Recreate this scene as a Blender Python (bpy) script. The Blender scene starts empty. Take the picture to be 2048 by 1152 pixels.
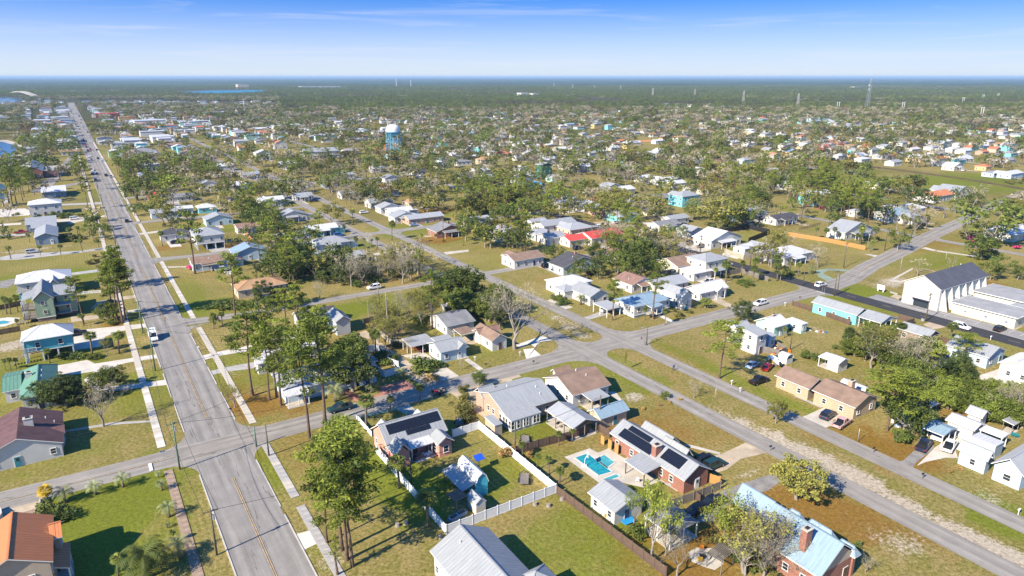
import bpy, bmesh, math, random
import numpy as np
from mathutils import Vector
R = math.radians
sc = bpy.context.scene
col = sc.collection
rng = random.Random(7)
nrg = np.random.default_rng(11)

# ------------------------------------------------------------------ camera, sky, sun, exposure
CAM_H = 70.0
FPX = 1366.0                       # focal length in pixels of a 2048 wide picture
PITCH = math.atan(423 / FPX)
SP, CP = math.sin(PITCH), math.cos(PITCH)
cd = bpy.data.cameras.new('camera'); cam = bpy.data.objects.new('camera', cd); col.objects.link(cam)
cam.location = (0, 0, CAM_H); cam.rotation_euler = (R(90) - PITCH, 0, 0)
cd.sensor_width = 36; cd.lens = 36 * FPX / 2048; cd.clip_start = 1; cd.clip_end = 90000
sc.camera = cam
SUN_AZ, SUN_EL = 227.0, 36.0       # compass style: 0 = +Y, clockwise
w = bpy.data.worlds.new('World'); sc.world = w; w.use_nodes = True
nt = w.node_tree; nt.nodes.clear()
def N(nt, t, **k):
    n = nt.nodes.new(t)
    for a, b in k.items(): setattr(n, a, b)
    return n
out = N(nt, 'ShaderNodeOutputWorld'); bg = N(nt, 'ShaderNodeBackground')
sky = N(nt, 'ShaderNodeTexSky', sky_type='NISHITA', sun_disc=False)
sky.sun_elevation = R(SUN_EL); sky.sun_rotation = R(SUN_AZ)
sky.altitude = 0; sky.air_density = 1.0; sky.dust_density = 0.6; sky.ozone_density = 4.0
tc = N(nt, 'ShaderNodeTexCoord'); sep = N(nt, 'ShaderNodeSeparateXYZ'); cmb = N(nt, 'ShaderNodeCombineXYZ')
nt.links.new(tc.outputs['Generated'], sep.inputs[0])
# the clear blue begins low over the horizon on this crisp day: lift the sky's elevation
mz = N(nt, 'ShaderNodeMath', operation='MULTIPLY'); mz.inputs[1].default_value = 4.0
mx = N(nt, 'ShaderNodeMath', operation='MAXIMUM'); mx.inputs[1].default_value = 0.0
nt.links.new(sep.outputs[2], mx.inputs[0]); nt.links.new(mx.outputs[0], mz.inputs[0])
ad = N(nt, 'ShaderNodeMath', operation='ADD'); ad.inputs[1].default_value = 0.16
nt.links.new(mz.outputs[0], ad.inputs[0])
nt.links.new(sep.outputs[0], cmb.inputs[0]); nt.links.new(sep.outputs[1], cmb.inputs[1]); nt.links.new(ad.outputs[0], cmb.inputs[2])
nrm = N(nt, 'ShaderNodeVectorMath', operation='NORMALIZE'); nt.links.new(cmb.outputs[0], nrm.inputs[0]); nt.links.new(nrm.outputs[0], sky.inputs[0])
# thin high cirrus streaks, the same all round the sky
mp = N(nt, 'ShaderNodeMapping'); mp.inputs['Scale'].default_value = (1.6, 1.6, 30); mp.inputs['Rotation'].default_value = (R(1.0), R(-1.2), 0)
nt.links.new(tc.outputs['Generated'], mp.inputs[0])
cn = N(nt, 'ShaderNodeTexNoise'); cn.inputs['Scale'].default_value = 2.3; cn.inputs['Detail'].default_value = 9; cn.inputs['Roughness'].default_value = .58; cn.inputs['Distortion'].default_value = .6
nt.links.new(mp.outputs[0], cn.inputs[0])
cr = N(nt, 'ShaderNodeValToRGB'); cr.color_ramp.elements[0].position = .52; cr.color_ramp.elements[1].position = .8
cr.color_ramp.elements[1].color = (.42, .42, .42, 1)
nt.links.new(cn.outputs[0], cr.inputs[0])
mixc = N(nt, 'ShaderNodeMix', data_type='RGBA'); mixc.inputs[7].default_value = (3.1, 3.2, 3.3, 1)
tint = N(nt, 'ShaderNodeVectorMath', operation='MULTIPLY'); tint.inputs[1].default_value = (.135, .66, 1.12); nt.links.new(sky.outputs[0], tint.inputs[0])
hf = N(nt, 'ShaderNodeMapRange', interpolation_type='SMOOTHSTEP'); hf.inputs[1].default_value = -.012; hf.inputs[2].default_value = .125; nt.links.new(mx.outputs[0], hf.inputs[0])
hmix = N(nt, 'ShaderNodeMix', data_type='RGBA'); hmix.inputs[6].default_value = (2.75, 3.0, 3.2, 1); nt.links.new(hf.outputs[0], hmix.inputs[0]); nt.links.new(tint.outputs[0], hmix.inputs[7])   # pale air near the horizon
zf_ = N(nt, 'ShaderNodeMapRange'); zf_.inputs[1].default_value = .1; zf_.inputs[2].default_value = .75; zf_.inputs[3].default_value = 1; zf_.inputs[4].default_value = .95; nt.links.new(mx.outputs[0], zf_.inputs[0])   # deeper towards the zenith
zs_ = N(nt, 'ShaderNodeVectorMath', operation='SCALE'); nt.links.new(hmix.outputs[2], zs_.inputs[0]); nt.links.new(zf_.outputs[0], zs_.inputs['Scale'])
nt.links.new(cr.outputs[0], mixc.inputs[0]); nt.links.new(zs_.outputs[0], mixc.inputs[6])
nt.links.new(mixc.outputs[2], bg.inputs[0]); bg.inputs[1].default_value = 0.15
nt.links.new(bg.outputs[0], out.inputs[0])
sd = bpy.data.lights.new('sun', 'SUN'); sun = bpy.data.objects.new('sun', sd); col.objects.link(sun)
sd.energy = 5.0; sd.angle = R(.5); sd.color = (1, .90, .74)
sun.rotation_euler = (R(90 - SUN_EL), 0, R(180 - SUN_AZ))
sun.location = (-60, -60, 200)
sc.view_settings.view_transform = 'Standard'; sc.view_settings.look = 'None'
sc.view_settings.gamma = 1; sc.view_settings.exposure = 0.9; sc.view_settings.use_curve_mapping = False
sc.cycles.max_bounces = 4; sc.cycles.diffuse_bounces = 1; sc.cycles.glossy_bounces = 2; sc.cycles.transmission_bounces = 3
sc.cycles.transparent_max_bounces = 6; sc.cycles.volume_bounces = 0; sc.cycles.caustics_reflective = False; sc.cycles.caustics_refractive = False
sc.cycles.sample_clamp_indirect = 4

# ------------------------------------------------------------------ where things stand: pixel of the survey photo -> ground point
HAZE = 6.5e-5
AZ = math.atan2(112 - 1024, FPX / CP)      # the street grid runs along this azimuth
E1 = (math.sin(AZ), math.cos(AZ)); E2 = (math.cos(AZ), -math.sin(AZ)); GR = -AZ
def G(x, y, z=0):
    u = (x - 1024) / FPX; v = (y - 576) / FPX; t = (CAM_H - z) / (SP + v * CP)
    return (u * t, t * (CP - v * SP))
def st(p): return (p[0] * E1[0] + p[1] * E1[1], p[0] * E2[0] + p[1] * E2[1])
def ST(x, y, z=0): return st(G(x, y, z))
def W(s, t): return (s * E1[0] + t * E2[0], s * E1[1] + t * E2[1])
def HT(x, y, yt):
    Y = G(x, y)[1]; v = (yt - 576) / FPX
    return CAM_H - Y * (SP + v * CP) / (CP - v * SP)

# ------------------------------------------------------------------ mesh helpers
class MB:
    def __init__(s): s.v = []; s.f = []; s.m = []; s.uv = []
    def face(s, pts, m=0, uv=None):
        i = len(s.v); s.v += [tuple(p) for p in pts]; s.f.append(tuple(range(i, i + len(pts)))); s.m.append(m)
        s.uv.append(uv if uv else [(p[0], p[1]) for p in pts]); return s
    def box(s, c, d, m=0, rz=0, taper=1.0):
        hx, hy, hz = d[0] / 2, d[1] / 2, d[2] / 2; ca, sa = math.cos(rz), math.sin(rz)
        def P(x, y, z):
            k = taper if z > 0 else 1
            x *= k; y *= k
            return (c[0] + x * ca - y * sa, c[1] + x * sa + y * ca, c[2] + z)
        q = [P(x, y, z) for z in (-hz, hz) for x, y in ((-hx, -hy), (hx, -hy), (hx, hy), (-hx, hy))]
        i = len(s.v); s.v += q
        for f in ((3, 2, 1, 0), (4, 5, 6, 7), (0, 1, 5, 4), (1, 2, 6, 5), (2, 3, 7, 6), (3, 0, 4, 7)):
            s.f.append(tuple(i + k for k in f)); s.m.append(m)
            w_ = d[0] if f in ((0, 1, 5, 4), (2, 3, 7, 6)) else d[1]
            s.uv.append([(0, 0), (w_, 0), (w_, d[2]), (0, d[2])])
        return s
    def beam(s, a, b, wd, m=0, ht=None):
        a = Vector(a); b = Vector(b); d = (b - a); L = d.length
        if L < 1e-6: return s
        d.normalize(); up = Vector((0, 0, 1)) if abs(d.z) < .95 else Vector((1, 0, 0))
        x = d.cross(up).normalized() * wd / 2; y = x.cross(d).normalized() * (ht or wd) / 2
        q = [p + sx * x + sy * y for p in (a, b) for sx, sy in ((-1, -1), (1, -1), (1, 1), (-1, 1))]
        i = len(s.v); s.v += [tuple(p) for p in q]
        for f in ((3, 2, 1, 0), (4, 5, 6, 7), (0, 1, 5, 4), (1, 2, 6, 5), (2, 3, 7, 6), (3, 0, 4, 7)):
            s.f.append(tuple(i + k for k in f)); s.m.append(m); s.uv.append([(0, 0), (wd, 0), (wd, L), (0, L)])
        return s
    def tube(s, pts, rad, n=6, m=0, cap=True):
        i0 = len(s.v); K = len(pts); pts = [Vector(p) for p in pts]
        for k, p in enumerate(pts):
            d = (pts[min(k + 1, K - 1)] - pts[max(k - 1, 0)])
            d = d.normalized() if d.length > 1e-9 else Vector((0, 0, 1))
            up = Vector((1, 0, 0)) if abs(d.x) < .9 else Vector((0, 1, 0))
            x = d.cross(up).normalized(); y = d.cross(x)
            r = rad[k] if isinstance(rad, (list, tuple)) else rad
            for j in range(n):
                a = 2 * math.pi * j / n
                s.v.append(tuple(p + x * (r * math.cos(a)) + y * (r * math.sin(a))))
        for k in range(K - 1):
            for j in range(n):
                a = i0 + k * n + j; b = i0 + k * n + (j + 1) % n
                s.f.append((a, a + n, b + n, b)); s.m.append(m); s.uv.append([(0, 0)] * 4)
        if cap:
            s.f.append(tuple(i0 + j for j in range(n))); s.m.append(m); s.uv.append([(0, 0)] * n)
            s.f.append(tuple(i0 + (K - 1) * n + j for j in reversed(range(n)))); s.m.append(m); s.uv.append([(0, 0)] * n)
        return s
    def prism(s, poly, z0, z1, m=0, ms=None):
        n = len(poly)
        ar = sum(poly[i][0] * poly[(i + 1) % n][1] - poly[(i + 1) % n][0] * poly[i][1] for i in range(n))
        if ar < 0: poly = poly[::-1]
        s.face([(p[0], p[1], z1) for p in poly], m)
        for i in range(n):
            a, b = poly[i], poly[(i + 1) % n]; L = math.dist(a[:2], b[:2])
            s.face([(a[0], a[1], z0), (b[0], b[1], z0), (b[0], b[1], z1), (a[0], a[1], z1)], m if ms is None else ms, [(0, 0), (L, 0), (L, z1 - z0), (0, z1 - z0)])
        return s
    def mesh(s, name, mats):
        me = bpy.data.meshes.new(name); me.from_pydata(s.v, [], s.f)
        for mt in mats: me.materials.append(mt)
        if s.m and max(s.m) > 0: me.polygons.foreach_set('material_index', s.m)
        ul = me.uv_layers.new(name='UVMap'); fl = [c for u in s.uv for p in u for c in p[:2]]
        if len(fl) == 2 * len(me.loops): ul.data.foreach_set('uv', fl)
        me.update(); return me
    def build(s, name, mats, parent=None, smooth=False, loc=None):
        me = s.mesh(name, mats if isinstance(mats, (list, tuple)) else [mats])
        if smooth: me.polygons.foreach_set('use_smooth', [True] * len(me.polygons))
        return put(name, me, parent, loc)
def put(name, me, parent=None, loc=None, rz=0.0, scale=None):
    o = bpy.data.objects.new(name, me); col.objects.link(o)
    if parent: o.parent = parent
    if loc: o.location = loc
    if rz: o.rotation_euler = (0, 0, rz)
    if scale: o.scale = scale if isinstance(scale, (tuple, list)) else (scale,) * 3
    return o
def tag(o, label=None, cat=None, group=None, kind=None):
    if label: o['label'] = label
    if cat: o['category'] = cat
    if group: o['group'] = group
    if kind: o['kind'] = kind
    return o
def thing(name, label, cat, loc=(0, 0, 0), rz=0.0, group=None, scale=None):
    return tag(put(name, None, None, loc, rz, scale), label, cat, group)

# ------------------------------------------------------------------ materials
MATS = {}
def L(nt, a, b): nt.links.new(a, b)
def mat(name, c, rough=.8, metal=0, var=.18, scale=1.2, fine=14, bump=0, spec=.3, obj=True):
    if name in MATS: return MATS[name]
    m = bpy.data.materials.new(name); m.use_nodes = True; nt = m.node_tree; b = nt.nodes['Principled BSDF']
    b.inputs['Roughness'].default_value = rough; b.inputs['Metallic'].default_value = metal
    b.inputs['Specular IOR Level'].default_value = spec
    if var:
        tc = N(nt, 'ShaderNodeTexCoord'); n1 = N(nt, 'ShaderNodeTexNoise'); n2 = N(nt, 'ShaderNodeTexNoise')
        n1.inputs['Scale'].default_value = scale * .35; n1.inputs['Detail'].default_value = 5; n2.inputs['Scale'].default_value = fine; n2.inputs['Detail'].default_value = 3
        L(nt, tc.outputs['Object'], n1.inputs[0]); L(nt, tc.outputs['Object'], n2.inputs[0])
        ad = N(nt, 'ShaderNodeMath', operation='MULTIPLY_ADD'); ad.inputs[1].default_value = .45
        L(nt, n2.outputs[0], ad.inputs[0]); L(nt, n1.outputs[0], ad.inputs[2])
        mr = N(nt, 'ShaderNodeMapRange'); mr.inputs[1].default_value = .45; mr.inputs[2].default_value = 1.0
        mr.inputs[3].default_value = 1 - var * 1.4; mr.inputs[4].default_value = 1 + var
        L(nt, ad.outputs[0], mr.inputs[0])
        mu = N(nt, 'ShaderNodeVectorMath', operation='SCALE'); mu.inputs[0].default_value = c[:3]
        L(nt, mr.outputs[0], mu.inputs['Scale']); L(nt, mu.outputs[0], b.inputs['Base Color'])
        if bump:
            bp = N(nt, 'ShaderNodeBump'); bp.inputs['Strength'].default_value = bump; bp.inputs['Distance'].default_value = .05
            L(nt, n2.outputs[0], bp.inputs['Height']); L(nt, bp.outputs[0], b.inputs['Normal'])
    else: b.inputs['Base Color'].default_value = (*c[:3], 1)
    MATS[name] = m; return m
def metal_roof(name, c, rough=.42, metal=.25, dirt=.25, seam=.45):
    """ribbed sheet roof: ribs run up the slope (UV x counts metres along the eave), weather streaks along them"""
    if name in MATS: return MATS[name]
    m = bpy.data.materials.new(name); m.use_nodes = True; nt = m.node_tree; b = nt.nodes['Principled BSDF']
    b.inputs['Roughness'].default_value = rough; b.inputs['Metallic'].default_value = metal
    uv = N(nt, 'ShaderNodeUVMap'); mp = N(nt, 'ShaderNodeMapping'); L(nt, uv.outputs[0], mp.inputs[0])
    wv = N(nt, 'ShaderNodeTexWave', wave_profile='SAW'); wv.inputs['Scale'].default_value = 1 / seam / 2 / math.pi * math.pi * .32
    L(nt, mp.outputs[0], wv.inputs[0])
    rp = N(nt, 'ShaderNodeValToRGB'); rp.color_ramp.elements[0].position = .0; rp.color_ramp.elements[0].color = (1, 1, 1, 1)
    rp.color_ramp.elements[1].position = .14; rp.color_ramp.elements[1].color = (0, 0, 0, 1); L(nt, wv.outputs[0], rp.inputs[0])
    mp2 = N(nt, 'ShaderNodeMapping'); mp2.inputs['Scale'].default_value = (1.3, .22, 1); L(nt, uv.outputs[0], mp2.inputs[0])
    n1 = N(nt, 'ShaderNodeTexNoise'); n1.inputs['Scale'].default_value = 1.4; n1.inputs['Detail'].default_value = 6; n1.inputs['Roughness'].default_value = .65
    L(nt, mp2.outputs[0], n1.inputs[0])
    mr = N(nt, 'ShaderNodeMapRange'); mr.inputs[1].default_value = .3; mr.inputs[2].default_value = .75; mr.inputs[3].default_value = 1 - dirt; mr.inputs[4].default_value = 1.12
    L(nt, n1.outputs[0], mr.inputs[0])
    mk = N(nt, 'ShaderNodeMath', operation='MULTIPLY_ADD'); mk.inputs[1].default_value = -.09; L(nt, rp.outputs[0], mk.inputs[0]); L(nt, mr.outputs[0], mk.inputs[2])
    mu = N(nt, 'ShaderNodeVectorMath', operation='SCALE'); mu.inputs[0].default_value = c; L(nt, mk.outputs[0], mu.inputs['Scale']); L(nt, mu.outputs[0], b.inputs['Base Color'])
    bp = N(nt, 'ShaderNodeBump'); bp.inputs['Strength'].default_value = .35; bp.inputs['Distance'].default_value = .04; L(nt, rp.outputs[0], bp.inputs['Height']); L(nt, bp.outputs[0], b.inputs['Normal'])
    MATS[name] = m; return m
def siding(name, c, step=.22, vert=False):
    """lapped or board siding: fine shadow lines by height (or along the wall)"""
    if name in MATS: return MATS[name]
    m = mat(name, c, .7, 0, .08, .8, 6); nt = m.node_tree; b = nt.nodes['Principled BSDF']
    uv = N(nt, 'ShaderNodeUVMap'); sx = N(nt, 'ShaderNodeSeparateXYZ'); L(nt, uv.outputs[0], sx.inputs[0])
    md = N(nt, 'ShaderNodeMath', operation='FRACT'); ml = N(nt, 'ShaderNodeMath', operation='MULTIPLY'); ml.inputs[1].default_value = 1 / step
    L(nt, sx.outputs[0 if vert else 1], ml.inputs[0]); L(nt, ml.outputs[0], md.inputs[0])
    bp = N(nt, 'ShaderNodeBump'); bp.inputs['Strength'].default_value = .5; bp.inputs['Distance'].default_value = .03
    L(nt, md.outputs[0], bp.inputs['Height']); L(nt, bp.outputs[0], b.inputs['Normal']); return m
def brick(name, c, mortar=(.42, .38, .33)):
    if name in MATS: return MATS[name]
    m = bpy.data.materials.new(name); m.use_nodes = True; nt = m.node_tree; b = nt.nodes['Principled BSDF']; b.inputs['Roughness'].default_value = .9
    uv = N(nt, 'ShaderNodeUVMap'); t = N(nt, 'ShaderNodeTexBrick'); t.inputs['Scale'].default_value = 3.2
    t.inputs['Color1'].default_value = (*c, 1); t.inputs['Color2'].default_value = (c[0] * .62, c[1] * .6, c[2] * .6, 1); t.inputs['Mortar'].default_value = (*mortar, 1)
    t.inputs['Mortar Size'].default_value = .012; L(nt, uv.outputs[0], t.inputs[0]); L(nt, t.outputs[0], b.inputs['Base Color'])
    MATS[name] = m; return m
WALL = dict(white=siding('white_siding', (.64, .62, .58)), cream=siding('cream_siding', (.72, .66, .52)), beige=mat('beige_stucco', (.48, .39, .30), .9, var=.1, bump=.2),
    teal=siding('teal_siding', (.10, .40, .47)), aqua=siding('aqua_siding', (.22, .62, .66)), turq=siding('turquoise_boards', (.10, .55, .60), .3, True), green=siding('sage_siding', (.33, .43, .30)), board=siding('sage_boards', (.30, .40, .27), .4, True),
    mint=siding('mint_siding', (.42, .66, .58)), blue=siding('pale_blue_siding', (.48, .60, .68)), grey=siding('grey_siding', (.50, .52, .53)), bluegrey=siding('slate_blue_siding', (.24, .31, .38)),
    coral=mat('coral_stucco', (.70, .31, .24), .85, var=.1), peach=brick('peach_brick', (.62, .38, .27), (.6, .5, .42)), brick=brick('red_brick', (.36, .13, .08)), brown=brick('brown_brick', (.30, .19, .13)),
    yellow=brick('yellow_brick', (.55, .42, .27), (.55, .46, .34)), wood=siding('weathered_boards', (.12, .09, .07), .2, True), tan=siding('tan_siding', (.55, .45, .33)), darkgreen=siding('dark_green_boards', (.05, .15, .10)), red=siding('dark_red_boards', (.30, .07, .05)), ochre=mat('ochre_stucco', (.62, .45, .20), .9))
ROOF = dict(silver=metal_roof('galvanised_roof', (.36, .37, .375), .5, .04, .2), white=metal_roof('white_metal_roof', (.60, .60, .60), .45, .0, .15), grey=metal_roof('grey_metal_roof', (.40, .41, .42), .5, .04, .2), blue=metal_roof('pale_blue_metal_roof', (.29, .40, .47), .45, .1, .2),
    green=metal_roof('green_metal_roof', (.15, .30, .21), .5, 0, .25), orange=metal_roof('orange_metal_roof', (.60, .22, .08), .5, 0, .12, .3), red=metal_roof('red_metal_roof', (.62, .08, .06), .5, 0, .15), azure=metal_roof('bright_blue_metal_roof', (.05, .33, .60), .45, 0, .15), rust=metal_roof('rusty_metal_roof', (.34, .2, .15), .7, 0, .5),
    maroon=mat('maroon_shingle', (.135, .075, .075), .9, var=.22, scale=2, fine=9, bump=.5), brown=mat('brown_shingle', (.26, .175, .13), .9, var=.2, scale=1.5, fine=9, bump=.5), dark=mat('dark_shingle', (.075, .075, .085), .88, var=.22, scale=1.5, fine=9, bump=.5),
    tan=mat('tan_shingle', (.40, .24, .13), .9, var=.2, fine=9, bump=.4), shingle=mat('grey_shingle', (.22, .22, .23), .9, var=.22, fine=9, bump=.5), gravel=mat('grey_gravel_roof', (.33, .33, .33), .95, var=.18, fine=9), navy=mat('slate_grey_shingle', (.085, .09, .115), .9, var=.16, fine=9, bump=.4), tile=mat('clay_roof', (.50, .17, .08), .8, var=.2, fine=7, bump=.4))
TRIM = mat('white_trim', (.80, .79, .76), .6, var=.05); GLASS = mat('window_glass', (.03, .04, .05), .08, var=0, spec=.6)
WOODP = mat('brown_fence_wood', (.15, .10, .075), .9, var=.3, scale=2, fine=8, bump=.3); VINYL = mat('white_vinyl', (.82, .82, .81), .45, var=.05)
OWOOD = mat('fresh_orange_wood', (.55, .27, .09), .8, var=.15, fine=8); GWOOD = mat('grey_weathered_wood', (.24, .21, .18), .9, var=.3, fine=8)
CONC = mat('pale_concrete', (.52, .47, .39), .9, var=.18, scale=1.2, fine=4); CONCB = mat('stained_brown_concrete', (.34, .25, .18), .9, var=.28, scale=2, fine=5); CONCW = mat('bright_new_concrete', (.62, .58, .51), .9, var=.08)
CONCG = mat('grey_concrete', (.40, .38, .35), .9, var=.2, scale=1.5, fine=4); SHELL = mat('white_shell_drive', (.58, .53, .46), .95, var=.16, scale=1.2, fine=5); SANDM = mat('sandy_drive', (.46, .37, .26), .95, var=.25, scale=1.2, fine=4)
BRICKP = mat('red_brick_pavers', (.42, .19, .14), .9, var=.28, scale=2, fine=8); ASPHD = mat('worn_drive_asphalt', (.26, .24, .22), .9, var=.25, scale=1.6, fine=3)
DARKM = mat('dark_metal', (.03, .03, .035), .5, var=.1); STEEL = mat('galvanised_steel', (.45, .47, .48), .45, .4, var=.1); POLE = mat('weathered_pole_wood', (.14, .12, .09), .9, var=.2, fine=10); POLEG = mat('green_painted_pole', (.12, .20, .14), .6, var=.1)
PANEL = mat('solar_panel_black', (.012, .014, .022), .22, var=0, spec=.5)
WHITE = mat('white_paint', (.80, .80, .78), .5, var=.04); YELLOW = mat('yellow_road_paint', (.52, .37, .19), .8, var=.3, scale=3, fine=7); RPAINT = mat('white_road_paint', (.70, .69, .66), .8, var=.2, scale=3, fine=7)
# ------------------------------------------------------------------ ground sheet: one piece to the horizon, colour of the turf varies lot by lot
def axis(a, b, fine, lo, hi):
    x = list(np.arange(a, b + fine, fine)); st_ = fine
    up = [x[-1]]; dn = [x[0]]
    while up[-1] < hi: st_ *= 1.16; up.append(up[-1] + st_)
    st_ = fine
    while dn[-1] > lo: st_ *= 1.16; dn.append(dn[-1] - st_)
    return np.array(sorted(set(dn + x + up)))
gx = axis(-230, 300, 1.6, -60000, 60000); gy = axis(60, 430, 1.6, -3000, 70000)
XX, YY = np.meshgrid(gx, gy); nv = XX.size
def vnoise(x, y, k, seed):
    """cheap smooth value noise"""
    r = np.random.default_rng(seed).random((256, 256)); x = x / k; y = y / k
    xi = np.floor(x).astype(int); yi = np.floor(y).astype(int); fx = x - xi; fy = y - yi; fx = fx * fx * (3 - 2 * fx); fy = fy * fy * (3 - 2 * fy)
    g = lambda a, b: r[a % 256, b % 256]
    return (g(xi, yi) * (1 - fx) + g(xi + 1, yi) * fx) * (1 - fy) + (g(xi, yi + 1) * (1 - fx) + g(xi + 1, yi + 1) * fx) * fy
a_green = np.zeros(nv); a_sand = np.zeros(nv); a_rust = np.zeros(nv); X1 = XX.ravel(); Y1 = YY.ravel()
S1 = X1 * E1[0] + Y1 * E1[1]; T1 = X1 * E2[0] + Y1 * E2[1]
lot = vnoise(np.floor(S1 / 26) * 53.7, np.floor(T1 / 38) * 91.3, 31, 3)
a_green += np.clip((lot - .45) * 1.5, 0, .6) * (Y1 > 100) + .25 * (vnoise(X1, Y1, 23, 5) - .4)
lot2 = vnoise(np.floor(S1 / 26) * 37.1, np.floor(T1 / 38) * 71.9, 29, 12); a_rust += .6 * np.clip(lot2 - .55, 0, 1) * (Y1 > 90); a_sand += .5 * np.clip(.35 - lot2, 0, 1)
a_rust += .55 * np.clip(vnoise(X1, Y1, 34, 8) - .45, 0, 1)
a_sand += .5 * np.clip(vnoise(X1, Y1, 15, 9) - .72, 0, 1) * 2
def blob(arr, x, y, rx, ry, amt):
    """a soft patch of turf or bare soil, given by its middle and its half sizes along the two street directions (m)"""
    s0, t0 = ST(x, y); d = ((S1 - s0) / ry) ** 2 + ((T1 - t0) / rx) ** 2
    d *= .15 + 1.0 * vnoise(X1, Y1, 4.5, 21) + .9 * vnoise(X1, Y1, 1.9, 22)
    arr += amt * np.exp(-np.maximum(d - .3, 0) * 1.8) * (d < 6)
def blobp(arr, p, amt, soft=1.5):
    """a whole lot given by its corners"""
    q = [G(*a) for a in p]; inside = np.zeros(nv, bool); n = len(q)
    for i in range(n):
        (xa, ya), (xb, yb) = q[i], q[(i + 1) % n]
        c = ((ya > Y1) != (yb > Y1)) & (X1 < (xb - xa) * (Y1 - ya) / ((yb - ya) if abs(yb - ya) > 1e-9 else 1e-9) + xa)
        inside ^= c
    arr += amt * inside
for x, y, rx, ry, k in [(820, 960, 5, 12, .9), (760, 960, 5, 14, .8), (980, 950, 9, 9, .45), (1075, 850, 7, 6, 1.3), (1300, 960, 5, 5, .7), (640, 1100, 5, 8, .5), (60, 925, 20, 8, .5), (320, 1000, 6, 20, .35), (160, 1110, 12, 18, .9), (200, 1000, 16, 10, .6),
                        (2010, 1040, 6, 6, 1.5), (1420, 850, 3, 60, .25), (1450, 745, 3, 40, .7), (1650, 850, 3, 40, .4), (1160, 1090, 20, 14, .75), (850, 1010, 6, 8, .6), (1010, 930, 8, 8, .3), (1090, 905, 6, 5, .4), (690, 625, 10, 8, .9), (960, 600, 10, 10, .4), (800, 600, 25, 12, .6), (150, 550, 16, 8, .8),
                        (620, 480, 12, 8, .7), (720, 490, 10, 10, .7), (1340, 560, 10, 8, .9), (960, 700, 12, 10, .35), (540, 940, 3, 12, .6), (1700, 350, 30, 30, .5), (1900, 360, 70, 30, .75), (1980, 375, 50, 30, .7), (1640, 330, 30, 30, .8), (1280, 300, 20, 20, .5), (1500, 300, 60, 20, .6), (850, 870, 6, 6, .7), (1720, 590, 14, 12, .5), (1880, 520, 25, 12, .5), (380, 580, 6, 30, .5), (30, 560, 20, 10, .4)]: blob(a_green, x, y, rx, ry, k)
for x, y, rx, ry, k in [(1300, 770, 3, 8, 0.56), (1240, 740, 2.6, 6, 0.50), (1450, 830, 2.2, 8, 0.50), (1530, 870, 3.2, 12, 0.68), (1640, 920, 3, 12, 0.74), (1700, 945, 3, 10, 0.62), (1770, 985, 3, 9, 0.68), (1850, 1035, 3, 12, 0.43), (1980, 1090, 3.4, 12, 0.74), (2040, 1120, 3, 9, 0.68),
                        (1140, 650, 4, 9, .7), (1160, 670, 3, 6, .9), (1100, 628, 3, 7, .5), (1760, 1070, 4, 7, .4), (1800, 1100, 4, 6, .42), (1830, 1080, 3, 5, .4), (1960, 990, 5, 4, .4), (2010, 1005, 5, 4, .35), (1540, 990, 5, 4, .3), (1268, 795, 3.5, 3, 1.1), (1620, 660, 5, 6, .5), (1600, 690, 5, 5, .4), (1380, 960, 4, 3, .4), (1500, 945, 5, 1.2, .8),
                        (20, 690, 5, 4, .9), (10, 700, 8, 3, .7), (60, 500, 14, 5, .8), (1990, 420, 20, 14, .5), (1770, 565, 10, 6, .7), (1800, 560, 14, 5, .5), (700, 590, 4, 3, .4), (460, 740, 4, 5, .7), (980, 800, 8, 10, .9), (1000, 820, 6, 8, .7), (600, 1130, 3, 4, .5), (680, 1120, 3, 5, .5), (860, 720, 3, 10, .5), (1880, 730, 8, 6, .9), (1750, 640, 5, 3, .6), (1990, 750, 20, 9, .4), (450, 1010, 1.2, 60, .25)]: blob(a_sand, x, y, rx, ry, k)
for x, y, rx, ry, k in [(1620, 1010, 8, 8, .9), (1700, 1060, 10, 8, .6), (1790, 900, 8, 7, .8), (1850, 930, 6, 6, .8), (1680, 870, 10, 6, .6), (880, 420, 15, 8, .9), (880, 480, 12, 8, 1.0), (1330, 870, 12, 10, .5), (330, 495, 8, 8, .8), (420, 480, 8, 4, .9), (470, 500, 8, 4, .8), (480, 800, 5, 14, .6), (560, 800, 14, 8, .7), (740, 660, 14, 10, .6), (1460, 1060, 10, 6, .8), (1420, 1110, 8, 8, .8), (1300, 1120, 8, 8, .5),
                        (830, 690, 8, 8, .6), (1250, 860, 6, 6, .5), (1930, 570, 20, 10, .9), (1700, 1000, 4, 60, .3), (1920, 840, 10, 6, .7), (640, 500, 12, 8, .4), (1100, 560, 10, 8, .5), (230, 650, 4, 10, .9), (240, 690, 5, 5, .6), (1560, 450, 20, 8, .4), (1880, 490, 20, 10, .4), (600, 900, 8, 14, .3)]: blob(a_rust, x, y, rx, ry, k)
# scrubby dark woodland floor under the distant trees
dist = np.hypot(X1, Y1); a_wood = np.clip((dist - 620) / 700, 0, 1) * .7 + np.clip((dist - 1300) / 300, 0, 1) * .8 + np.clip(vnoise(X1, Y1, 60, 31) - .5, 0, 1) * (dist > 260) * .9
me = bpy.data.meshes.new('ground'); ny, nx = XX.shape
V = np.stack([X1, Y1, np.zeros(nv)], 1)
ii = np.arange(nv).reshape(ny, nx); F = np.stack([ii[:-1, :-1], ii[:-1, 1:], ii[1:, 1:], ii[1:, :-1]], -1).reshape(-1, 4)
def mesh_np(me, V, F, k=4):
    me.vertices.add(len(V)); me.vertices.foreach_set('co', np.asarray(V, np.float32).ravel())
    me.loops.add(F.size); me.loops.foreach_set('vertex_index', np.asarray(F, np.int32).ravel())
    me.polygons.add(len(F)); me.polygons.foreach_set('loop_start', np.arange(0, F.size, k, dtype=np.int32)); me.update(calc_edges=True)
mesh_np(me, V, F)
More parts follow.
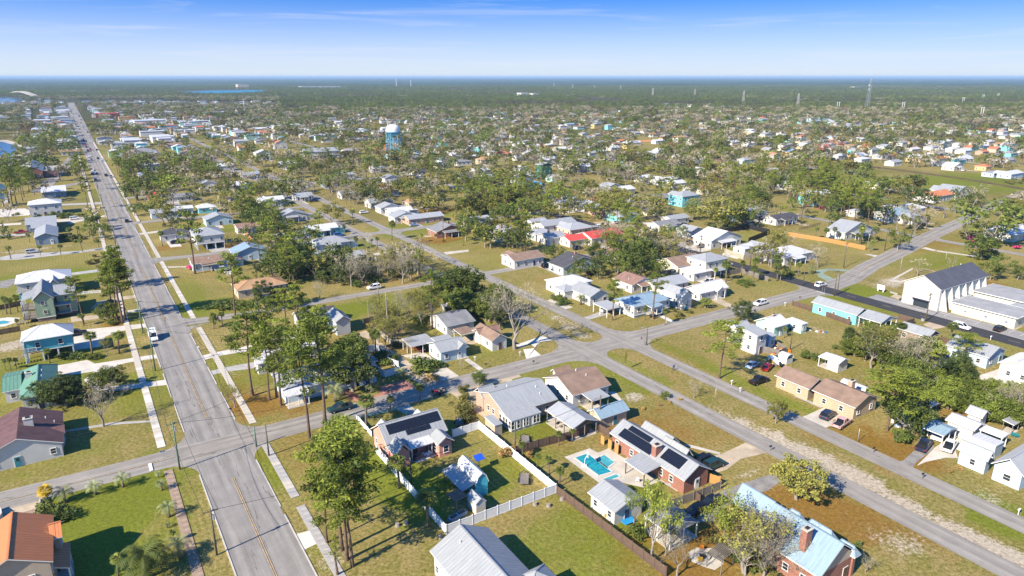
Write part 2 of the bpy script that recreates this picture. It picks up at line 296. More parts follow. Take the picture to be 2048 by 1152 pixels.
for nm, a in (('green', a_green), ('sand', a_sand), ('rust', a_rust), ('wood', a_wood)):
    at = me.attributes.new(nm, 'FLOAT', 'POINT'); at.data.foreach_set('value', np.clip(a, 0, 1.5).astype(np.float32))
def turf():
    m = bpy.data.materials.new('patchy_turf'); m.use_nodes = True; nt = m.node_tree; b = nt.nodes['Principled BSDF']; b.inputs['Roughness'].default_value = .95; b.inputs['Specular IOR Level'].default_value = .1
    geo = N(nt, 'ShaderNodeNewGeometry')
    def noise(s, d=4, r=.6, dist=0):
        n = N(nt, 'ShaderNodeTexNoise'); n.inputs['Scale'].default_value = s; n.inputs['Detail'].default_value = d; n.inputs['Roughness'].default_value = r; n.inputs['Distortion'].default_value = dist; L(nt, geo.outputs['Position'], n.inputs[0]); return n.outputs[0]
    def ramp(x, lo, hi, a=0, b_=1):
        r = N(nt, 'ShaderNodeMapRange', interpolation_type='SMOOTHSTEP'); r.inputs[1].default_value = lo; r.inputs[2].default_value = hi; r.inputs[3].default_value = a; r.inputs[4].default_value = b_; L(nt, x, r.inputs[0]); return r.outputs[0]
    def op(o, a, b_):
        n = N(nt, 'ShaderNodeMath', operation=o)
        for i, v in enumerate((a, b_)):
            if isinstance(v, (int, float)): n.inputs[i].default_value = v
            else: L(nt, v, n.inputs[i])
        return n.outputs[0]
    def mix(f, a, b_):
        n = N(nt, 'ShaderNodeMix', data_type='RGBA'); L(nt, f, n.inputs[0])
        for i, v in ((6, a), (7, b_)):
            if isinstance(v, tuple): n.inputs[i].default_value = (*v, 1)
            else: L(nt, v, n.inputs[i])
        return n.outputs[2]
    at = lambda k: N(nt, 'ShaderNodeAttribute', attribute_name=k).outputs['Fac']
    big = noise(.035, 5); mid = noise(.22, 6, .68, .4); fine = noise(1.5, 5, .75); tiny = noise(6, 3, .8)
    c = mix(ramp(big, .36, .64), (.215, .190, .044), (.270, .215, .068))
    c = mix(ramp(mid, .38, .66), c, (.315, .240, .092)); c = mix(ramp(fine, .5, .68, 0, .6), c, (.33, .262, .115)); c = mix(ramp(fine, .5, .34, 0, .55), c, (.135, .150, .024))
    g = ramp(op('ADD', at('green'), op('MULTIPLY', op('SUBTRACT', mid, .5), 1.5)), .1, 1.0, 0, .95)
    c = mix(g, c, (.165, .190, .020))
    r = ramp(op('ADD', at('rust'), op('MULTIPLY', op('SUBTRACT', mid, .5), 1.3)), .12, 1.1, 0, .85)
    c = mix(r, c, (.245, .130, .025))
    wd = ramp(op('ADD', at('wood'), op('MULTIPLY', op('SUBTRACT', mid, .5), .8)), .05, 1.0, 0, .9)
    c = mix(wd, c, (.050, .056, .018))
    s = ramp(op('ADD', op('MULTIPLY', at('sand'), .75), op('ADD', op('MULTIPLY', op('SUBTRACT', fine, .5), 2.2), op('MULTIPLY', op('SUBTRACT', mid, .5), .9))), .38, 1.0, 0, .9)
    c = mix(s, c, (.50, .42, .32))
    v = op('ADD', op('MULTIPLY', fine, .75), op('MULTIPLY', tiny, .55)); v = ramp(v, .38, .92, .52, 1.46)
    mu = N(nt, 'ShaderNodeVectorMath', operation='SCALE'); L(nt, c, mu.inputs[0]); L(nt, v, mu.inputs['Scale']); L(nt, mu.outputs[0], b.inputs['Base Color'])
    wm = N(nt, 'ShaderNodeMapping'); wm.inputs['Rotation'].default_value = (0, 0, -GR); L(nt, geo.outputs['Position'], wm.inputs[0]); wv = N(nt, 'ShaderNodeTexWave'); wv.inputs['Scale'].default_value = .32; wv.inputs['Distortion'].default_value = 2.5; wv.inputs['Detail Scale'].default_value = .4; L(nt, wm.outputs[0], wv.inputs[0]); v = op('MULTIPLY', v, ramp(op('MULTIPLY', wv.outputs[1], ramp(big, .45, .6)), 0, 1, .95, 1.1)); L(nt, v, mu.inputs['Scale'])
    bp = N(nt, 'ShaderNodeBump'); bp.inputs['Strength'].default_value = .45; bp.inputs['Distance'].default_value = .25; L(nt, op('ADD', fine, tiny), bp.inputs['Height']); L(nt, bp.outputs[0], b.inputs['Normal'])
    return m
TURF = turf(); me.materials.append(TURF)
tag(put('ground', me), 'patchy tan and olive grass ground of the town lots', None, None, 'structure')

# ------------------------------------------------------------------ roads
def asphalt(name, c, track=.2, crack=.4):
    m = bpy.data.materials.new(name); m.use_nodes = True; nt = m.node_tree; b = nt.nodes['Principled BSDF']; b.inputs['Roughness'].default_value = .88; b.inputs['Specular IOR Level'].default_value = .2
    uv = N(nt, 'ShaderNodeUVMap'); mp = N(nt, 'ShaderNodeMapping'); mp.inputs['Scale'].default_value = (.9, .035, 1); L(nt, uv.outputs[0], mp.inputs[0])
    n0 = N(nt, 'ShaderNodeTexNoise'); n0.inputs['Scale'].default_value = 1; n0.inputs['Detail'].default_value = 6; n0.inputs['Roughness'].default_value = .6; L(nt, mp.outputs[0], n0.inputs[0])
    n1 = N(nt, 'ShaderNodeTexNoise'); n1.inputs['Scale'].default_value = .22; n1.inputs['Detail'].default_value = 8; n1.inputs['Roughness'].default_value = .72; L(nt, uv.outputs[0], n1.inputs[0])
    n2 = N(nt, 'ShaderNodeTexNoise'); n2.inputs['Scale'].default_value = 5; n2.inputs['Detail'].default_value = 3; L(nt, uv.outputs[0], n2.inputs[0])
    def rng_(x, a, b_, c_, d):
        r = N(nt, 'ShaderNodeMapRange'); r.inputs[1].default_value = a; r.inputs[2].default_value = b_; r.inputs[3].default_value = c_; r.inputs[4].default_value = d; L(nt, x, r.inputs[0]); return r.outputs[0]
    def mul(a, b_):
        n = N(nt, 'ShaderNodeMath', operation='MULTIPLY'); L(nt, a, n.inputs[0]); L(nt, b_, n.inputs[1]); return n.outputs[0]
    v = mul(mul(rng_(n0.outputs[0], .3, .7, 1 - track, 1 + track), rng_(n1.outputs[0], .3, .7, .84, 1.14)), rng_(n2.outputs[0], .3, .7, .93, 1.06))
    wl_ = N(nt, 'ShaderNodeTexWave'); wl_.inputs['Scale'].default_value = .128; wl_.inputs['Distortion'].default_value = .6; wl_.inputs['Detail Scale'].default_value = .3; L(nt, uv.outputs[0], wl_.inputs[0]); v = mul(v, rng_(wl_.outputs[1], 0, 1, .9, 1.05))
    # fine dark tar seams and cracks
    mpc = N(nt, 'ShaderNodeMapping'); mpc.inputs['Scale'].default_value = (.2, .012, 1); L(nt, uv.outputs[0], mpc.inputs[0])
    nd = N(nt, 'ShaderNodeTexNoise'); nd.inputs['Scale'].default_value = 1.0; nd.inputs['Detail'].default_value = 5; nd.inputs['Distortion'].default_value = .4; L(nt, mpc.outputs[0], nd.inputs[0])
    sb = N(nt, 'ShaderNodeMath', operation='SUBTRACT'); sb.inputs[1].default_value = .5; L(nt, nd.outputs[0], sb.inputs[0]); ab = N(nt, 'ShaderNodeMath', operation='ABSOLUTE'); L(nt, sb.outputs[0], ab.inputs[0])
    v = mul(v, rng_(ab.outputs[0], .0008, .004, 1 - crack, 1))
    mu = N(nt, 'ShaderNodeVectorMath', operation='SCALE'); mu.inputs[0].default_value = c; L(nt, v, mu.inputs['Scale']); L(nt, mu.outputs[0], b.inputs['Base Color']); return m
ASPH = asphalt('worn_grey_asphalt', (.270, .250, .228)); ASPH2 = asphalt('pale_street_asphalt', (.290, .264, .230)); ASPHB = asphalt('fresh_dark_asphalt', (.052, .052, .058), .08, .2); ASPHF = mat('far_asphalt', (.24, .235, .23), .9, var=.1)
zc = [0.020]
ROADS = []     # (s,t polyline, half width) kept for keeping trees off them
def ribbon(pts, wd, step=6):
    """a strip along a polyline of (s,t) points: left and right edge points and run length"""
    P = [Vector((*W(*p), 0)) for p in pts]; out = []; run = 0
    for k, p in enumerate(P):
        a = P[max(k - 1, 0)]; b = P[min(k + 1, len(P) - 1)]; d = (b - a).normalized(); n = Vector((-d.y, d.x, 0))
        if k: run += (p - P[k - 1]).length
        h = (wd[k] if isinstance(wd, (list, tuple)) else wd) / 2
        out.append((p + n * h, p - n * h, run, h))
    return out
def sheet(name, polys, m, z=None, label=None, kind='structure', parent=None, mats=None):
    if z is None: zc[0] += .004; z = zc[0]
    mb = MB()
    for p in polys: mb.face([(q[0], q[1], z) for q in p])
    o = mb.build(name, m, parent)
    if not parent: tag(o, label, None, None, kind)
    return o
def road(name, pts, wd, m, label, fillets=()):
    zc[0] += .004; z = zc[0]; rb = ribbon(pts, wd); mb = MB()
    for (l0, r0, u0, h0), (l1, r1, u1, h1) in zip(rb, rb[1:]):
        mb.face([(r0.x, r0.y, z), (r1.x, r1.y, z), (l1.x, l1.y, z), (l0.x, l0.y, z)], 0, [(h0, u0), (h1, u1), (-h1, u1), (-h0, u0)])
    ROADS.append((pts, (max(wd) if isinstance(wd, (list, tuple)) else wd) / 2))
    o = mb.build(name, m); tag(o, label, None, None, 'structure'); return o
FIL = []
def fillet(s, t, ds, dt, r, m=None):
    """rounded corner between two streets: (s,t) is the corner where the two kerb lines meet, ds,dt point into the block"""
    pts = [W(s - ds * .3, t - dt * .3), W(s - ds * .3, t + dt * r)]
    for k in range(9):
        a = math.pi / 2 * k / 8
        pts.append(W(s + ds * r * (1 - math.cos(a)) , t + dt * r * (1 - math.sin(a))))
    pts += [W(s + ds * r, t - dt * .3)]
    # order: corner, along t edge, arc back to the s edge
    FIL.append((pts, m))
MT, MW = 15.6, 9.8        # main road middle (t) and width
road('main_road', [(60, MT), (130, MT), (300, MT + .3), (700, MT + 1.5), (1200, MT + 2.5), (1800, MT + 4), (2330, MT + 8)], [MW, MW, MW, MW + 2, 17, 18, 16], ASPH, 'wide grey main road running straight towards the bridge')
CS = [132.6, 211.3, 297.5]
PX = lambda *p: [ST(*q) for q in p]
road('cross_street', [(134.6, -200), (133.6, -40), (132.8, 0), (132.6, 30), (132.6, 120), (132.2, 192)] + PX((1640, 580), (1696, 560), (1736, 534), (1776, 515), (1811, 498), (1848, 478), (1886, 460), (1923, 444), (1946, 433), (1968, 420), (2000, 405), (2060, 383)), [6.5, 6.5, 6.8, 7, 7.2, 7.4] + [8] * 12, ASPH2, 'grey cross street running from the main road past the church')
road('side_street', [(213.5, 20), (211.6, 40), (211.3, 104)], [6, 4.6, 4.6], ASPH2, 'narrow side street past the thicket and the brown-roofed house')
road('side_street', [(299.5, 20), (298, 34), (297.5, 106), (297.5, 122), (298, 160), (299, 212)], [7, 5, 5, 6, 5, 5], ASPH2, 'side street crossing the palm-planted median')
road('side_street', [(385, 20), (384, 50), (384, 108)], [6, 4.6, 4.6], ASPH2, 'narrow side street beyond the stilted grey house')
road('side_street', [(470, 20), (470, 210)], [6, 6], ASPH2, 'distant cross street among the trees')
road('median_street', [(20, 107.4), (340, 107.4), (900, 108.4)], 5.0, ASPH2, 'narrow street on the near side of the grassy median')
road('median_street', [(18, 121.4), (205, 121.2), (900, 122.4)], 4.8, ASPH2, 'narrow street on the far side of the grassy median')
road('dark_street', [(30, 211.3), (330, 211.5)], 6.6, ASPHB, 'freshly paved dark street with yellow centre dashes')
road('dark_street_far', [(330.5, 211.5), (800, 213)], 6.0, ASPH2, 'older end of the paved street among far houses').name = 'far_street'
road('side_street', PX((1858, 474), (1880, 481), (1961, 495), (2060, 512)), 5.2, ASPH2, 'pale side street turning off beyond the church')
road('side_street', PX((1844, 478), (1820, 470), (1788, 464), (1753, 458), (1656, 442), (1560, 424)), 5.0, ASPH2, 'street behind the long white house and its orange fence')
road('side_street', PX((1960, 418), (1985, 412), (2023, 411)), 5.5, ASPH2, 'street stub by the park corner')
road('side_street', PX((1952, 430), (1918, 422), (1848, 410), (1771, 397), (1700, 388)), 5.0, ASPH2, 'street past the orange-roofed building')
road('ditch', PX((1574, 318), (1690, 327), (1790, 339), (1930, 358), (2060, 380)), 7, mat('ditch_reeds', (.13, .085, .04), .95, var=.4, scale=.6, fine=2), 'brown reedy ditch across the park meadow')
road('parking_road', [ST(80, 384), ST(150, 312)], 8, ASPH2, 'road to the waterside car park').name = 'parking_road'
hm = MW / 2
for cs, hw, far in ((132.7, 3.4, 6), (211.9, 2.9, 6), (298.3, 3, 5), (384.3, 2.6, 4)):
    for ds in (1, -1): fillet(cs + ds * hw, MT + hm - .02, ds, 1, far)
for ds in (1, -1): fillet(132.8 + ds * 3.35, MT - hm, ds, -1, 6)
for t0, hw in ((107.4, 2.5), (121.3, 2.4)):
    for ds in (1, -1):
        for dt in (1, -1):
            fillet(132.6 + ds * 3.6, t0 + dt * hw, ds, dt, 4.4 if (t0 < 110) == (dt > 0) else 7)
            fillet(297.6 + ds * 2.7, t0 + dt * hw, ds, dt, 4.4 if (t0 < 110) == (dt > 0) else 6)
    fillet(211.3 - 2.3, 107.4 - 2.5, -1, -1, 5); fillet(211.3 + 2.3, 107.4 - 2.5, 1, -1, 5)
for ds in (1, -1): fillet(132.2 + ds * 3.8, 208, ds, -1, 6)
zc[0] += .004; zf = .016; mb = MB()
for i, (p, m) in enumerate(FIL):
    mb.face([(q[0], q[1], zf - .0004 * (i % 3)) for q in p], 0)
tag(mb.build('street_corners', ASPH2), 'paved rounded corners where the streets meet', None, None, 'structure').name = 'road_corner'
# kerbs along the main road, broken at the side streets and drives
KERB = mat('pale_kerb_concrete', (.50, .47, .42), .9, var=.15)
def kerb(s0, s1, t):
    n = max(1, int((s1 - s0) / 12)); mb = MB(); c = W((s0 + s1) / 2, t)
    mb.box((0, 0, .05), (.22, s1 - s0, .14)); o = mb.build('kerb', KERB, None, loc=(c[0], c[1], 0)); o.rotation_euler = (0, 0, GR); tag(o, None, None, None, 'structure')
for a, b in [(60, 103), (105.5, 123.2), (142.2, 158), (163, 175), (177.5, 190), (193, 203), (221, 292), (304, 330), (334, 379), (390, 465), (475, 700)]: kerb(a, b, MT + hm + .1)
for a, b in [(60, 123.4), (142, 157), (161, 176.5), (181, 204), (209, 227), (231, 296), (300, 345), (349, 700)]: kerb(a, b, MT - hm - .1)
# painted markings
zc[0] = .13
def stripe(name, pts, wd, m, z=None, label=None):
    o = road(name, pts, wd, m, label); ROADS.pop(); return o
zc[0] = .085
def gutter(): pass
for a, b in [(62, 119), (146, 204), (219, 291), (305, 378), (391, 700), (700, 1500)]:
    for k in (-.14, .14): stripe('centre_line', [(a, MT + k + (a - 130) * .002), (b, MT + k + (b - 130) * .002)], .11, YELLOW)
for k in (-.12, .12): stripe('centre_line', [(132.9, -40), (132.5, 7.5)], .0 + .12, YELLOW); 
s0 = 36
while s0 < 130: stripe('centre_dash', [(s0, 211.3), (s0 + 3, 211.3)], .14, YELLOW); s0 += 12
for k in (-.14, .14): stripe('centre_line', [(q[0], q[1] + k) for q in PX((1716, 547), (1736, 534), (1776, 515), (1811, 498))], .12, YELLOW)
stripe('stop_line', [(131.0, 3.6), (131.0, 3.0)], 3.0, RPAINT); stripe('stop_line', [(129.6, 206.8), (129.6, 206.3)], 3, RPAINT)
# church parking strip with bay lines
PK = asphalt('pale_parking_asphalt', (.30, .285, .27)); road('parking_strip', [(30, 218.2), (60, 218.2), (118, 217.6)], [7.4, 7.4, 6.2], PK, 'pale parking strip with white bay lines beside the church').name = 'car_park'
for s0 in np.arange(34, 112, 2.9):
    if rng.random() < .62: stripe('bay_line', [(s0, 217.0), (s0, 221.3)], .12, RPAINT)

# ------------------------------------------------------------------ sidewalks, slab by slab, along the main road
def sidewalk(t, runs, label):
    root = tag(put('sidewalk', None, None, (0, 0, 0)), label, None, None, 'structure')
    cache = {}
    for s0, s1, ms in runs:
        s = s0
        while s < s1 - .2:
            ln = 1.52; m = rng.choice(ms); key = m.name
            if key not in cache:
                mb = MB(); mb.box((0, 0, 0), (1.46, ln - .035, .08)); cache[key] = mb.mesh('slab', [m])
            c = W(s + ln / 2, t); o = put('slab', cache[key], root, (c[0], c[1], .072 + rng.uniform(-.006, .006)), GR); s += ln
    return root
LW = ST(322, 890)[1]; RW = ST(497, 830)[1]
sidewalk(LW, [(72, 127, [CONCB, CONCB, CONCB]), (138, 350, [CONC, CONC, CONC, CONCW])], 'pale sidewalk along the water side of the main road')
sidewalk(RW, [(72, 104, [CONCG]), (107, 127, [CONCG, CONCG, CONC]), (138.5, 207, [CONC]), (216, 294, [CONC, CONC, CONCW]), (302, 380, [CONC])], 'pale sidewalk along the house side of the main road')
for t_, a, b in ((LW, 350, 900), (RW, 386, 900)): stripe('far_sidewalk', [(a, t_), (b, t_)], 1.5, CONC).name = 'pavement'

# ------------------------------------------------------------------ driveways, paths, sand and paved yards
zc[0] = .006
def poly(name, T, pts, m, label, dz=0):
    ox, oy, k = T; zc[0] += .0035
    if zc[0] > .017: zc[0] = .006
    q = [G(ox + x / k, oy + y / k) for x, y in pts]
    return sheet(name, [q], m, zc[0] + dz, label)
A = (0, 864, 4); B = (512, 864, 4); C = (1024, 864, 4); D = (1536, 864, 4); E_ = (0, 576, 4); F_ = (512, 576, 4); H_ = (1024, 576, 4); I_ = (1536, 576, 4)
J = (0, 288, 4); K = (512, 288, 4); M_ = (1024, 288, 4); O = (1536, 288, 4); R2 = (700, 780, 4.83); R3 = (920, 720, 4.83); R4 = (1400, 940, 5.435); R5 = (0, 520, 6.4); R6 = (1400, 620, 6.4); R7 = (1780, 780, 6.4); R8 = (1780, 520, 6.4); Z1 = (0, 0, 1)
for nm, T, p, m, lb in [
    ('driveway', A, [(0, 615), (330, 520), (380, 520), (330, 590), (0, 740)], SANDM, 'sandy drive in front of the orange-roofed house'),
    ('driveway', A, [(45, 690), (330, 595), (340, 700), (60, 740)], CONCB, 'brown paved court behind the white gateposts'),
    ('driveway', B, [(278, 828), (460, 780), (515, 880), (345, 962)], CONCW, 'white concrete apron between road and sidewalk under pines'),
    ('driveway', E_, [(460, 620), (700, 575), (760, 605), (1250, 530), (1262, 560), (1000, 600), (860, 650), (600, 690), (460, 690)], SHELL, 'white concrete drive to the green-roofed house'),
    ('driveway', E_, [(670, 735), (760, 665), (850, 655), (780, 690), (720, 740), (760, 790), (960, 780), (1320, 735), (1335, 775), (900, 825), (740, 810)], SHELL, 'curved white drive of the green-roofed house'),
    ('path', E_, [(520, 1140), (900, 1075), (1222, 1058), (1226, 1072), (900, 1095), (520, 1152)], CONCG, 'thin path to the maroon-roofed house'),
    ('driveway', E_, [(590, 350), (700, 330), (1160, 285), (1170, 315), (960, 345), (840, 390), (800, 470), (590, 500)], SHELL, 'white gravel drive to the teal stilt house'),
    ('driveway', E_, [(565, 230), (800, 215), (800, 150), (720, 170), (780, 110), (960, 70), (1090, 55), (1095, 75), (900, 110), (840, 240), (570, 272)], SANDM, 'curved sandy drive of the sage green house'),
    ('path', E_, [(1020, 180), (1115, 165), (1118, 185), (1025, 200)], CONC, 'short walk to the main road'),
    ('driveway', E_, [(1600, 545), (1720, 515), (2048, 450), (2048, 495), (1740, 545), (1620, 580)], SHELL, 'white drive to the pale house behind pines'),
    ('driveway', E_, [(1660, 670), (1800, 635), (2048, 590), (2048, 640), (1810, 670), (1680, 700)], CONCG, 'grey drive to the pine-shaded house'),
    ('driveway', F_, [(40, 430), (350, 330), (420, 330), (420, 400), (150, 440), (40, 460)], SHELL, 'sandy court behind the pine-shaded house'),
    ('driveway', F_, [(770, 370), (880, 340), (960, 410), (1180, 560), (1440, 740), (1330, 780), (1240, 720), (1060, 540), (930, 410), (790, 390)], SANDM, 'long sandy lane to the grey garage'),
    ('driveway', F_, [(1160, 540), (1340, 510), (1640, 715), (1420, 760), (1390, 680), (1240, 570)], CONC, 'broken concrete drive of the pale blue cottage'),
    ('path', F_, [(1665, 575), (1700, 562), (1830, 655), (1790, 668)], CONC, 'straight walk to the pale blue cottage porch'),
    ('driveway', F_, [(1640, 395), (1700, 380), (1770, 440), (1700, 455)], SANDM, 'short drive beside the white brown-roofed house'),
    ('driveway', F_, [(995, 790), (1190, 735), (1270, 790), (1020, 880), (940, 890), (840, 915), (760, 900), (690, 830), (720, 805), (800, 850), (900, 870), (985, 850)], BRICKP, 'red brick paved court under palms'),
    ('driveway', F_, [(1135, 960), (1225, 925), (1300, 1000), (1230, 1010)], CONCG, 'short concrete drive of the coral house'),
    ('driveway', F_, [(1545, 830), (2048, 680), (2048, 745), (1880, 770), (1780, 860), (1740, 840), (1900, 980), (1850, 1060), (1640, 900)], SANDM, 'sandy forecourt beside the peach brick house'),
    ('driveway', H_, [(0, 690), (30, 665), (75, 710), (0, 730)], SANDM, 'sandy verge beside the street'),
    ('driveway', H_, [(90, 490), (190, 480), (150, 450), (250, 385), (330, 420), (230, 430), (175, 490), (235, 540), (115, 572)], CONCW, 'bright white looping concrete drive'),
    ('path', H_, [(30, 455), (250, 380), (262, 395), (60, 480)], CONCW, 'white walk under the bare tree'),
    ('driveway', H_, [(275, 100), (320, 88), (490, 155), (420, 172)], CONC, 'pale concrete parking pad by the street'),
    ('driveway', H_, [(575, 235), (720, 185), (790, 205), (610, 255)], CONCG, 'grey drive under the white car'),
    ('path', H_, [(1130, 205), (1165, 198), (1305, 268), (1275, 278)], CONCW, 'white walk to the raised porch house'),
    ('driveway', H_, [(1560, 85), (1630, 70), (1780, 140), (1730, 160)], SANDM, 'sandy drive of the white porch house'),
    ('patio', H_, [(770, 830), (830, 830), (885, 905), (870, 915), (800, 870)], CONC, 'curved concrete patio edge'),
    ('patio', H_, [(545, 905), (600, 895), (700, 935), (640, 955)], CONC, 'concrete floor under the metal patio cover'),
    ('patio', H_, [(265, 1040), (330, 1020), (480, 1120), (380, 1150)], CONC, 'concrete floor beside the grey pavilion'),
    ('pool_deck', C, [(420, 200), (620, 130), (690, 165), (770, 130), (900, 210), (960, 190), (1190, 330), (1240, 320), (1385, 445), (1320, 475), (1190, 392), (1050, 445), (860, 400), (720, 425)], CONC, 'pale concrete deck around the swimming pool'),
    ('driveway', C, [(1580, 200), (1690, 170), (1870, 85), (2048, 165), (1830, 215), (1720, 300), (1640, 325), (1560, 240)], SANDM, 'sandy drive of the solar-roofed brick house'),
    ('path', C, [(1370, 95), (1440, 105), (1670, 165), (1655, 180), (1430, 125)], CONC, 'thin path across the brown lawn'),
    ('driveway', C, [(1500, 590), (1560, 520), (1790, 430), (2048, 345), (2190, 360), (2048, 470), (1900, 500), (1660, 620), (1600, 720), (1480, 720)], ASPHD, 'cracked asphalt drive of the pale blue metal roofed house'),
    ('patio', C, [(1410, 960), (1480, 925), (1600, 930), (1700, 985), (1690, 1060), (1620, 1105), (1540, 1080), (1440, 1040)], CONC, 'round paved patio with planting ring'),
    ('driveway', D, [(940, 245), (1080, 230), (1190, 130), (1250, 60), (1320, 50), (1330, 130), (1180, 250), (1130, 330), (1060, 320)], ASPHD, 'asphalt drive with parked pickups'),
    ('driveway', D, [(1190, 270), (1340, 120), (1400, 80), (1480, 40), (1560, 60), (1500, 150), (1520, 210), (1420, 205), (1260, 240)], SHELL, 'bright white concrete parking apron'),
    ('driveway', I_, [(215, 1060), (480, 940), (640, 970), (740, 990), (620, 1060), (370, 1150), (220, 1100)], CONC, 'stained concrete drive of the long brick house'),
    ('path', I_, [(200, 860), (240, 860), (440, 950), (420, 960)], CONCG, 'garden path along the long brick house'),
    ('driveway', I_, [(1690, 700), (1990, 600), (2048, 570), (2048, 690), (1900, 690), (1990, 720), (2048, 740), (2048, 835), (1720, 770)], SHELL, 'white shell yard behind the hedge'),
    ('driveway', I_, [(1240, 290), (1300, 270), (1430, 310), (1310, 335)], SANDM, 'drive pad beside the dark street'),
    ('driveway', I_, [(1080, 600), (1220, 590), (1320, 660), (1180, 720), (1060, 690)], ASPHD, 'bare gravel yard under the trees'),
    ('church_walk', R8, [(0, 470), (60, 440), (630, 550), (800, 545), (830, 585), (660, 660), (560, 620), (180, 530)], SANDM, 'paved forecourt before the white church'),
    ('path', R8, [(540, 640), (760, 570), (800, 590), (600, 665)], SANDM, 'paved walk beside the church hall'),
    ('path', R8, [(1490, 885), (1640, 830), (1700, 850), (1570, 915)], SANDM, 'paved walk to the church hall door'),
    ('path', R8, [(20, 240), (280, 105), (305, 110), (50, 255)], CONC, 'diagonal walk on the church lawn'),
    ('path', R8, [(0, 245), (160, 275), (160, 295), (0, 272)], CONC, 'straight walk to the church side'),
    ('path', R8, [(0, 400), (100, 428), (90, 445), (0, 420)], CONC, 'kerbside walk by the church lawn'),
    ('path', R8, [(400, 105), (420, 100), (610, 150), (590, 160)], CONCB, 'brown walk behind the church'),
    ('driveway', O, [(380, 1010), (470, 995), (690, 1008), (680, 1022), (480, 1012), (440, 1035), (540, 1085), (500, 1110), (400, 1060)], mat('green_grey_drive', (.24, .30, .23), .9), 'green tinted looping drive'),
    ('driveway', O, [(775, 882), (810, 880), (930, 900), (895, 915)], CONC, 'short pale stub drive off the road'),
    ('driveway', O, [(1225, 835), (1260, 825), (1350, 850), (1330, 858)], CONC, 'small pale turnout by the road'),
    ('path', O, [(1350, 850), (1670, 895), (1670, 905), (1350, 860)], CONC, 'pale path across the church field'),
    ('driveway', J, [(0, 905), (120, 880), (640, 855), (930, 812), (935, 828), (640, 870), (150, 925), (0, 930)], CONCG, 'long pale drive past palms'),
    ('driveway', J, [(570, 1030), (880, 990), (880, 1012), (575, 1050)], CONCG, 'grey drive to the white stilt house'),
    ('driveway', J, [(0, 1100), (120, 1075), (140, 1100), (60, 1152), (0, 1152)], ASPHD, 'grey parking court by the white stilt house'),
    ('driveway', J, [(200, 620), (500, 600), (840, 570), (845, 580), (640, 620), (560, 640), (530, 620), (200, 640)], CONC, 'pale drive with the white car'),
    ('driveway', J, [(0, 520), (200, 515), (260, 540), (230, 570), (0, 585)], SHELL, 'pale drive by the white two-storey house'),
    ('driveway', J, [(480, 480), (820, 465), (825, 482), (480, 492)], CONCG, 'grey strip drive to the main road'),
    ('driveway', J, [(0, 640), (170, 630), (170, 645), (0, 655)], SHELL, 'white strip drive behind palms'),
    ('driveway', J, [(0, 725), (240, 715), (245, 730), (0, 742)], CONCG, 'narrow drive with red pickup'),
    ('driveway', J, [(1100, 715), (1330, 685), (1330, 700), (1110, 728)], CONC, 'narrow drive to the dark shingle house'),
    ('driveway', J, [(1640, 830), (1800, 812), (1850, 860), (1720, 880)], CONCG, 'concrete pad under the stilted grey house'),
    ('path', J, [(1340, 980), (1500, 978), (1500, 986), (1345, 990)], CONC, 'curved path on the green lawn'),
    ('driveway', J, [(250, 370), (720, 290), (720, 305), (260, 395)], ASPHD, 'street to the brick hall'),
    ('driveway', J, [(60, 370), (110, 360), (60, 470), (20, 480)], CONCG, 'lane between waterside pines'),
    ('driveway', K, [(1430, 665), (1600, 640), (1480, 690), (1360, 690)], CONC, 'pale drive by the brick bungalow'),
    ('path', K, [(1340, 735), (1500, 732), (1500, 738), (1350, 742)], CONC, 'walk across the tan lawn'),
    ('driveway', K, [(1500, 865), (1700, 845), (1700, 860), (1520, 885)], CONC, 'pale strip drive beyond the median'),
    ('driveway', K, [(930, 880), (1060, 855), (1060, 870), (960, 895)], CONC, 'pale drive near the thicket'),
    ('driveway', M_, [(370, 550), (500, 525), (540, 540), (420, 562)], SHELL, 'white drive at the end of the dark street'),
    ('driveway', M_, [(640, 630), (760, 615), (960, 655), (850, 665)], SANDM, 'sandy drive of the mint house'),
    ('driveway', M_, [(1280, 800), (1420, 775), (1560, 835), (1600, 850), (1500, 865)], CONC, 'concrete car park of the white hall'),
    ('driveway', M_, [(230, 980), (340, 970), (430, 1050), (380, 1055)], CONCG, 'drive with two dark cars'),
    ('driveway', M_, [(1690, 870), (1830, 905), (1800, 920), (1680, 890)], SHELL, 'sandy apron beside the pale fence')]: poly(nm, T, p, m, lb)
road('side_street', [(211.3, 122), (211.3, 150), (212.5, 196), (211, 208)], 4.6, ASPH2, 'pale street passing the dark shingled bungalow')
FARW = mat('sandbar', (.46, .41, .34), .95, var=.15)
WATER = bpy.data.materials.new('bay_water'); WATER.use_nodes = True
b_ = WATER.node_tree.nodes['Principled BSDF']; b_.inputs['Base Color'].default_value = (.02, .10, .20, 1); b_.inputs['Roughness'].default_value = .12
nz = N(WATER.node_tree, 'ShaderNodeTexNoise'); nz.inputs['Scale'].default_value = .35; nz.inputs['Detail'].default_value = 5; bp_ = N(WATER.node_tree, 'ShaderNodeBump'); bp_.inputs['Strength'].default_value = .5; bp_.inputs['Distance'].default_value = .4
g_ = N(WATER.node_tree, 'ShaderNodeNewGeometry'); L(WATER.node_tree, g_.outputs['Position'], nz.inputs[0]); L(WATER.node_tree, nz.outputs[0], bp_.inputs['Height']); L(WATER.node_tree, bp_.outputs[0], b_.inputs['Normal'])
def wpoly(name, pts, m, z, label):
    return sheet(name, [[G(*p) for p in pts]], m, z, label)
wpoly('beach', [(-40, 279), (14, 280), (36, 286), (44, 292), (38, 300), (32, 306), (44, 311), (54, 316), (30, 328), (6, 342), (-60, 392)], FARW, .05, 'white sand beach at the edge of the bay')
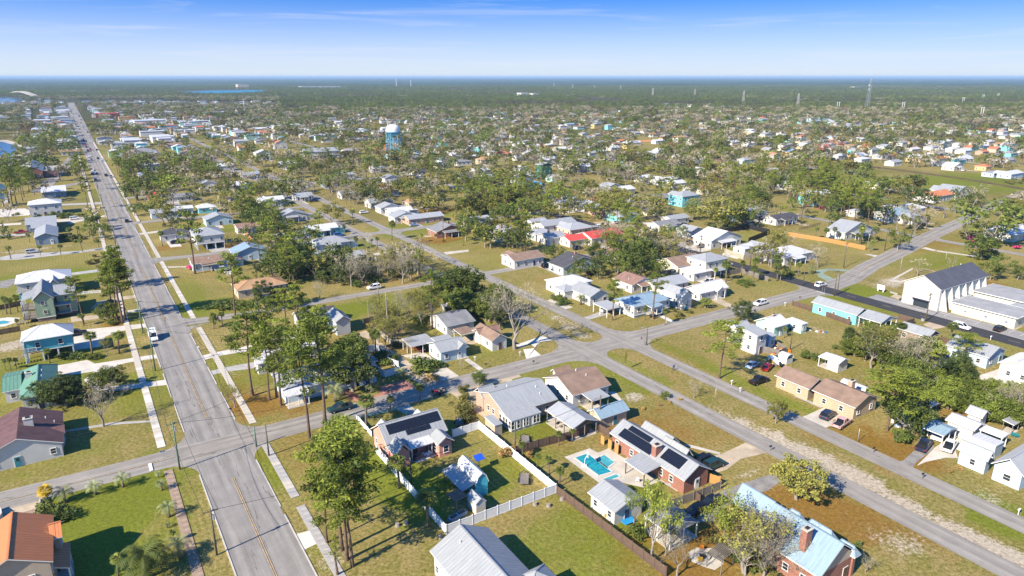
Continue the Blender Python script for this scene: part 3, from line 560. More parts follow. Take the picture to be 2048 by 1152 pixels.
wpoly('water', [(-40, 283), (6, 284), (28, 290), (37, 296), (30, 304), (24, 312), (24, 325), (2, 337), (-60, 388), (-400, 388), (-400, 283)], WATER, .07, 'blue bay water beyond the beach')
wpoly('water', [(-60, 367), (2, 367), (14, 373), (10, 398), (-60, 402)], WATER, .074, 'strip of blue bay water behind waterside pines')
wpoly('water', [(355, 184), (420, 181.2), (500, 179.5), (560, 180), (520, 184), (440, 186.5), (380, 186.5)], mat('lagoon_water', (.03, .20, .30), .35, var=.08, scale=.01, fine=.1), .3, 'far turquoise lagoon among the woods')
wpoly('water', [(-300, 196), (0, 194), (50, 198), (20, 206), (-300, 215)], WATER, .2, 'far arm of the bay by the bridge')
CLAY = mat('orange_clay', (.55, .26, .10), .95, var=.15, scale=.1, fine=1)
for i, p in enumerate([[(1100, 263), (1130, 261), (1140, 264), (1105, 266)], [(1150, 270), (1205, 267), (1215, 270), (1160, 273)], [(1270, 281), (1305, 279), (1308, 283), (1275, 285)], [(1158, 283), (1180, 281), (1178, 285), (1160, 286)]]): wpoly('ballfield', p, CLAY, .05, 'orange clay infield of a far ball field').name = 'field'
# ------------------------------------------------------------------ houses
RECTS = []       # occupied footprints (s0,s1,t0,t1)
LAND = []        # landmarks: (short name, x, y)
WINM = {}
def win_mesh(wd, ht):
    k = (wd, ht)
    if k in WINM: return WINM[k]
    mb = MB(); f = .09
    mb.box((0, 0, ht / 2 - f / 2), (wd, .10, f)); mb.box((0, -.015, -ht / 2 + f / 2 - .01), (wd + .12, .16, f)); mb.box((0, -.003, 0), (wd - 2 * f, .07, .05))
    for sx in (-1, 1): mb.box((sx * (wd / 2 - f / 2), -.002, 0), (f, .10, ht - f * 2))
    a = mb.mesh('window', [TRIM]); mb = MB(); mb.box((0, .01, 0), (wd - 2 * f + .01, .03, ht - 2 * f + .01)); b = mb.mesh('pane', [GLASS])
    mb = MB(); mb.box((0, 0, 0), (wd, .08, ht)); mb.box((0, -.03, 0), (wd - .2, .06, ht - .2), 1); mb.box((0, -.045, 0), (wd - .2, .06, .05), 0)
    c = mb.mesh('window', [TRIM, GLASS]); WINM[k] = (a, b, c); return WINM[k]
def door_mesh(m):
    k = ('d', m.name)
    if k not in WINM:
        mb = MB(); mb.box((0, 0, 1.03), (1.0, .08, 2.06), 0); mb.box((0, .02, 1.06), (1.2, .06, 2.16), 1); mb.box((0, -.045, 1.5), (.5, .03, .6), 2); mb.box((.38, -.06, 1.0), (.06, .06, .12), 3)
        WINM[k] = mb.mesh('door', [m, TRIM, GLASS, DARKM])
    return WINM[k]
DOORC = [mat('door_' + n, c, .5, var=.05) for n, c in (('teal', (.05, .25, .3)), ('white', (.75, .75, .72)), ('brown', (.18, .09, .05)), ('navy', (.04, .06, .14)))]
def lb(lp, d, z): return [(p[0], p[1], p[2] - d) for p in lp]
def roof_profile(prof, half, L0, L1, axis, c, ov, mats, name, parent, th=.16, seams=False):
    """roof extruded along its ridge; prof: list of (offset across, z) from one eave over the ridge to the other"""
    mb = MB(); cx, cy = c
    def P(o, l, z): return (cx + l, cy + o, z) if axis == 't' else (cx - o, cy + l, z)
    run = 0
    for (o0, z0), (o1, z1) in zip(prof, prof[1:]):
        d = math.hypot(o1 - o0, z1 - z0)
        q = [P(o0, L0, z0), P(o0, L1, z0), P(o1, L1, z1), P(o1, L0, z1)]; uvq = [(0, run), (L1 - L0, run), (L1 - L0, run + d), (0, run + d)]
        mb.face(q, 0, uvq); mb.face(lb(q[::-1], th, 0), 1)
        for l in (L0, L1):
            e = [P(o0, l, z0), P(o1, l, z1), P(o1, l, z1 - th), P(o0, l, z0 - th)]
            mb.face(e if l == L1 else e[::-1], 1)
        run += d
    for (o, z) in (prof[0], prof[-1]): mb.face([P(o, L0, z), P(o, L1, z), P(o, L1, z - th), P(o, L0, z - th)], 1)
    ob = mb.build(name, mats, parent)
    if seams:
        sb = MB(); n = int((L1 - L0) / .62)
        for (o0, z0), (o1, z1) in zip(prof, prof[1:]):
            for i in range(n + 1):
                l = L0 + .02 + (L1 - L0 - .04) * i / max(n, 1); sb.beam(P(o0, l, z0 + .01), P(o1, l, z1 + .01), .04, 0, .045)
        if len(prof) == 3: sb.beam(P(prof[1][0], L0, prof[1][1] + .03), P(prof[1][0], L1, prof[1][1] + .03), .28, 0, .05)
        tag(sb.build('roof_seam', mats[0], ob), None, None, None, 'stuff')
    return ob
def hip(x0, x1, y0, y1, ze, rise, axis, mats, name, parent, th=.16):
    mb = MB(); w_, h_ = x1 - x0, y1 - y0
    if axis == 't': d = min(h_ / 2, w_ / 2 - .01); A_, B_ = (x0 + d, (y0 + y1) / 2), (x1 - d, (y0 + y1) / 2)
    else: d = min(w_ / 2, h_ / 2 - .01); A_, B_ = ((x0 + x1) / 2, y0 + d), ((x0 + x1) / 2, y1 - d)
    zr = ze + rise; a = (*A_, zr); b = (*B_, zr); c0, c1, c2, c3 = (x0, y0, ze), (x1, y0, ze), (x1, y1, ze), (x0, y1, ze); sl = math.hypot(d, rise)
    if axis == 't': fs = [([c0, c1, b, a], w_, d), ([c1, c2, b], h_, 0), ([c2, c3, a, b], w_, d), ([c3, c0, a], h_, 0)]
    else: fs = [([c0, c1, a], w_, 0), ([c1, c2, b, a], h_, d), ([c2, c3, b], w_, 0), ([c3, c0, a, b], h_, d)]
    for q, ln, dd in fs: mb.face(q, 0, [(0, 0), (ln, 0), (ln - d, sl), (d, sl)] if len(q) == 4 else [(0, 0), (ln, 0), (ln / 2, sl)])
    for p, q in ((c0, c1), (c1, c2), (c2, c3), (c3, c0)): mb.face([lb([p], th, 0)[0], lb([q], th, 0)[0], q, p], 1)
    mb.face(lb([c3, c2, c1, c0], th, 0), 1); o = mb.build(name, mats, parent)
    sb = MB(); cap = .22
    for p, q in ((c0, a), (c3, a if axis == 't' else b), (c1, b if axis == 't' else a), (c2, b), (a, b)): sb.beam((p[0], p[1], p[2] + .02), (q[0], q[1], q[2] + .02), cap, 0, .05)
    sb.build('ridge_cap', mats[0], o); return o
def house(nick, label, wall, roof, T, vols, cat='house', name='house', near=True, extra=None, group=None, door=None, rot=0, wsp=3.3, seams=None):
    """vols: (type, eave z, pts, ridge, rise, opts). pts are eave corners read in the survey tile T, or ('c', x, y, along t, along s)"""
    ox, oy, k = T; loc = []
    for v in vols:
        ty, z, pts, rg, rise = v[:5]; op = v[5] if len(v) > 5 else {}
        if pts[0] == 'c':
            s0, t0 = ST(ox + pts[1] / k, oy + pts[2] / k, z * .5); r = (s0 - pts[4] / 2, s0 + pts[4] / 2, t0 - pts[3] / 2, t0 + pts[3] / 2)
        elif pts[0] in ('r', 'R'): r = None
        else:
            q = [ST(ox + x / k, oy + y / k, op.get('pz', z)) for x, y in pts]; r = (min(a[0] for a in q), max(a[0] for a in q), min(a[1] for a in q), max(a[1] for a in q))
        if pts[0] == 'R': b0 = loc[0][2]; r = (b0[1] + pts[1], b0[1] + pts[2], b0[2] + pts[3], b0[2] + pts[4])
        if pts[0] == 'r':
            b0 = loc[0][2]; r = (b0[0] + pts[1], b0[0] + pts[2], b0[2] + pts[3], b0[2] + pts[4])
        loc.append((ty, z, r, rg, rise, op))
    r0 = loc[0][2]; sc_, tc_ = (r0[0] + r0[1]) / 2, (r0[2] + r0[3]) / 2; cx, cy = W(sc_, tc_)
    root = thing(name, label, cat, (cx, cy, 0), GR + R(rot), group)
    if nick: LAND.append((nick, cx, cy))
    h = hash(label) & 1023; rr = random.Random(len(label) * 7 + int(cx))
    solid = [(x[2], x[1]) for x in loc if x[0] != 'P' and not x[5].get('post')]
    ndoor = 0
    for vi, (ty, z, r, rg, rise, op) in enumerate(loc):
        RECTS.append((r[0] - .4, r[1] + .4, r[2] - .4, r[3] + .4))
        y0, y1, x0, x1 = r[0] - sc_, r[1] - sc_, r[2] - tc_, r[3] - tc_
        ov = op.get('ov', .45); z0 = op.get('z0', 0); wm = WALL[op.get('wall', wall)]; rmn = op.get('roof', roof); rm = ROOF[rmn]
        tr = op.get('trim', TRIM); zw = z - .17; th = .16
        wx0, wx1, wy0, wy1 = x0 + ov, x1 - ov, y0 + ov, y1 - ov
        posts = op.get('post', ty == 'P'); metal = rmn in ('silver', 'white', 'grey', 'blue', 'green', 'orange', 'red', 'azure', 'rust')
        sm = (near if seams is None else seams) and metal
        cxm, cym = (x0 + x1) / 2, (y0 + y1) / 2; ax = rg[0]
        L0, L1 = ((x0 - cxm), (x1 - cxm)) if ax == 't' else ((y0 - cym), (y1 - cym))
        hw = ((y1 - y0) if ax == 't' else (x1 - x0)) / 2
        rtype = op.get('r', ty if ty in 'GHSFB' else 'S')
        # ---- roof
        if rtype == 'H': ob = hip(x0, x1, y0, y1, z, rise, ax, [rm, tr], 'roof', root)
        elif rtype == 'F':
            mb = MB(); mb.box((cxm, cym, z - .1), (x1 - x0, y1 - y0, .22), 1); mb.face([(x0 + .15, y0 + .15, z + .014), (x1 - .15, y0 + .15, z + .014), (x1 - .15, y1 - .15, z + .014), (x0 + .15, y1 - .15, z + .014)], 0)
            if op.get('par'):
                for (a, b_, c_, d_) in ((cxm, y0 + .1, x1 - x0, .2), (cxm, y1 - .1, x1 - x0, .2), (x0 + .1, cym, .2, y1 - y0 - .4), (x1 - .1, cym, .2, y1 - y0 - .4)): mb.box((a, b_, z + .22), (c_, d_, .4), 1)
            ob = mb.build('roof', [rm, tr], root)
        else:
            if rtype == 'G': prof = [(-hw, z), (0, z + rise), (hw, z)]
            elif rtype == 'B': prof = [(-hw, z), (-hw * .62, z + rise * .72), (0, z + rise), (hw * .62, z + rise * .72), (hw, z)]
            elif rtype == 'A': prof = [(-hw, z)] + [(-hw * math.cos(a), z + rise * math.sin(a)) for a in (.5, 1.0, math.pi / 2, 2.14, 2.64)] + [(hw, z)]
            else: prof = [(-hw, z), (hw, z + rise)] if rg[1:] == '+' else [(-hw, z + rise), (hw, z)]
            ob = roof_profile(prof, hw, L0, L1, ax, (cxm, cym), ov, [rm, tr], 'roof', root, seams=sm)
        for (fx, fy) in op.get('vent', []):
            mb = MB(); mb.tube([(0, 0, -.4), (0, 0, .45)], .09, 6); pz = z + (rise * (1 - abs(fy - .5) * 2) if rtype in 'GH' else rise * .5)
            px, py = (x0 + (x1 - x0) * fx, y0 + (y1 - y0) * fy) if ax == 't' else (x0 + (x1 - x0) * fy, y0 + (y1 - y0) * fx)
            mb.build('vent_pipe', WHITE, ob, loc=(px, py, pz))
        for (fx, fy, sz, top, cm) in op.get('chim', []):
            mb = MB(); px, py = x0 + (x1 - x0) * fx, y0 + (y1 - y0) * fy; mb.box((0, 0, top / 2 + .5), (sz, sz * .75, top - 1)); mb.box((0, 0, top + .05), (sz + .16, sz * .75 + .16, .12), 1); mb.box((0, 0, top + .2), (sz * .5, sz * .4, .2), 2)
            mb.build('chimney', [WALL[cm] if isinstance(cm, str) else cm, CONC, DARKM], ob, loc=(px, py, 0))
        for (fx0, fx1, fy0, fy1, nx_, ny_) in op.get('solar', []):     # panels on a gable slope: fractions along the ridge and up the slope of the side named
            side = op.get('sside', -1); pmx = {}
            for i in range(nx_):
                for j in range(ny_):
                    la = L0 + (L1 - L0) * (fx0 + (fx1 - fx0) * i / nx_); lb_ = L0 + (L1 - L0) * (fx0 + (fx1 - fx0) * (i + 1) / nx_)
                    ua, ub = fy0 + (fy1 - fy0) * j / ny_, fy0 + (fy1 - fy0) * (j + 1) / ny_
                    def PP(l, u, dz): 
                        o = side * hw * (1 - u); zz = z + rise * u + .09 + dz
                        return (cxm + l, cym + o, zz) if ax == 't' else (cxm - o, cym + l, zz)
                    g = .012; mb = MB(); q = [PP(la + g, ua + .003, 0), PP(lb_ - g, ua + .003, 0), PP(lb_ - g, ub - .003, 0), PP(la + g, ub - .003, 0)]
                    mb.face(q); ql = lb(q, .06, 0)
                    for e in range(4): mb.face([ql[e], ql[(e + 1) % 4], q[(e + 1) % 4], q[e]], 1)
                    mb.build('solar_panel', [PANEL, DARKM], ob)
        # ---- posts or walls
        if posts:
            pw = op.get('pw', .16); pm = op.get('pm', TRIM); n1 = max(1, round((x1 - x0) / 3.2)); n2 = max(1, round((y1 - y0) / 3.6)); done = set()
            for i in range(n1 + 1):
                for j in range(n2 + 1):
                    if 0 < i < n1 and 0 < j < n2: continue
                    px, py = x0 + .25 + (x1 - x0 - .5) * i / n1, y0 + .25 + (y1 - y0 - .5) * j / n2
                    if any(a[0] - sc_ < py < a[1] - sc_ and a[2] - tc_ < px < a[3] - tc_ for a, _ in solid): continue
                    top = z - .16 + (rise * ((py - y0) / (y1 - y0) if rg == 's+' else 0) if rtype == 'S' else 0)
                    if rtype == 'S':
                        fr = ((py - y0) / (y1 - y0)) if ax == 't' else (1 - (px - x0) / (x1 - x0)); top = z - .2 + rise * (fr if rg[1:] == '+' else 1 - fr)
                    mb = MB(); mb.box((0, 0, (top + z0) / 2), (pw, pw, top - z0)); mb.build('post', pm, root, loc=(px, py, 0))
            if op.get('slab', True):
                mb = MB(); mb.box((cxm, cym, .06 + z0), (x1 - x0 - .1, y1 - y0 - .1, .12)); mb.build('porch_floor', CONC, root)
            if rtype in 'GB' :
                mb = MB()
                for l in ((L0 + .2), (L1 - .2)):
                    q = [(-hw + .3, z - .17), (hw - .3, z - .17), (0, z + rise - .3)]
                    q = [((cxm + l, cym + o, zz) if ax == 't' else (cxm - o, cym + l, zz)) for o, zz in q]; mb.face(q)
                mb.build('gable', wm, root)
            continue
        mb = MB(); c4 = [(wx0, wy0), (wx1, wy0), (wx1, wy1), (wx0, wy1)]
        for i in range(4):
            a, b_ = c4[i], c4[(i + 1) % 4]; ln = math.dist(a, b_); mb.face([(*a, z0), (*b_, z0), (*b_, zw), (*a, zw)], 0, [(0, z0), (ln, z0), (ln, zw), (0, zw)])
        if rtype in 'GB':
            pr = [(-hw + ov, zw), (0, zw + rise * (1 - ov / hw) if rtype == 'G' else zw + rise - .25), (hw - ov, zw)]
            if rtype == 'B': pr = [(-hw + ov, zw), (-hw * .6, zw + rise * .66), (0, zw + rise - .2), (hw * .6, zw + rise * .66), (hw - ov, zw)]
            for l in ((L0 + ov), (L1 - ov)):
                q = [((cxm + l, cym + o, zz) if ax == 't' else (cxm - o, cym + l, zz)) for o, zz in pr]
                mb.face(q, 1 if 'gw' in op else 0, [(o, zz) for o, zz in pr])
        elif rtype == 'S':
            zr = zw + rise
            for i in range(4):
                a, b_ = c4[i], c4[(i + 1) % 4]
                def zz(p):
                    fr = ((p[1] - y0) / (y1 - y0)) if ax == 't' else (1 - (p[0] - x0) / (x1 - x0)); return zw + rise * (fr if rg[1:] == '+' else 1 - fr) + .002
                if zz(a) - zw > .03 or zz(b_) - zw > .03: mb.face([(*a, zw), (*b_, zw), (*b_, zz(b_)), (*a, zz(a))], 0)
        mb.build('wall', [wm, WALL[op.get('gw', wall)]], root)
        for (x_, y_) in (c4 if near else []):
            pass
        if z0 > .3:
            mb = MB(); mb.box(((wx0 + wx1) / 2, (wy0 + wy1) / 2, z0 - .1), (wx1 - wx0 + .1, wy1 - wy0 + .1, .2)); mb.build('floor_slab', TRIM, root)
            if op.get('base'):
                mb = MB(); mb.box(((wx0 + wx1) / 2, (wy0 + wy1) / 2, (z0 - .2) / 2), (wx1 - wx0 - .3, wy1 - wy0 - .3, z0 - .2)); mb.build('foundation', WALL[op['base']], root)
            else:
                n1 = max(1, round((wx1 - wx0) / 3.4)); n2 = max(1, round((wy1 - wy0) / 3.6))
                for i in range(n1 + 1):
                    for j in range(n2 + 1):
                        m2 = MB(); m2.box((0, 0, (z0 - .2) / 2), (.32, .32, z0 - .2)); m2.build('stilt', TRIM, root, loc=(wx0 + .2 + (wx1 - wx0 - .4) * i / n1, wy0 + .2 + (wy1 - wy0 - .4) * j / n2, 0))
        # ---- openings
        if op.get('win', True):
            rows = [z0 + 1.55] if z - z0 < 4.6 else [z0 + 1.55, z0 + 4.35]
            wd, ht = op.get('wsize', (1.0, 1.25)); fm, pm_, cm_ = win_mesh(wd, ht)
            for fi, (ex, ey, nxx, nyy, ln, rz) in enumerate(((1, 0, 0, -1, wx1 - wx0, 0), (0, 1, -1, 0, wy1 - wy0, -math.pi / 2), (1, 0, 0, 1, wx1 - wx0, math.pi), (0, 1, 1, 0, wy1 - wy0, math.pi / 2))):
                if fi >= 2 and not near: continue
                n = int(ln / op.get('wsp', wsp)); 
                if ln > 2.2: n = max(n, 1)
                for zz in rows:
                    if zz + ht / 2 > zw - .1: zz = (zw + z0) / 2 + .15
                    if ht > zw - z0 - .5: continue
                    for i in range(n):
                        f = (i + .5) / n + rr.uniform(-.06, .06)
                        px = (wx0 + (wx1 - wx0) * f) if ex else (wx0 if nxx < 0 else wx1); py = (wy0 + (wy1 - wy0) * f) if ey else (wy0 if nyy < 0 else wy1)
                        hid = False
                        for aj, (a, za) in enumerate(solid):
                            qx, qy = px + nxx * .5, py + nyy * .5
                            if a is not r and a[0] - sc_ - .2 < qy < a[1] - sc_ + .2 and a[2] - tc_ - .2 < qx < a[3] - tc_ + .2: hid = True
                        if hid: continue
                        if ndoor == 0 and zz == rows[0] and fi in ((0, 1) if door is None else (door,)) and i == n // 2 and z0 < 1:
                            put('door', door_mesh(rr.choice(DOORC)), root, (px + nxx * .06, py + nyy * .06, z0 + .02), rz); ndoor = 1; continue
                        if near:
                            o = put('window', fm, root, (px + nxx * .05, py + nyy * .05, zz), rz); put('pane', pm_, o)
                        else: put('window', cm_, root, (px + nxx * .05, py + nyy * .05, zz), rz)
    if extra: extra(root, loc, sc_, tc_)
    return root
def P_(*a): return list(a)
# ---- foreground, built volume by volume
house('the orange-roofed house', 'two-storey beige stucco house with orange metal roof and gables', 'beige', 'orange', A,
    [('G', 6.3, P_((425, 1035), (335, 690), (-240, 1090)), 's', 2.4, dict(wsp=3.6)), ('G', 6.0, P_((392, 846), (500, 835), (488, 716)), 't', 1.3, {}), ('P', 3.3, P_((520, 1098), (415, 1100), (560, 885)), 's+', 1.0, dict(r='S', pw=.2)), ('G', 4.6, P_((290, 985), (425, 985), (425, 910)), 't', .8, dict(win=False))])
house('the maroon-roofed house', 'white house with large maroon shingle roof and cream chimney', 'white', 'maroon', Z1,
    [('G', 3.0, P_((104.5, 890), (126, 822), (-52, 915)), 's', 2.9, dict(vent=[(.7, .8), (.6, .9)], chim=[(.62, .45, 1.5, 6.6, CONCW)])), ('G', 2.9, P_((104, 868), (128, 866), (130, 850)), 't', 1.0, {})])
house('the green-roofed house', 'low house with green metal hip roof and cream chimney', 'white', 'green', E_,
    [('H', 3.2, P_((150, 890), (440, 800), (462, 606)), 's', 2.0, dict(chim=[(.25, .55, 1.3, 5.3, CONCW)], vent=[(.4, .6), (.6, .6)])), ('G', 3.0, P_((12, 836), (158, 802), (188, 655)), 't', 1.3, {})])
def stair(root, x, y, z, n=8, wd=1.2, dx=-.3, m=None):
    for i in range(n):
        mb = MB(); mb.box((0, 0, 0), (.32, wd, .06)); mb.build('step', m or GWOOD, root, loc=(x + dx * i, y, z - (i + 1) * z / (n + 1)))
def rail(root, pts, z, h=1.0, m=None):
    m = m or TRIM
    for (a, b) in zip(pts, pts[1:]):
        mb = MB(); mb.beam((*a, z + h), (*b, z + h), .08, 0, .06); mb.beam((*a, z + .15), (*b, z + .15), .05, 0, .05); n = max(2, int(math.dist(a, b) / .28))
        for i in range(n + 1): mb.beam((a[0] + (b[0] - a[0]) * i / n, a[1] + (b[1] - a[1]) * i / n, z), (a[0] + (b[0] - a[0]) * i / n, a[1] + (b[1] - a[1]) * i / n, z + h), .05 if i % 6 else .11)
        mb.build('railing', m, root)
def teal_deck(root, loc, sc_, tc_):
    r = loc[0][2]; x0 = r[2] - tc_; y0 = r[0] - sc_; y1 = r[1] - sc_
    mb = MB(); mb.box((x0 + 1.6, 0, 2.9), (3.0, y1 - y0 - 1, .2)); mb.build('deck', GWOOD, root); rail(root, [(x0 + 3, y0 + .5), (x0 + .15, y0 + .5), (x0 + .15, y1 - .5)], 3.0)
    stair(root, x0 + .2, y0 + 1.4, 3.0, 10)
    for yy in (y0 + .6, 0, y1 - .6):
        mb = MB(); mb.box((0, 0, 3.05), (.24, .24, 6.1)); mb.build('post', TRIM, root, loc=(x0 + .3, yy, 0))
house('the teal stilt house', 'teal house on white stilts with pale metal hip roof', 'teal', 'white', R5, [('H', 6.2, P_((258, 1048), (938, 940), (935, 815)), 't', 2.3, dict(z0=3.0, ov=.6, wsp=4.2, wsize=(1.1, 1.5)))], extra=teal_deck)
def sage_x(root, loc, sc_, tc_):
    r = loc[0][2]; x0 = r[2] - tc_ - 1.9; y0 = r[0] - sc_ + .8
    for z in (3.6, 6.4) :
        mb = MB(); mb.box((x0 + .6, y0 + 4, z - 2.4), (3.2, 7.5, .2)); mb.build('deck', GWOOD, root); rail(root, [(x0 + 2, y0 + .3), (x0 - .9, y0 + .3), (x0 - .9, y0 + 7.6)], z - 2.3, 1, GWOOD)
    for yy in (y0 + .4, y0 + 3.8, y0 + 7.5):
        mb = MB(); mb.box((0, 0, 3.4), (.2, .2, 6.8)); mb.build('post', TRIM, root, loc=(x0 - .8, yy, 0))
    stair(root, x0 - 1, y0 + 1, 1.3, 6, 1.4, -.35)
house('the sage green house', 'two-storey sage green gabled house with wooden balconies and grey metal roof', 'green', 'silver', R5,
    [('G', 7.0, P_((402, 525), (692, 480), (600, 335)), 's', 2.6, dict(z0=1.4, base='brown', wsp=3.2)), ('G', 6.8, P_((690, 452), (975, 415), (935, 330)), 't', 2.2, dict(z0=1.2, base='brown')), ('P', 4.0, P_((697, 582), (908, 556), (897, 486)), 't+', 1.2, dict(r='S', z0=1.2)), ('P', 6.6, P_((272, 525), (402, 505), (450, 405)), 's-', 1.0, dict(r='S', slab=False, pw=.2))], extra=sage_x)
house('the long white stilt house', 'long white house raised on a teal base with white metal roof', 'white', 'white', R5,
    [('H', 5.6, P_((185, 306), (900, 222), (908, 112)), 't', 2.2, dict(z0=2.4, base='teal', wsp=4.4)), ('G', 5.0, P_((626, 300), (748, 296), (720, 240)), 's', 1.5, dict(z0=2.3, base='teal', win=False))], extra=lambda root, loc, a, b: rail(root, [(loc[0][2][2] - b + .2, loc[0][2][0] - a + .2), (loc[0][2][2] - b + 9, loc[0][2][0] - a + .2)], 2.4))
house('the white two-storey house', 'white two-storey house with hip roof behind a line of shrubs', 'white', 'white', J, [('H', 6.2, P_((216, 490), (482, 470), (492, 440)), 't', 2.0, dict(wsp=4))], near=False)
house('the slate blue pair', 'slate blue house with two pale gabled metal roofs', 'bluegrey', 'silver', J, [('G', 3.4, P_((245, 672), (455, 655), (455, 628)), 't', 1.2, {}), ('G', 3.6, P_((200, 635), (455, 625), (455, 572)), 't', 1.8, {})], near=False)
house('the blue-grey gabled house', 'blue-grey house with pale gabled roof beside a row of palms', 'bluegrey', 'silver', J, [('G', 3.6, P_((268, 748), (446, 735), (466, 662)), 's', 1.8, {})], near=False)
house('the grey-blue waterside house', 'low grey-blue house with white roof near the brick hall', 'bluegrey', 'white', J, [('G', 3.4, P_((326, 388), (520, 376), (528, 336)), 't', 2.2, {})], near=False)
house('the brick hall', 'red brick hall with arched windows and pale roof by the bay', 'brick', 'silver', J, [('G', 5.6, P_((162, 222), (346, 214), (290, 160)), 's', 3.6, dict(wsp=2.6, wsize=(1.1, 2.2))), ('F', 5.0, P_((346, 214), (466, 204), (440, 178)), 't', 0, dict(par=True, ov=.1, roof='gravel'))], cat='hall', name='brick_hall', near=False)
house('the stilted grey house', 'white house on stilts with silver hip roof beside an orange fence', 'white', 'silver', J, [('H', 6.2, P_((1540, 722), (1800, 716), (1745, 664)), 't', 2.2, dict(z0=2.8, wsp=3.4))], near=False)
# centre foreground
house('the coral house', 'coral pink house with grey metal roofs and black solar panels', 'coral', 'silver', R2,
    [('G', 3.3, P_((200, 372), (946, 385), (352, 548)), 't', 2.9, dict(solar=[(.1, .97, .46, .88, 12, 2), (.36, .76, .24, .45, 5, 1)], sside=-1)), ('G', 3.1, P_((433, 642), (602, 586), (355, 555)), 's', 1.9, dict(win=False)),
     ('G', 3.1, P_((858, 530), (1008, 482), (760, 445)), 's', 1.2, dict(wsize=(1.2, 1.5), roof='silver')), ('P', 2.7, P_((602, 566), (806, 505), (548, 528)), 't+', .7, dict(r='S', roof='white')),
     ('G', 3.0, ('R', -1.5, 1.3, 1.6, 4), 's', 1.0, dict(post=True, roof='white', slab=False)), ('G', 3.0, ('R', -1.5, 1.3, 9.6, 12), 's', 1.0, dict(post=True, roof='white', slab=False))])
house('the white barn shed', 'turquoise barn-style shed with white gambrel roof and lean-to', 'turq', 'white', R2,
    [('B', 2.6, P_((1205, 912), (1335, 882), (1150, 700)), 's', 2.0, dict(ov=.15, win=False)), ('P', 2.2, P_((1078, 972), (1200, 935), (912, 770)), 's-', .7, dict(r='S', roof='silver', pm=GWOOD, slab=False))], cat='shed', name='barn_shed', seams=False)
house('the small cream shed', 'small cream shed with grey gable roof in the fenced yard', 'cream', 'silver', R2, [('G', 2.3, P_((1215, 1105), (1318, 1066), (1137, 1010)), 's', .8, dict(ov=.12, win=False))], cat='shed', name='garden_shed', seams=False)
house('the peach brick house', 'peach brick house with broad grey metal roof and glazed porch', 'peach', 'silver', R3,
    [('G', 3.2, P_((130, 300), (908, 352), (470, 520)), 't', 2.3, dict(vent=[(.8, .35), (.78, .2), (.4, .6)])), ('G', 3.3, P_((130, 302), (290, 345), (330, 300)), 't', 1.6, dict(win=False)), ('S', 2.8, P_((495, 590), (772, 498), (655, 412)), 't+', .5, dict(wall='white', wsp=1.05, wsize=(.85, 1.9), ov=.15))], wsp=3.0)
house('the brown-roofed house', 'white and brick house with brown shingle roof on the corner lot', 'white', 'brown', R3,
    [('G', 3.1, P_((1092, 338), (1462, 236), (798, 168)), 't', 2.4, dict(vent=[(.55, .6), (.6, .65), (.62, .35)])), ('G', 3.0, P_((872, 105), (940, 130), (1058, 80)), 't', .9, dict(win=False))])
house('the grey pavilion', 'open pavilion with grey metal gable roof beside the lawn', 'wood', 'grey', R3, [('G', 3.0, P_((1058, 640), (1335, 582), (850, 478)), 's', 1.2, dict(post=True, pm=GWOOD))], cat='pavilion', name='pavilion')
house('the pale blue roofed outbuilding', 'low outbuilding with pale blue metal roof beside the utility pole', 'tan', 'blue', R3, [('G', 2.7, P_((1370, 568), (1640, 478), (1225, 490)), 't', 1.3, dict(wsp=5))], cat='outbuilding', name='outbuilding')
house('the flat patio cover', 'flat grey metal patio cover behind the brown-roofed house', 'white', 'silver', R3, [('P', 2.8, P_((1275, 395), (1448, 345), (1165, 322)), 't+', .3, dict(r='S', pm=GWOOD))], cat='patio cover', name='patio_cover')
house('the narrow side shed', 'weathered lattice shed with flat grey top beside the white fence', 'tan', 'silver', R3, [('S', 2.5, P_((330, 630), (412, 610), (262, 548)), 't+', .2, dict(ov=.1, win=False))], cat='shed', name='lattice_shed', seams=False)
house('the solar brick house', 'long brick house with grey metal roof and black solar panels by the pool', 'brick', 'silver', C,
    [('G', 3.1, P_((1382, 385), (1600, 298), (780, 5)), 's', 2.0, dict(solar=[(.12, .36, .3, .92, 3, 2), (.46, .9, .12, .62, 8, 2), (.56, .86, .64, .94, 6, 1)], sside=1, chim=[(.2, .42, 1.5, 5.6, 'brick')])), ('G', 3.0, P_((1200, 85), (1340, 78), (1060, -40)), 's', 1.4, dict(win=False)), ('G', 3.0, P_((1330, 185), (1450, 185), (1210, 90)), 's', 1.5, dict(win=False)),
     ('P', 2.7, P_((1062, 335), (1192, 280), (898, 228)), 's-', .5, dict(r='S', roof='silver', pm=WOODP, slab=False))])
house('the pool house', 'white pool house with ribbed grey metal gable roof', 'white', 'silver', C, [('G', 2.8, P_((820, 650), (1072, 540), (610, 478)), 's', 1.3, dict(wsp=3))], cat='pool house', name='pool_house')
house('the grey carport', 'grey hip-roofed carport beside the wooden fence', 'grey', 'shingle', C, [('G', 2.9, P_((1262, 822), (1500, 718), (1225, 592)), 's', 1.3, dict(post=True))], cat='carport', name='carport')
house('the pale blue metal roofed house', 'large brick house with pale blue metal roofs and tall brick chimney', 'brick', 'blue', R4,
    [('G', 3.6, P_((1320, 1152), (1750, 905), (560, 690)), 's', 3.6, dict(gw='beige', chim=[(.22, .36, 1.3, 8.2, 'brick')], vent=[(.5, .3), (.35, .25)], roof='blue')), ('G', 3.4, P_((700, 570), (862, 440), (440, 300)), 's', 2.8, dict(gw='brick')),
     ('H', 3.9, P_((1035, 555), (1155, 550), (930, 470)), 's', 1.2, dict(win=False)), ('H', 4.2, P_((1360, 755), (1505, 755), (1130, 600)), 's', 1.4, dict(win=False)), ('H', 3.8, P_((1640, 930), (1752, 915), (1470, 800)), 's', 1.2, dict(win=False))])
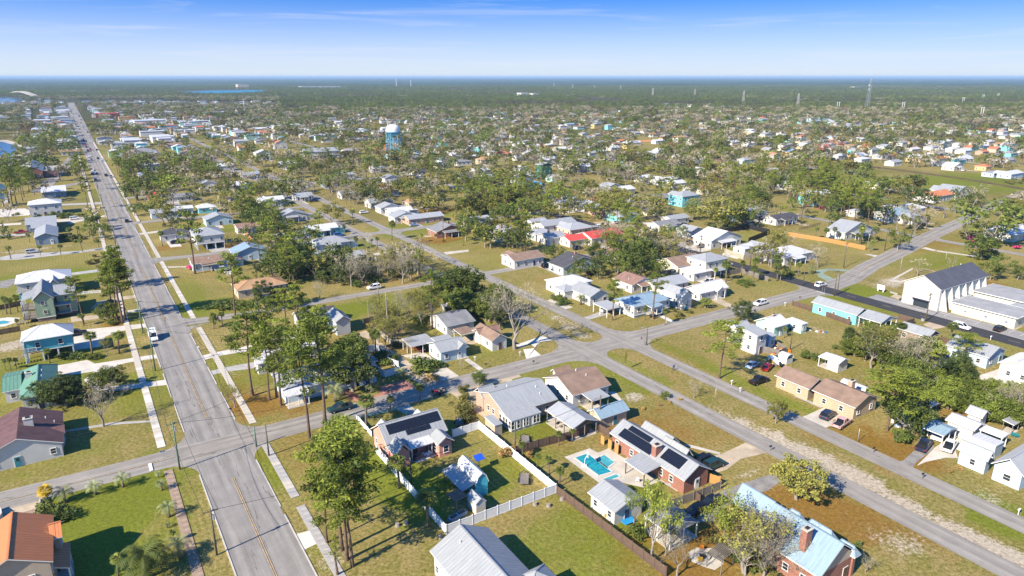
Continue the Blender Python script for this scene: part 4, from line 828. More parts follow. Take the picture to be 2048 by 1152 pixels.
house('the big white roof at the bottom edge', 'large white house with pale grey metal hip roof at the bottom edge', 'white', 'silver', B,
    [('G', 4.0, P_((1485, 912), (1690, 1330), (2300, 1225)), 's', 2.6, dict(vent=[(.8, .35)])), ('H', 3.6, P_((1520, 1065), (1600, 1240), (1850, 1030)), 's', 1.5, dict(win=False, post=True, pw=.25)), ('H', 4.0, P_((2130, 1300), (2450, 1200), (2140, 1125)), 's', 1.6, {})], seams=True)
# pine-shaded block
house('the pine-shaded house', 'pale blue two-storey house with grey hip roofs hidden behind pines', 'blue', 'shingle', F_,
    [('H', 5.6, P_((808, 615), (975, 580), (905, 525)), 't', 1.4, dict(wsp=3.5)), ('H', 3.2, P_((200, 800), (790, 700), (680, 560)), 't', 2.0, dict(wall='blue', roof='silver')), ('P', 3.0, P_((240, 860), (430, 830), (380, 780)), 't+', .5, dict(r='S', roof='white'))])
house('the long white pine house', 'low white house with long white metal roof among pines', 'white', 'white', F_, [('G', 3.2, P_((40, 525), (515, 465), (480, 412)), 't', 1.4, {}), ('G', 3.0, P_((0, 610), (110, 590), (60, 540)), 't', 1.0, {})])
house('the grey garage', 'tall pale grey metal garage with gable roof at the lane end', 'grey', 'silver', F_, [('G', 4.2, P_((665, 262), (768, 252), (552, 205)), 's', 1.5, dict(win=False))], cat='garage', name='garage')
house('the dark-roofed bungalow', 'white bungalow with dark shingle roof behind pines', 'white', 'dark', F_, [('G', 3.0, P_((330, 255), (560, 205), (600, 155)), 't', 1.6, {})])
house('the pale blue cottage', 'pale blue cottage with grey metal roof and white gabled porch', 'blue', 'silver', F_,
    [('G', 3.1, P_((1455, 505), (1700, 465), (1365, 440)), 't', 1.5, dict(wsp=2.6)), ('G', 3.0, P_((1610, 485), (1705, 470), (1600, 440)), 's', 1.3, dict(post=True, pw=.2)), ('S', 2.9, P_((1425, 420), (1570, 395), (1430, 395)), 't+', .2, dict(win=False))])
house('the low blue carport', 'low carport with pale metal roof holding a red car', 'blue', 'silver', F_, [('P', 2.8, P_((1285, 460), (1430, 425), (1165, 415)), 't+', .4, dict(r='S', slab=False))], cat='carport', name='carport')
house('the white brown-roofed house', 'small white house with brown shingle hip roof beside the bare tree', 'white', 'brown', F_,
    [('G', 3.0, P_((1885, 430), (2018, 395), (1740, 330)), 's', 1.6, {}), ('G', 3.0, P_((1735, 345), (1900, 310), (1960, 335)), 't', 1.2, dict(roof='rust', win=False))])
house('the rust-brown carport', 'small brown-roofed carport beside the white brown-roofed house', 'white', 'brown', F_, [('P', 2.7, P_((1600, 350), (1735, 355), (1690, 310)), 't+', .3, dict(r='S', slab=False))], cat='carport', name='carport')
house('the grey shingled house', 'low house with broad grey shingle roof under trees', 'white', 'shingle', F_, [('G', 3.0, P_((1490, 290), (1760, 260), (1560, 180)), 't', 1.7, {}), ('S', 2.8, P_((1490, 145), (1618, 130), (1600, 112)), 't+', .3, dict(roof='white'))])
# right of the grassy median
for args in [
    ('the raised porch house', 'white raised house with dappled metal roof and dark screened porch', 'white', 'blue', H_, [('H', 3.8, P_((920, 130), (1245, 92), (1110, 22)), 't', 1.6, dict(z0=.9, base='grey', wsp=3)), ('P', 3.3, ('r', -2.2, .6, 5, 10), 't+', .3, dict(r='S', z0=.6))]),
    ('the metal roofed garage', 'tall white garage with silver metal gable roof', 'white', 'silver', H_, [('G', 4.6, P_((1345, 62), (1458, 50), (1150, -10)), 's', 1.8, dict(wsp=5))]),
    ('the flat white carport', 'flat-roofed carport with a white car beneath', 'mint', 'grey', H_, [('P', 2.7, P_((745, 165), (875, 148), (645, 125)), 't+', .25, dict(r='S', pw=.2, slab=False))]),
    ('the grey-roofed white bungalow', 'white bungalow with grey metal roof beside the paired streets', 'white', 'silver', H_, [('G', 3.1, P_((600, 62), (790, 40), (455, 5)), 's', 1.8, dict(wsp=2.8)), ('H', 3.0, P_((360, 5), (470, 20), (440, -30)), 't', 1.2, {})]),
    ('the white arcade house', 'white house with pale metal roof and gabled front porch', 'white', 'white', H_, [('G', 3.2, P_((1370, 0), (1705, 0), (1600, -50)), 't', 2.0, dict(wsp=3)), ('G', 3.0, P_((1625, 22), (1715, 12), (1600, -15)), 's', 1.2, dict(post=True))])]:
    house(*args[:6], cat='garage' if 'garage' in args[0] else 'carport' if 'carport' in args[0] else 'house', name='garage' if 'garage' in args[0] else 'carport' if 'carport' in args[0] else 'house')
house('the white two-storey house by the boats', 'white two-storey house with grey and white roof beside parked boats', 'white', 'grey', R6,
    [('S', 5.6, P_((740, 335), (890, 290), (520, 250)), 't+', .8, dict(wsp=3, roof='silver')), ('S', 3.4, P_((880, 345), (985, 320), (900, 290)), 't+', .3, dict(wall='blue', ov=.2)), ('G', 3.4, P_((470, 240), (640, 190), (540, 150)), 't', 1.0, dict(win=False))])
house('the mint and white house', 'white and mint house with white metal roof and brick chimney', 'mint', 'white', R6,
    [('G', 3.2, P_((905, 208), (1155, 170), (705, 130)), 't', 1.8, dict(chim=[(.55, .5, .8, 5.4, 'brick')])), ('S', 2.9, P_((1300, 185), (1386, 165), (1170, 100)), 't+', .2, dict(ov=.2, roof='white'))])
house('the open-sided white shed', 'white shed with pale metal roof and open carport end', 'white', 'white', R6, [('G', 2.7, P_((1785, 690), (1918, 632), (1640, 610)), 's', .8, dict(win=False)), ('P', 2.6, P_((1640, 635), (1745, 600), (1512, 590)), 's-', .4, dict(r='S'))], cat='shed', name='shed')
house('the white tarp shed', 'small white tarp shed beside piled yard goods', 'white', 'white', R6, [('A', 1.6, P_((1090, 620), (1200, 600), (1015, 580)), 's', 1.0, dict(r='A', ov=.1, win=False))], cat='shed', name='tarp_shed', seams=False)
house('the long brick house', 'long yellow brick house with two-part brown shingle roof and white garage', 'yellow', 'brown', I_,
    [('G', 3.0, P_((330, 812), (445, 735), (68, 690)), 's', 1.7, dict(wsp=3.4)), ('G', 3.15, P_((700, 960), (830, 850), (350, 815)), 's', 1.8, dict(wsp=3.6, chim=[(.8, .55, 1.3, 5.4, 'peach')]))])
house('the white arched greenhouse', 'low white arched cover behind the long brick house', 'white', 'white', I_, [('A', 1.5, P_((770, 838), (822, 820), (600, 752)), 's', 1.0, dict(r='A', ov=.05, win=False))], cat='greenhouse', name='greenhouse', seams=False)
house('the long aqua house', 'long aqua house with grey metal gable roof behind a wooden fence', 'aqua', 'silver', I_, [('G', 3.3, P_((712, 220), (815, 190), (368, 105)), 's', 1.5, dict(wsp=4))])
house('the big white carport', 'open carport with broad pale metal gable roof', 'white', 'silver', I_, [('G', 3.2, P_((890, 278), (1042, 238), (732, 225)), 's', 1.4, dict(post=True, slab=False))], cat='carport', name='carport')
house('the brown brick house', 'small brown brick house with grey metal roof beside the dark street', 'brown', 'silver', I_, [('G', 3.0, P_((1265, 390), (1382, 362), (1090, 300)), 's', 1.4, dict(wsp=3, wsize=(1.2, 1.4))), ('S', 2.8, P_((1290, 385), (1380, 360), (1270, 340)), 't+', .3, dict(win=False))])
house('the white garden shed under trees', 'tiny white shed beneath a light green tree', 'white', 'white', I_, [('G', 2.2, P_((1215, 455), (1290, 440), (1240, 425)), 's', .6, dict(win=False, ov=.1))], cat='shed', name='shed', seams=False)
house('the pale metal roofed blue house', 'pale blue house with long silver roof beside the dark street', 'blue', 'silver', I_, [('G', 3.2, P_((1770, 560), (1905, 492), (1455, 440)), 's', 1.8, dict(wsp=3))])
house('the white cottage in the hedge', 'small white cottage with pale roof half hidden by the hedge', 'white', 'silver', I_, [('G', 2.9, P_((1330, 690), (1500, 640), (1280, 640)), 't', 1.0, {})])
house('the white hall at the right edge', 'white metal building beside the white shell yard', 'white', 'white', I_, [('G', 3.6, P_((1925, 620), (2300, 600), (2000, 520)), 't', 1.5, {})], cat='building', name='building')
house('the pale blue garage court', 'carport with pale blue metal roof sheltering a white car', 'white', 'blue', R7, [('G', 2.8, P_((690, 592), (868, 490), (435, 455)), 's', .7, dict(post=True, slab=False))], cat='carport', name='carport')
house('the white workshop', 'white workshop with wide pale metal roof behind the carport', 'white', 'white', R7, [('G', 3.0, P_((1078, 520), (1240, 440), (705, 375)), 's', .8, dict(win=False, roof='white'))], cat='workshop', name='workshop')
house('the striped gable shed', 'white shed with ribbed grey gable roof and green lean-to', 'white', 'grey', R7, [('G', 2.8, P_((1175, 360), (1288, 310), (960, 280)), 's', 1.2, dict(win=False))], cat='shed', name='shed')
house('the flat white awning', 'flat white awning behind the grey L-shaped house', 'white', 'white', R7, [('P', 2.7, P_((1440, 615), (1530, 570), (1145, 500)), 's-', .2, dict(r='S', slab=True))], cat='awning', name='awning')
house('the grey L-shaped house', 'pale blue L-shaped house with grey metal roof and shuttered windows', 'blue', 'grey', R7,
    [('G', 3.2, P_((1545, 1040), (2250, 760), (1750, 660)), 't', 2.2, dict(wsize=(1.3, 1.3))), ('G', 3.1, P_((1100, 850), (1350, 860), (870, 740)), 's', 1.5, dict(wsp=4)), ('S', 2.9, P_((1340, 720), (1470, 665), (1030, 600)), 's+', .15, dict(roof='white', win=False, ov=.1))])
for x, y, nm in ((500, 230, 'green'), (1545, 460, 'silver')):
    house(None, 'small open picnic shelter with %s roof' % ('grey' if nm == 'green' else 'pale') + (' beside the hedge' if nm == 'green' else ' by the bare tree'), 'white', 'silver', R7, [('P', 2.3, ('c', x, y, 3.2, 2.2), 't+', .3, dict(r='S', pm=GWOOD, pw=.12))], cat='shelter', name='picnic_shelter', seams=False)
# church and hall
def church_x(root, loc, sc_, tc_):
    r = loc[0][2]; y0 = r[0] - sc_ + .5; x0 = r[2] - tc_; x1 = r[3] - tc_; z = loc[0][1]
    for i in range(7):
        x = x0 + 2.2 + (x1 - x0 - 4.4) * i / 6
        mb = MB(); q = [(0, 0, 0), (0, -2.3, 0), (0, -.5, z - .3), (0, 0, z - .3)]
        for dx in (-.22, .22): mb.face([(p[0] + dx, p[1], p[2]) for p in (q if dx < 0 else q[::-1])])
        for a, b in zip(q, q[1:] + q[:1]): mb.face([(a[0] - .22, a[1], a[2]), (a[0] + .22, a[1], a[2]), (b[0] + .22, b[1], b[2]), (b[0] - .22, b[1], b[2])])
        mb.build('buttress', WALL['white'], root, loc=(x, y0, 0))
        if i < 6: mb = MB(); mb.box((0, 0, 0), (2.6, .06, z - 1.6)); mb.build('stained_glass', mat('church_glass', (.16, .30, .33), .2, var=.3, scale=3), root, loc=(x + (x1 - x0 - 4.4) / 12, y0 - .05, z / 2 + .3))
    mb = MB(); mb.box((0, 0, 2.6), (.9, 5.2, .25)); mb.box((.3, 0, 1.2), (.3, 4.6, 2.3), 1); mb.build('entrance_canopy', [mat('navy_awning', (.02, .025, .06), .8), GLASS], root, loc=(x0 + .2, -.5, 0))
house('the church', 'white church with steep slate grey roof and slanted buttresses', 'white', 'navy', R8, [('G', 7.2, P_((650, 385), (1272, 200), (160, 268)), 't', 3.4, dict(win=False, ov=.5, vent=[(.85, .6)]))], cat='church', name='church', extra=church_x)
house('the church hall', 'low white church hall wing with flat grey gravel roof', 'cream', 'gravel', R8, [('F', 3.6, P_((800, 530), (1640, 750), (1010, 450)), 's', 0, dict(ov=.7, wsp=5, wsize=(.9, .7)))], cat='hall', name='church_hall')
house('the rear church hall', 'rear church hall wing with grey gravel roof and courtyard windows', 'cream', 'gravel', R8, [('F', 4.0, P_((1090, 395), (1715, 545), (1320, 300)), 's', 0, dict(ov=.7, wsp=4, wsize=(1.3, .8))), ('F', 3.4, P_((1640, 600), (2100, 700), (1720, 500)), 's', 0, dict(ov=.5)), ('F', 3.0, P_((650, 480), (820, 520), (1060, 440)), 't', 0, dict(post=True, slab=False))], cat='hall', name='church_hall')
# ------------------------------------------------------------------ middle distance houses: middle of the building (picture survey), size along t and s, eave, roof form, ridge
CW = dict(white='white', cream='cream', teal='teal', aqua='aqua', mint='mint', blue='pale blue', grey='grey', bluegrey='slate blue', coral='coral', peach='peach brick', brick='red brick', brown='brown brick', yellow='yellow brick', tan='tan', darkgreen='dark green', red='dark red', ochre='ochre', beige='beige', green='sage green')
CR = dict(silver='silver metal', white='white metal', grey='grey metal', blue='pale blue metal', green='green metal', orange='orange metal', red='red metal', azure='bright blue metal', rust='rusty metal', maroon='maroon shingle', brown='brown shingle', dark='dark shingle', tan='tan shingle', shingle='grey shingle', gravel='grey gravel', navy='slate grey shingle', tile='clay tile')
MID = '''313 397 9 8 3.6 G s red red|328 428 12 8 3.2 G t blue silver|366 421 9 6 3 G t blue white|413 418 9 8 3 H t aqua white|436 441 12 9 3.2 G s blue silver|351 471 12 8 3 G t white dark|352 397 16 8 3 G t white shingle
424 526 14 8 3.2 G t blue brown|497 507 12 9 3.4 G s blue blue|519 575 15 9 3 H t tan tan|236 292 12 10 6.5 H t white silver|288 310 22 16 6 H t tan shingle|305 333 20 8 4 F t white white|415 372 10 8 4 G s white silver|446 336 14 9 4 G t white white|300 352 14 8 3 G t white grey
541 404 13 9 3.2 G t white white|584 434 13 8 3.2 G s white silver|642 461 13 8 3.2 G t aqua white|603 470 9 6 2.8 F t white silver|662 488 13 10 3.2 H t blue silver|690 520 14 9 3.2 G t white silver|640 512 12 5 2.8 S t white silver|560 476 6 5 2.8 G t white white|495 457 10 7 3 G t white rust|655 527 10 7 3 G s white silver
707 389 17 8 3.2 G t white silver|774 384 12 8 3.2 G t blue white|758 407 13 9 3.2 G t white silver|776 418 11 8 3 G s white silver|798 425 12 8 3 G t grey white|806 436 12 8 3 G s white silver|846 438 18 8 3 G t peach grey|893 463 14 9 3 G s brick shingle|828 407 10 9 3 H t tan tan|781 360 11 8 4 G s white shingle|658 366 9 8 5 G t bluegrey dark|580 331 16 9 4 G t white white|527 312 14 10 6 G s white white|640 308 30 14 6 G t white silver|700 305 14 9 4 G t white silver|960 343 13 9 3.2 H t white white|968 323 11 9 4 H s tan tan|963 299 12 9 5 H t aqua white|1006 310 12 9 3.4 H t ochre tile|975 357 10 8 3.4 G t white silver|996 366 13 8 3.2 G t brick maroon|912 312 12 8 4 G t white white|880 330 10 8 3.4 G s cream white|930 352 9 7 3 G t white silver|835 345 10 8 3.4 G t white dark|752 340 9 7 3.2 G t white white
1057 374 19 8 3.4 H t white azure|1088 341 9 8 9 G s darkgreen silver|1108 358 9 8 3.4 G t mint white|1045 342 10 8 4 G s white white|1040 360 11 8 4 G s white silver|1060 354 8 6 3 F t white silver|1131 334 9 8 3.4 H t white tan|1164 337 12 10 4 G t white white|1091 321 16 8 3.4 G t white white|1191 300 17 10 3.6 G s white white|1290 358 13 8 3.2 G t white white|1322 364 12 8 3.2 G s white white|1350 370 12 8 3.4 G t white white|1345 361 8 8 4 F t white white|1384 378 13 9 3.2 G t white rust|1417 382 11 9 3.4 G s cream tan|1368 399 13 10 6 H t aqua silver|1323 398 15 9 3 G t tan shingle|1238 383 17 9 3.4 G t white white|1221 377 10 8 4 G s bluegrey silver|1178 415 13 8 3.2 G s white white|1207 424 11 10 3.6 G s peach silver|1246 434 13 10 3.4 H t aqua silver|1245 420 5 4 4 G t tan silver|1301 424 8 4 2.6 G t cream white|1350 440 12 7 3 G t white silver|1327 452 13 8 3 G t white shingle|1381 465 9 8 3.4 G s grey silver|1434 480 18 10 3.6 G s white white|1494 427 13 9 3.2 G t blue silver|1467 434 9 7 3 G t blue silver|1109 451 18 9 3.2 G t white silver|1150 459 13 10 3 H t tan grey|1103 478 9 9 3.2 G t white silver|1153 481 13 8 3 G t white red|1200 475 17 10 3.4 G t white red|1150 531 17 9 3 G s blue dark|1361 530 14 11 3.4 G t cream brown|1413 530 11 9 6 H t cream silver|1391 547 9 7 3 S t white white|1237 514 9 7 3 G s cream rust|1137 570 12 9 3.4 H t white white|1268 567 10 9 3 G s white rust|1331 571 13 8 3 G t white grey|1492 499 9 6 3 G t white white|1515 497 7 6 3.4 G s grey silver|1072 448 9 8 3 G t white silver|1080 470 10 8 3 H t grey grey|1145 402 9 8 3 G s white blue|1085 390 12 9 3 G t aqua silver|1125 410 10 8 3 G t white silver|1265 398 9 6 3 F t grey grey
1571 511 16 11 3.4 H t white white|1698 464 20 9 3.6 G s white silver|1640 392 13 9 4 G t white white|1625 400 10 8 5 G s aqua white|1560 439 16 8 3 G t white dark|1786 432 16 10 4 G t white blue|1812 421 18 10 3.2 H t white white|1820 440 10 8 3 G s white silver|1868 394 22 11 3.6 G t white orange|1905 387 18 12 4 G s white silver|2020 466 22 12 3.4 H t cream white|1715 314 13 11 3.6 G t ochre white|1835 319 14 12 3.6 G s ochre white|1766 313 18 9 3.2 G t grey shingle|1798 307 20 8 3.2 G t mint silver|1924 318 14 10 3.4 G t white white|1986 348 16 8 3 F t blue silver|2020 350 18 9 3.4 G t blue white|1872 310 18 10 3.6 G t white silver|1712 426 9 6 2.8 F t white white|1966 336 9 8 3.4 H t ochre tile|2010 322 12 9 3.4 G t white silver|1756 372 12 8 3 G t cream silver|1570 372 12 9 3.2 G t white white|1553 350 14 9 3.2 G s white silver|1905 335 14 9 3.4 G s cream white|1620 330 10 8 3.4 G t white silver|1540 345 13 8 3.2 G t cream white|1500 340 12 8 3.4 G s white white|1460 330 12 8 3.4 G t white silver|1430 325 12 8 3 G t tan brown
1012 470 14 9 3.2 G s cream silver|950 445 13 9 3 G t peach grey|1045 520 13 9 3.2 G t white brown|1290 310 16 9 3.2 G t white white|1320 304 12 8 3 G s blue white|1240 337 12 8 3.4 G t white silver|1280 328 14 9 3.4 G t tan brown|1400 345 12 8 3.2 G s cream white|1360 330 11 8 3.2 G t white white|1225 312 10 8 3.2 G t bluegrey silver|1150 312 11 8 3.2 G s white silver|1120 300 12 9 3.2 G t white white|1075 305 12 8 3.2 G t cream white|1180 320 10 7 3.2 G t white silver|470 372 12 8 3.2 G t white white|500 352 12 8 3.2 G t white silver|455 395 10 8 3 G s tan brown|605 395 10 8 3 G t white silver|600 370 10 8 3.2 G s white white|690 352 11 8 3.2 G t white silver|720 365 11 8 3.2 G t tan shingle|820 318 11 8 3.2 G t white white|856 300 14 9 3.2 G t brick maroon|850 372 11 8 3.2 G s white silver'''
MIDH = []; CARQ = []
for ent in MID.replace('\n', '|').split('|'):
    x, y, tw, sw, ev, ty, rg, wl, rf = ent.split(); MIDH.append((float(x), float(y), float(tw), float(sw), float(ev), ty, rg, wl, rf))
mr = random.Random(5); SCALEH = .97
for x, y, tw, sw, ev, ty, rg, wl, rf in MIDH:
    tw *= 1.1; sw *= 1.12
    rise = dict(G=.33, H=.36, F=0, S=.08)[ty] * (sw if rg == 't' else tw) / 2; op = {}
    if ty == 'G' and mr.random() < .6: op['vent'] = [(mr.uniform(.3, .7), mr.uniform(.2, .4))]
    if y > 400 and mr.random() < .2: op['chim'] = [(mr.uniform(.3, .7), .5, .9, ev + rise + .7, 'brick')]
    if (x, y) == (1207, 424): op['solar'] = [(.1, .7, .3, .85, 4, 2)]; op['sside'] = 1
    vols = [(ty, ev, ('c', x, y, tw, sw), rg if ty != 'S' else rg + '+', rise, op)]
    if ty in 'GH' and tw > 10 and mr.random() < .75:      # a front porch or a rear wing
        if mr.random() < .55: vols.append(('P', min(ev, 3) - .2, ('r', -2.4, .35, tw * .2, tw * mr.uniform(.5, .8)), 't+', .5, dict(r='S', slab=False)))
        else: vols.append(('G', ev - .15, ('r', sw * .3, sw + mr.uniform(2, 4), tw * .15, tw * .6), 's', rise * .7, dict(win=False)))
        if mr.random() < .4: vols.append(('S', 2.6, ('r', .5, 4.5, tw - .3, tw + 3.2), 's+', .4, dict(ov=.2, win=False)))
    if y < 460 and mr.random() < .85 or mr.random() < .3:
        s_, t_ = ST(x, y, ev * .5); t_ += mr.uniform(-.4, .5) * tw; dw = mr.uniform(1.3, 2.4); ln_ = mr.uniform(6, 13); a_ = s_ - sw * .45; sheet('driveway', [[W(a_, t_ - dw), W(a_ - ln_, t_ - dw * .9), W(a_ - ln_ - .5, t_ + dw), W(a_, t_ + dw * 1.1)]], mr.choice([CONC, SANDM, SHELL, CONCG, SANDM]), .004 + mr.random() * .008, None)
    o = house(None, 'x', wl, rf, Z1, vols, near=False, seams=False); o['label'] = ''
    if y > 330 and mr.random() < .34:
        s_, t_ = st((o.location.x, o.location.y)); CARQ.append((*W(s_ - sw / 2 - mr.uniform(3, 6), t_ + mr.uniform(-.4, .4) * tw), mr.choice(['sedan', 'suv', 'suv', 'pickup']), mr.choice(['white', 'white', 'silver', 'black', 'grey', 'red', 'blue', 'navy'])))
    o['_d'] = '%s %shouse with %s roof' % (CW[wl], 'two-storey ' if 5 <= ev < 8 else 'three-storey ' if ev >= 8 else '', CR[rf])
LAND += [('the palm-planted median', *W(330, 114)), ('the church field', *W(165, 270)), ('the park meadow', *G(1900, 360)), ('the thicket', *G(640, 560))]
# ------------------------------------------------------------------ trees
def leafmat(name, c, c2, trans=.28, hv=.05):
    m = bpy.data.materials.new(name); m.use_nodes = True; nt = m.node_tree; b = nt.nodes['Principled BSDF']; b.inputs['Roughness'].default_value = .65; b.inputs['Specular IOR Level'].default_value = .25
    at = N(nt, 'ShaderNodeAttribute', attribute_name='tint'); oi = N(nt, 'ShaderNodeObjectInfo')
    ad = N(nt, 'ShaderNodeMath', operation='MULTIPLY_ADD'); ad.inputs[1].default_value = .55; L(nt, oi.outputs['Random'], ad.inputs[0]); mu = N(nt, 'ShaderNodeMath', operation='MULTIPLY'); mu.inputs[1].default_value = .6; L(nt, at.outputs['Fac'], mu.inputs[0]); L(nt, mu.outputs[0], ad.inputs[2])
    mx = N(nt, 'ShaderNodeMix', data_type='RGBA'); mx.inputs[6].default_value = (*c, 1); mx.inputs[7].default_value = (*c2, 1); L(nt, ad.outputs[0], mx.inputs[0])
    fm_ = N(nt, 'ShaderNodeMath', operation='MULTIPLY'); fm_.inputs[1].default_value = 7.31; L(nt, oi.outputs['Random'], fm_.inputs[0]); fc_ = N(nt, 'ShaderNodeMath', operation='FRACT'); L(nt, fm_.outputs[0], fc_.inputs[0]); rr_ = N(nt, 'ShaderNodeMapRange'); rr_.inputs[3].default_value = .74; rr_.inputs[4].default_value = 1.25; L(nt, fc_.outputs[0], rr_.inputs[0]); sc_ = N(nt, 'ShaderNodeVectorMath', operation='SCALE'); L(nt, mx.outputs[2], sc_.inputs[0]); L(nt, rr_.outputs[0], sc_.inputs['Scale']); mx = sc_; C0 = sc_.outputs[0]
    L(nt, C0, b.inputs['Base Color']); tr = N(nt, 'ShaderNodeBsdfTranslucent'); L(nt, C0, tr.inputs[0]); ms = N(nt, 'ShaderNodeMixShader'); ms.inputs[0].default_value = trans
    L(nt, b.outputs[0], ms.inputs[1]); L(nt, tr.outputs[0], ms.inputs[2]); L(nt, ms.outputs[0], nt.nodes['Material Output'].inputs[0]); return m
LM = dict(pine=leafmat('pine_needles', (0.080, 0.119, 0.020), (0.287, 0.332, 0.045)), oak=leafmat('evergreen_leaves', (0.054, 0.092, 0.020), (0.222, 0.258, 0.053)), olive=leafmat('olive_spring_leaves', (.145, .150, .030), (.34, .32, .075)), _o=leafmat('dull_olive_leaves', (.080, .080, .024), (.20, .18, .055)), bright=leafmat('bright_new_leaves', (0.129, 0.195, 0.022), (.290, .330, .055)),
    dark=leafmat('dark_cedar_leaves', (0.036, 0.064, 0.020), (0.139, 0.176, 0.045)), palm=leafmat('palm_fronds', (0.067, 0.104, 0.025), (0.277, 0.305, 0.067)), pindo=leafmat('grey_green_fronds', (0.122, 0.152, 0.065), (0.369, 0.398, 0.179)), gold=leafmat('golden_fronds', (0.487, 0.317, 0.030), (0.923, 0.665, 0.075)), rust=leafmat('russet_leaves', (0.183, 0.104, 0.040), (0.406, 0.222, 0.090)), pink=leafmat('pink_buds', (0.317, 0.134, 0.098), (0.665, 0.295, 0.224)),
    grey=leafmat('grey_twigs', (0.207, 0.177, 0.114), (0.498, 0.433, 0.284), .1), hedge=leafmat('hedge_leaves', (0.066, 0.099, 0.017), (.24, .29, .05)), magenta=leafmat('azalea_flowers', (0.548, 0.036, 0.158), (1.108, 0.148, 0.389)), brownp=leafmat('dry_leaves', (0.268, 0.170, 0.059), (0.628, 0.406, 0.149)), thicket=leafmat('scrub_leaves', (0.092, 0.104, 0.027), (0.295, 0.268, 0.075)))
BARK = mat('pine_bark', (.16, .105, .075), .95, var=.3, scale=4, fine=9); BARKG = mat('grey_bark', (.30, .265, .225), .95, var=.25, scale=4, fine=9); BARKP = mat('palm_trunk', (.19, .155, .115), .95, var=.3, scale=3, fine=10)
def cloud(cent, rad, n, size, asp, r, up=.35, tb=0.0):
    """n small leaf faces in each ellipsoid clump"""
    cent = np.asarray(cent, float); rad = np.asarray(rad, float); K = len(cent)
    if K == 0: return np.zeros((0, 3)), np.zeros((0, 4), int), np.zeros(0)
    d = r.normal(size=(K, n, 3)); d /= np.linalg.norm(d, axis=2, keepdims=True); q = r.random((K, n, 1)) ** .42
    p = (cent[:, None] + d * q * rad[:, None]).reshape(-1, 3); m = len(p)
    nn = r.normal(size=(m, 3)); nn += d.reshape(-1, 3) * .9; nn[:, 2] += up * 2; nn /= np.linalg.norm(nn, axis=1, keepdims=True)
    a = np.cross(nn, r.normal(size=(m, 3))); a /= np.linalg.norm(a, axis=1, keepdims=True) + 1e-9; b = np.cross(nn, a)
    sz = size * r.uniform(.65, 1.35, (m, 1)); a = a * sz / 2; b = b * sz / 2 * asp
    V = np.stack([p - a - b * .4, p - b, p + a + b * .3, p + b], 1).reshape(-1, 3); F = np.arange(4 * m).reshape(-1, 4)
    t = np.clip(r.normal(.45, .22, m) + np.repeat(r.normal(0, .22, K), n) + tb, 0, 1); return V, F, t
def crown_mesh(name, parts, m):
    V = np.concatenate([p[0] for p in parts]); off = 0; Fs = []
    for p in parts: Fs.append(p[1] + off); off += len(p[0])
    F = np.concatenate(Fs); T = np.concatenate([p[2] for p in parts]); me = bpy.data.meshes.new(name); mesh_np(me, V, F)
    a = me.attributes.new('tint', 'FLOAT', 'FACE'); a.data.foreach_set('value', T.astype(np.float32)); me.materials.append(m); return me
def limb(mb, p, d, ln, r0, r, depth, tips, bend=.25, n=5, seg=3, spread=.75, up=.15, kids=(2, 3)):
    pts = [Vector(p)]; d = Vector(d).normalized()
    for i in range(seg):
        d = (d + Vector((r.gauss(0, bend), r.gauss(0, bend), r.gauss(0, bend) + up * .5))).normalized(); pts.append(pts[-1] + d * ln / seg)
    mb.tube(pts, [r0 * (1 - .55 * i / seg) for i in range(seg + 1)], n, 0, False)
    if depth == 0: tips.append(tuple(pts[-1])); return
    for k in range(r.randint(*kids)):
        q = pts[-1] if k == 0 else pts[r.randint(1, seg)]
        dd = (d + Vector((r.gauss(0, spread), r.gauss(0, spread), r.gauss(0, spread * .6) + up))).normalized(); limb(mb, q, dd, ln * r.uniform(.6, .8), r0 * .5, r, depth - 1, tips, bend, max(3, n - 1), seg, spread, up, kids)
def pine(i, lod, lm='pine'):
    r = random.Random(100 + i); g = np.random.default_rng(100 + i); mb = MB(); H = 16.0; lean = (r.gauss(0, .5), r.gauss(0, .5)); K = 8
    ax = lambda f: Vector((lean[0] * f * f + .12 * math.sin(f * 6 + i), lean[1] * f * f + .12 * math.cos(f * 5 + i), H * f))
    mb.tube([ax(k / K) for k in range(K + 1)], [.25 * (1 - .75 * k / K) + (.08 if k == 0 else 0) for k in range(K + 1)], 7 if lod == 0 else 4, 0, False)
    C_ = []; Rd = []; nb = {0: r.randint(19, 26), 1: 13, 2: 6}[lod]; base = r.uniform(.38, .55)
    for k in range(nb):
        f = base + (1 - base) * ((k + r.random()) / nb) ** .9; az = k * 2.4 + r.uniform(-.7, .7); ln = (1 - .62 * ((f - base) / (1 - base)) ** 1.4) * r.uniform(2.2, 4.8) * (.75 if f < base + .08 else 1)
        p0 = ax(f); rise = r.uniform(-.12, .35); d = Vector((math.cos(az), math.sin(az), rise)); p1 = p0 + d * ln * .55 + Vector((0, 0, -.1)); p2 = p0 + d * ln + Vector((0, 0, .25))
        if lod < 2: mb.tube([p0, p1, p2], [.07, .05, .02], 4 if lod == 0 else 3, 0, False)
        for q in ((.5, .78, 1.02) if lod == 0 else (.62, 1.0) if lod == 1 else (.8,)):
            if r.random() < (.8 if lod == 0 else 1):
                c = p0 + d * ln * q + Vector((r.gauss(0, .3), r.gauss(0, .3), r.uniform(.05, .4))); s = r.uniform(.72, 1.12) * (1 if lod == 0 else 1.2 if lod == 1 else 1.75)
                C_.append(tuple(c)); Rd.append((s, s, s * .5))
    top = ax(1); C_.append(tuple(top)); Rd.append((.9, .9, .8))
    n, sz, asp = {0: (50, .5, .34), 1: (30, .66, .45), 2: (15, 1.1, .55)}[lod]
    return mb, crown_mesh('crown', [cloud(C_, Rd, n, sz, asp, g, .25)], LM[lm]), BARK
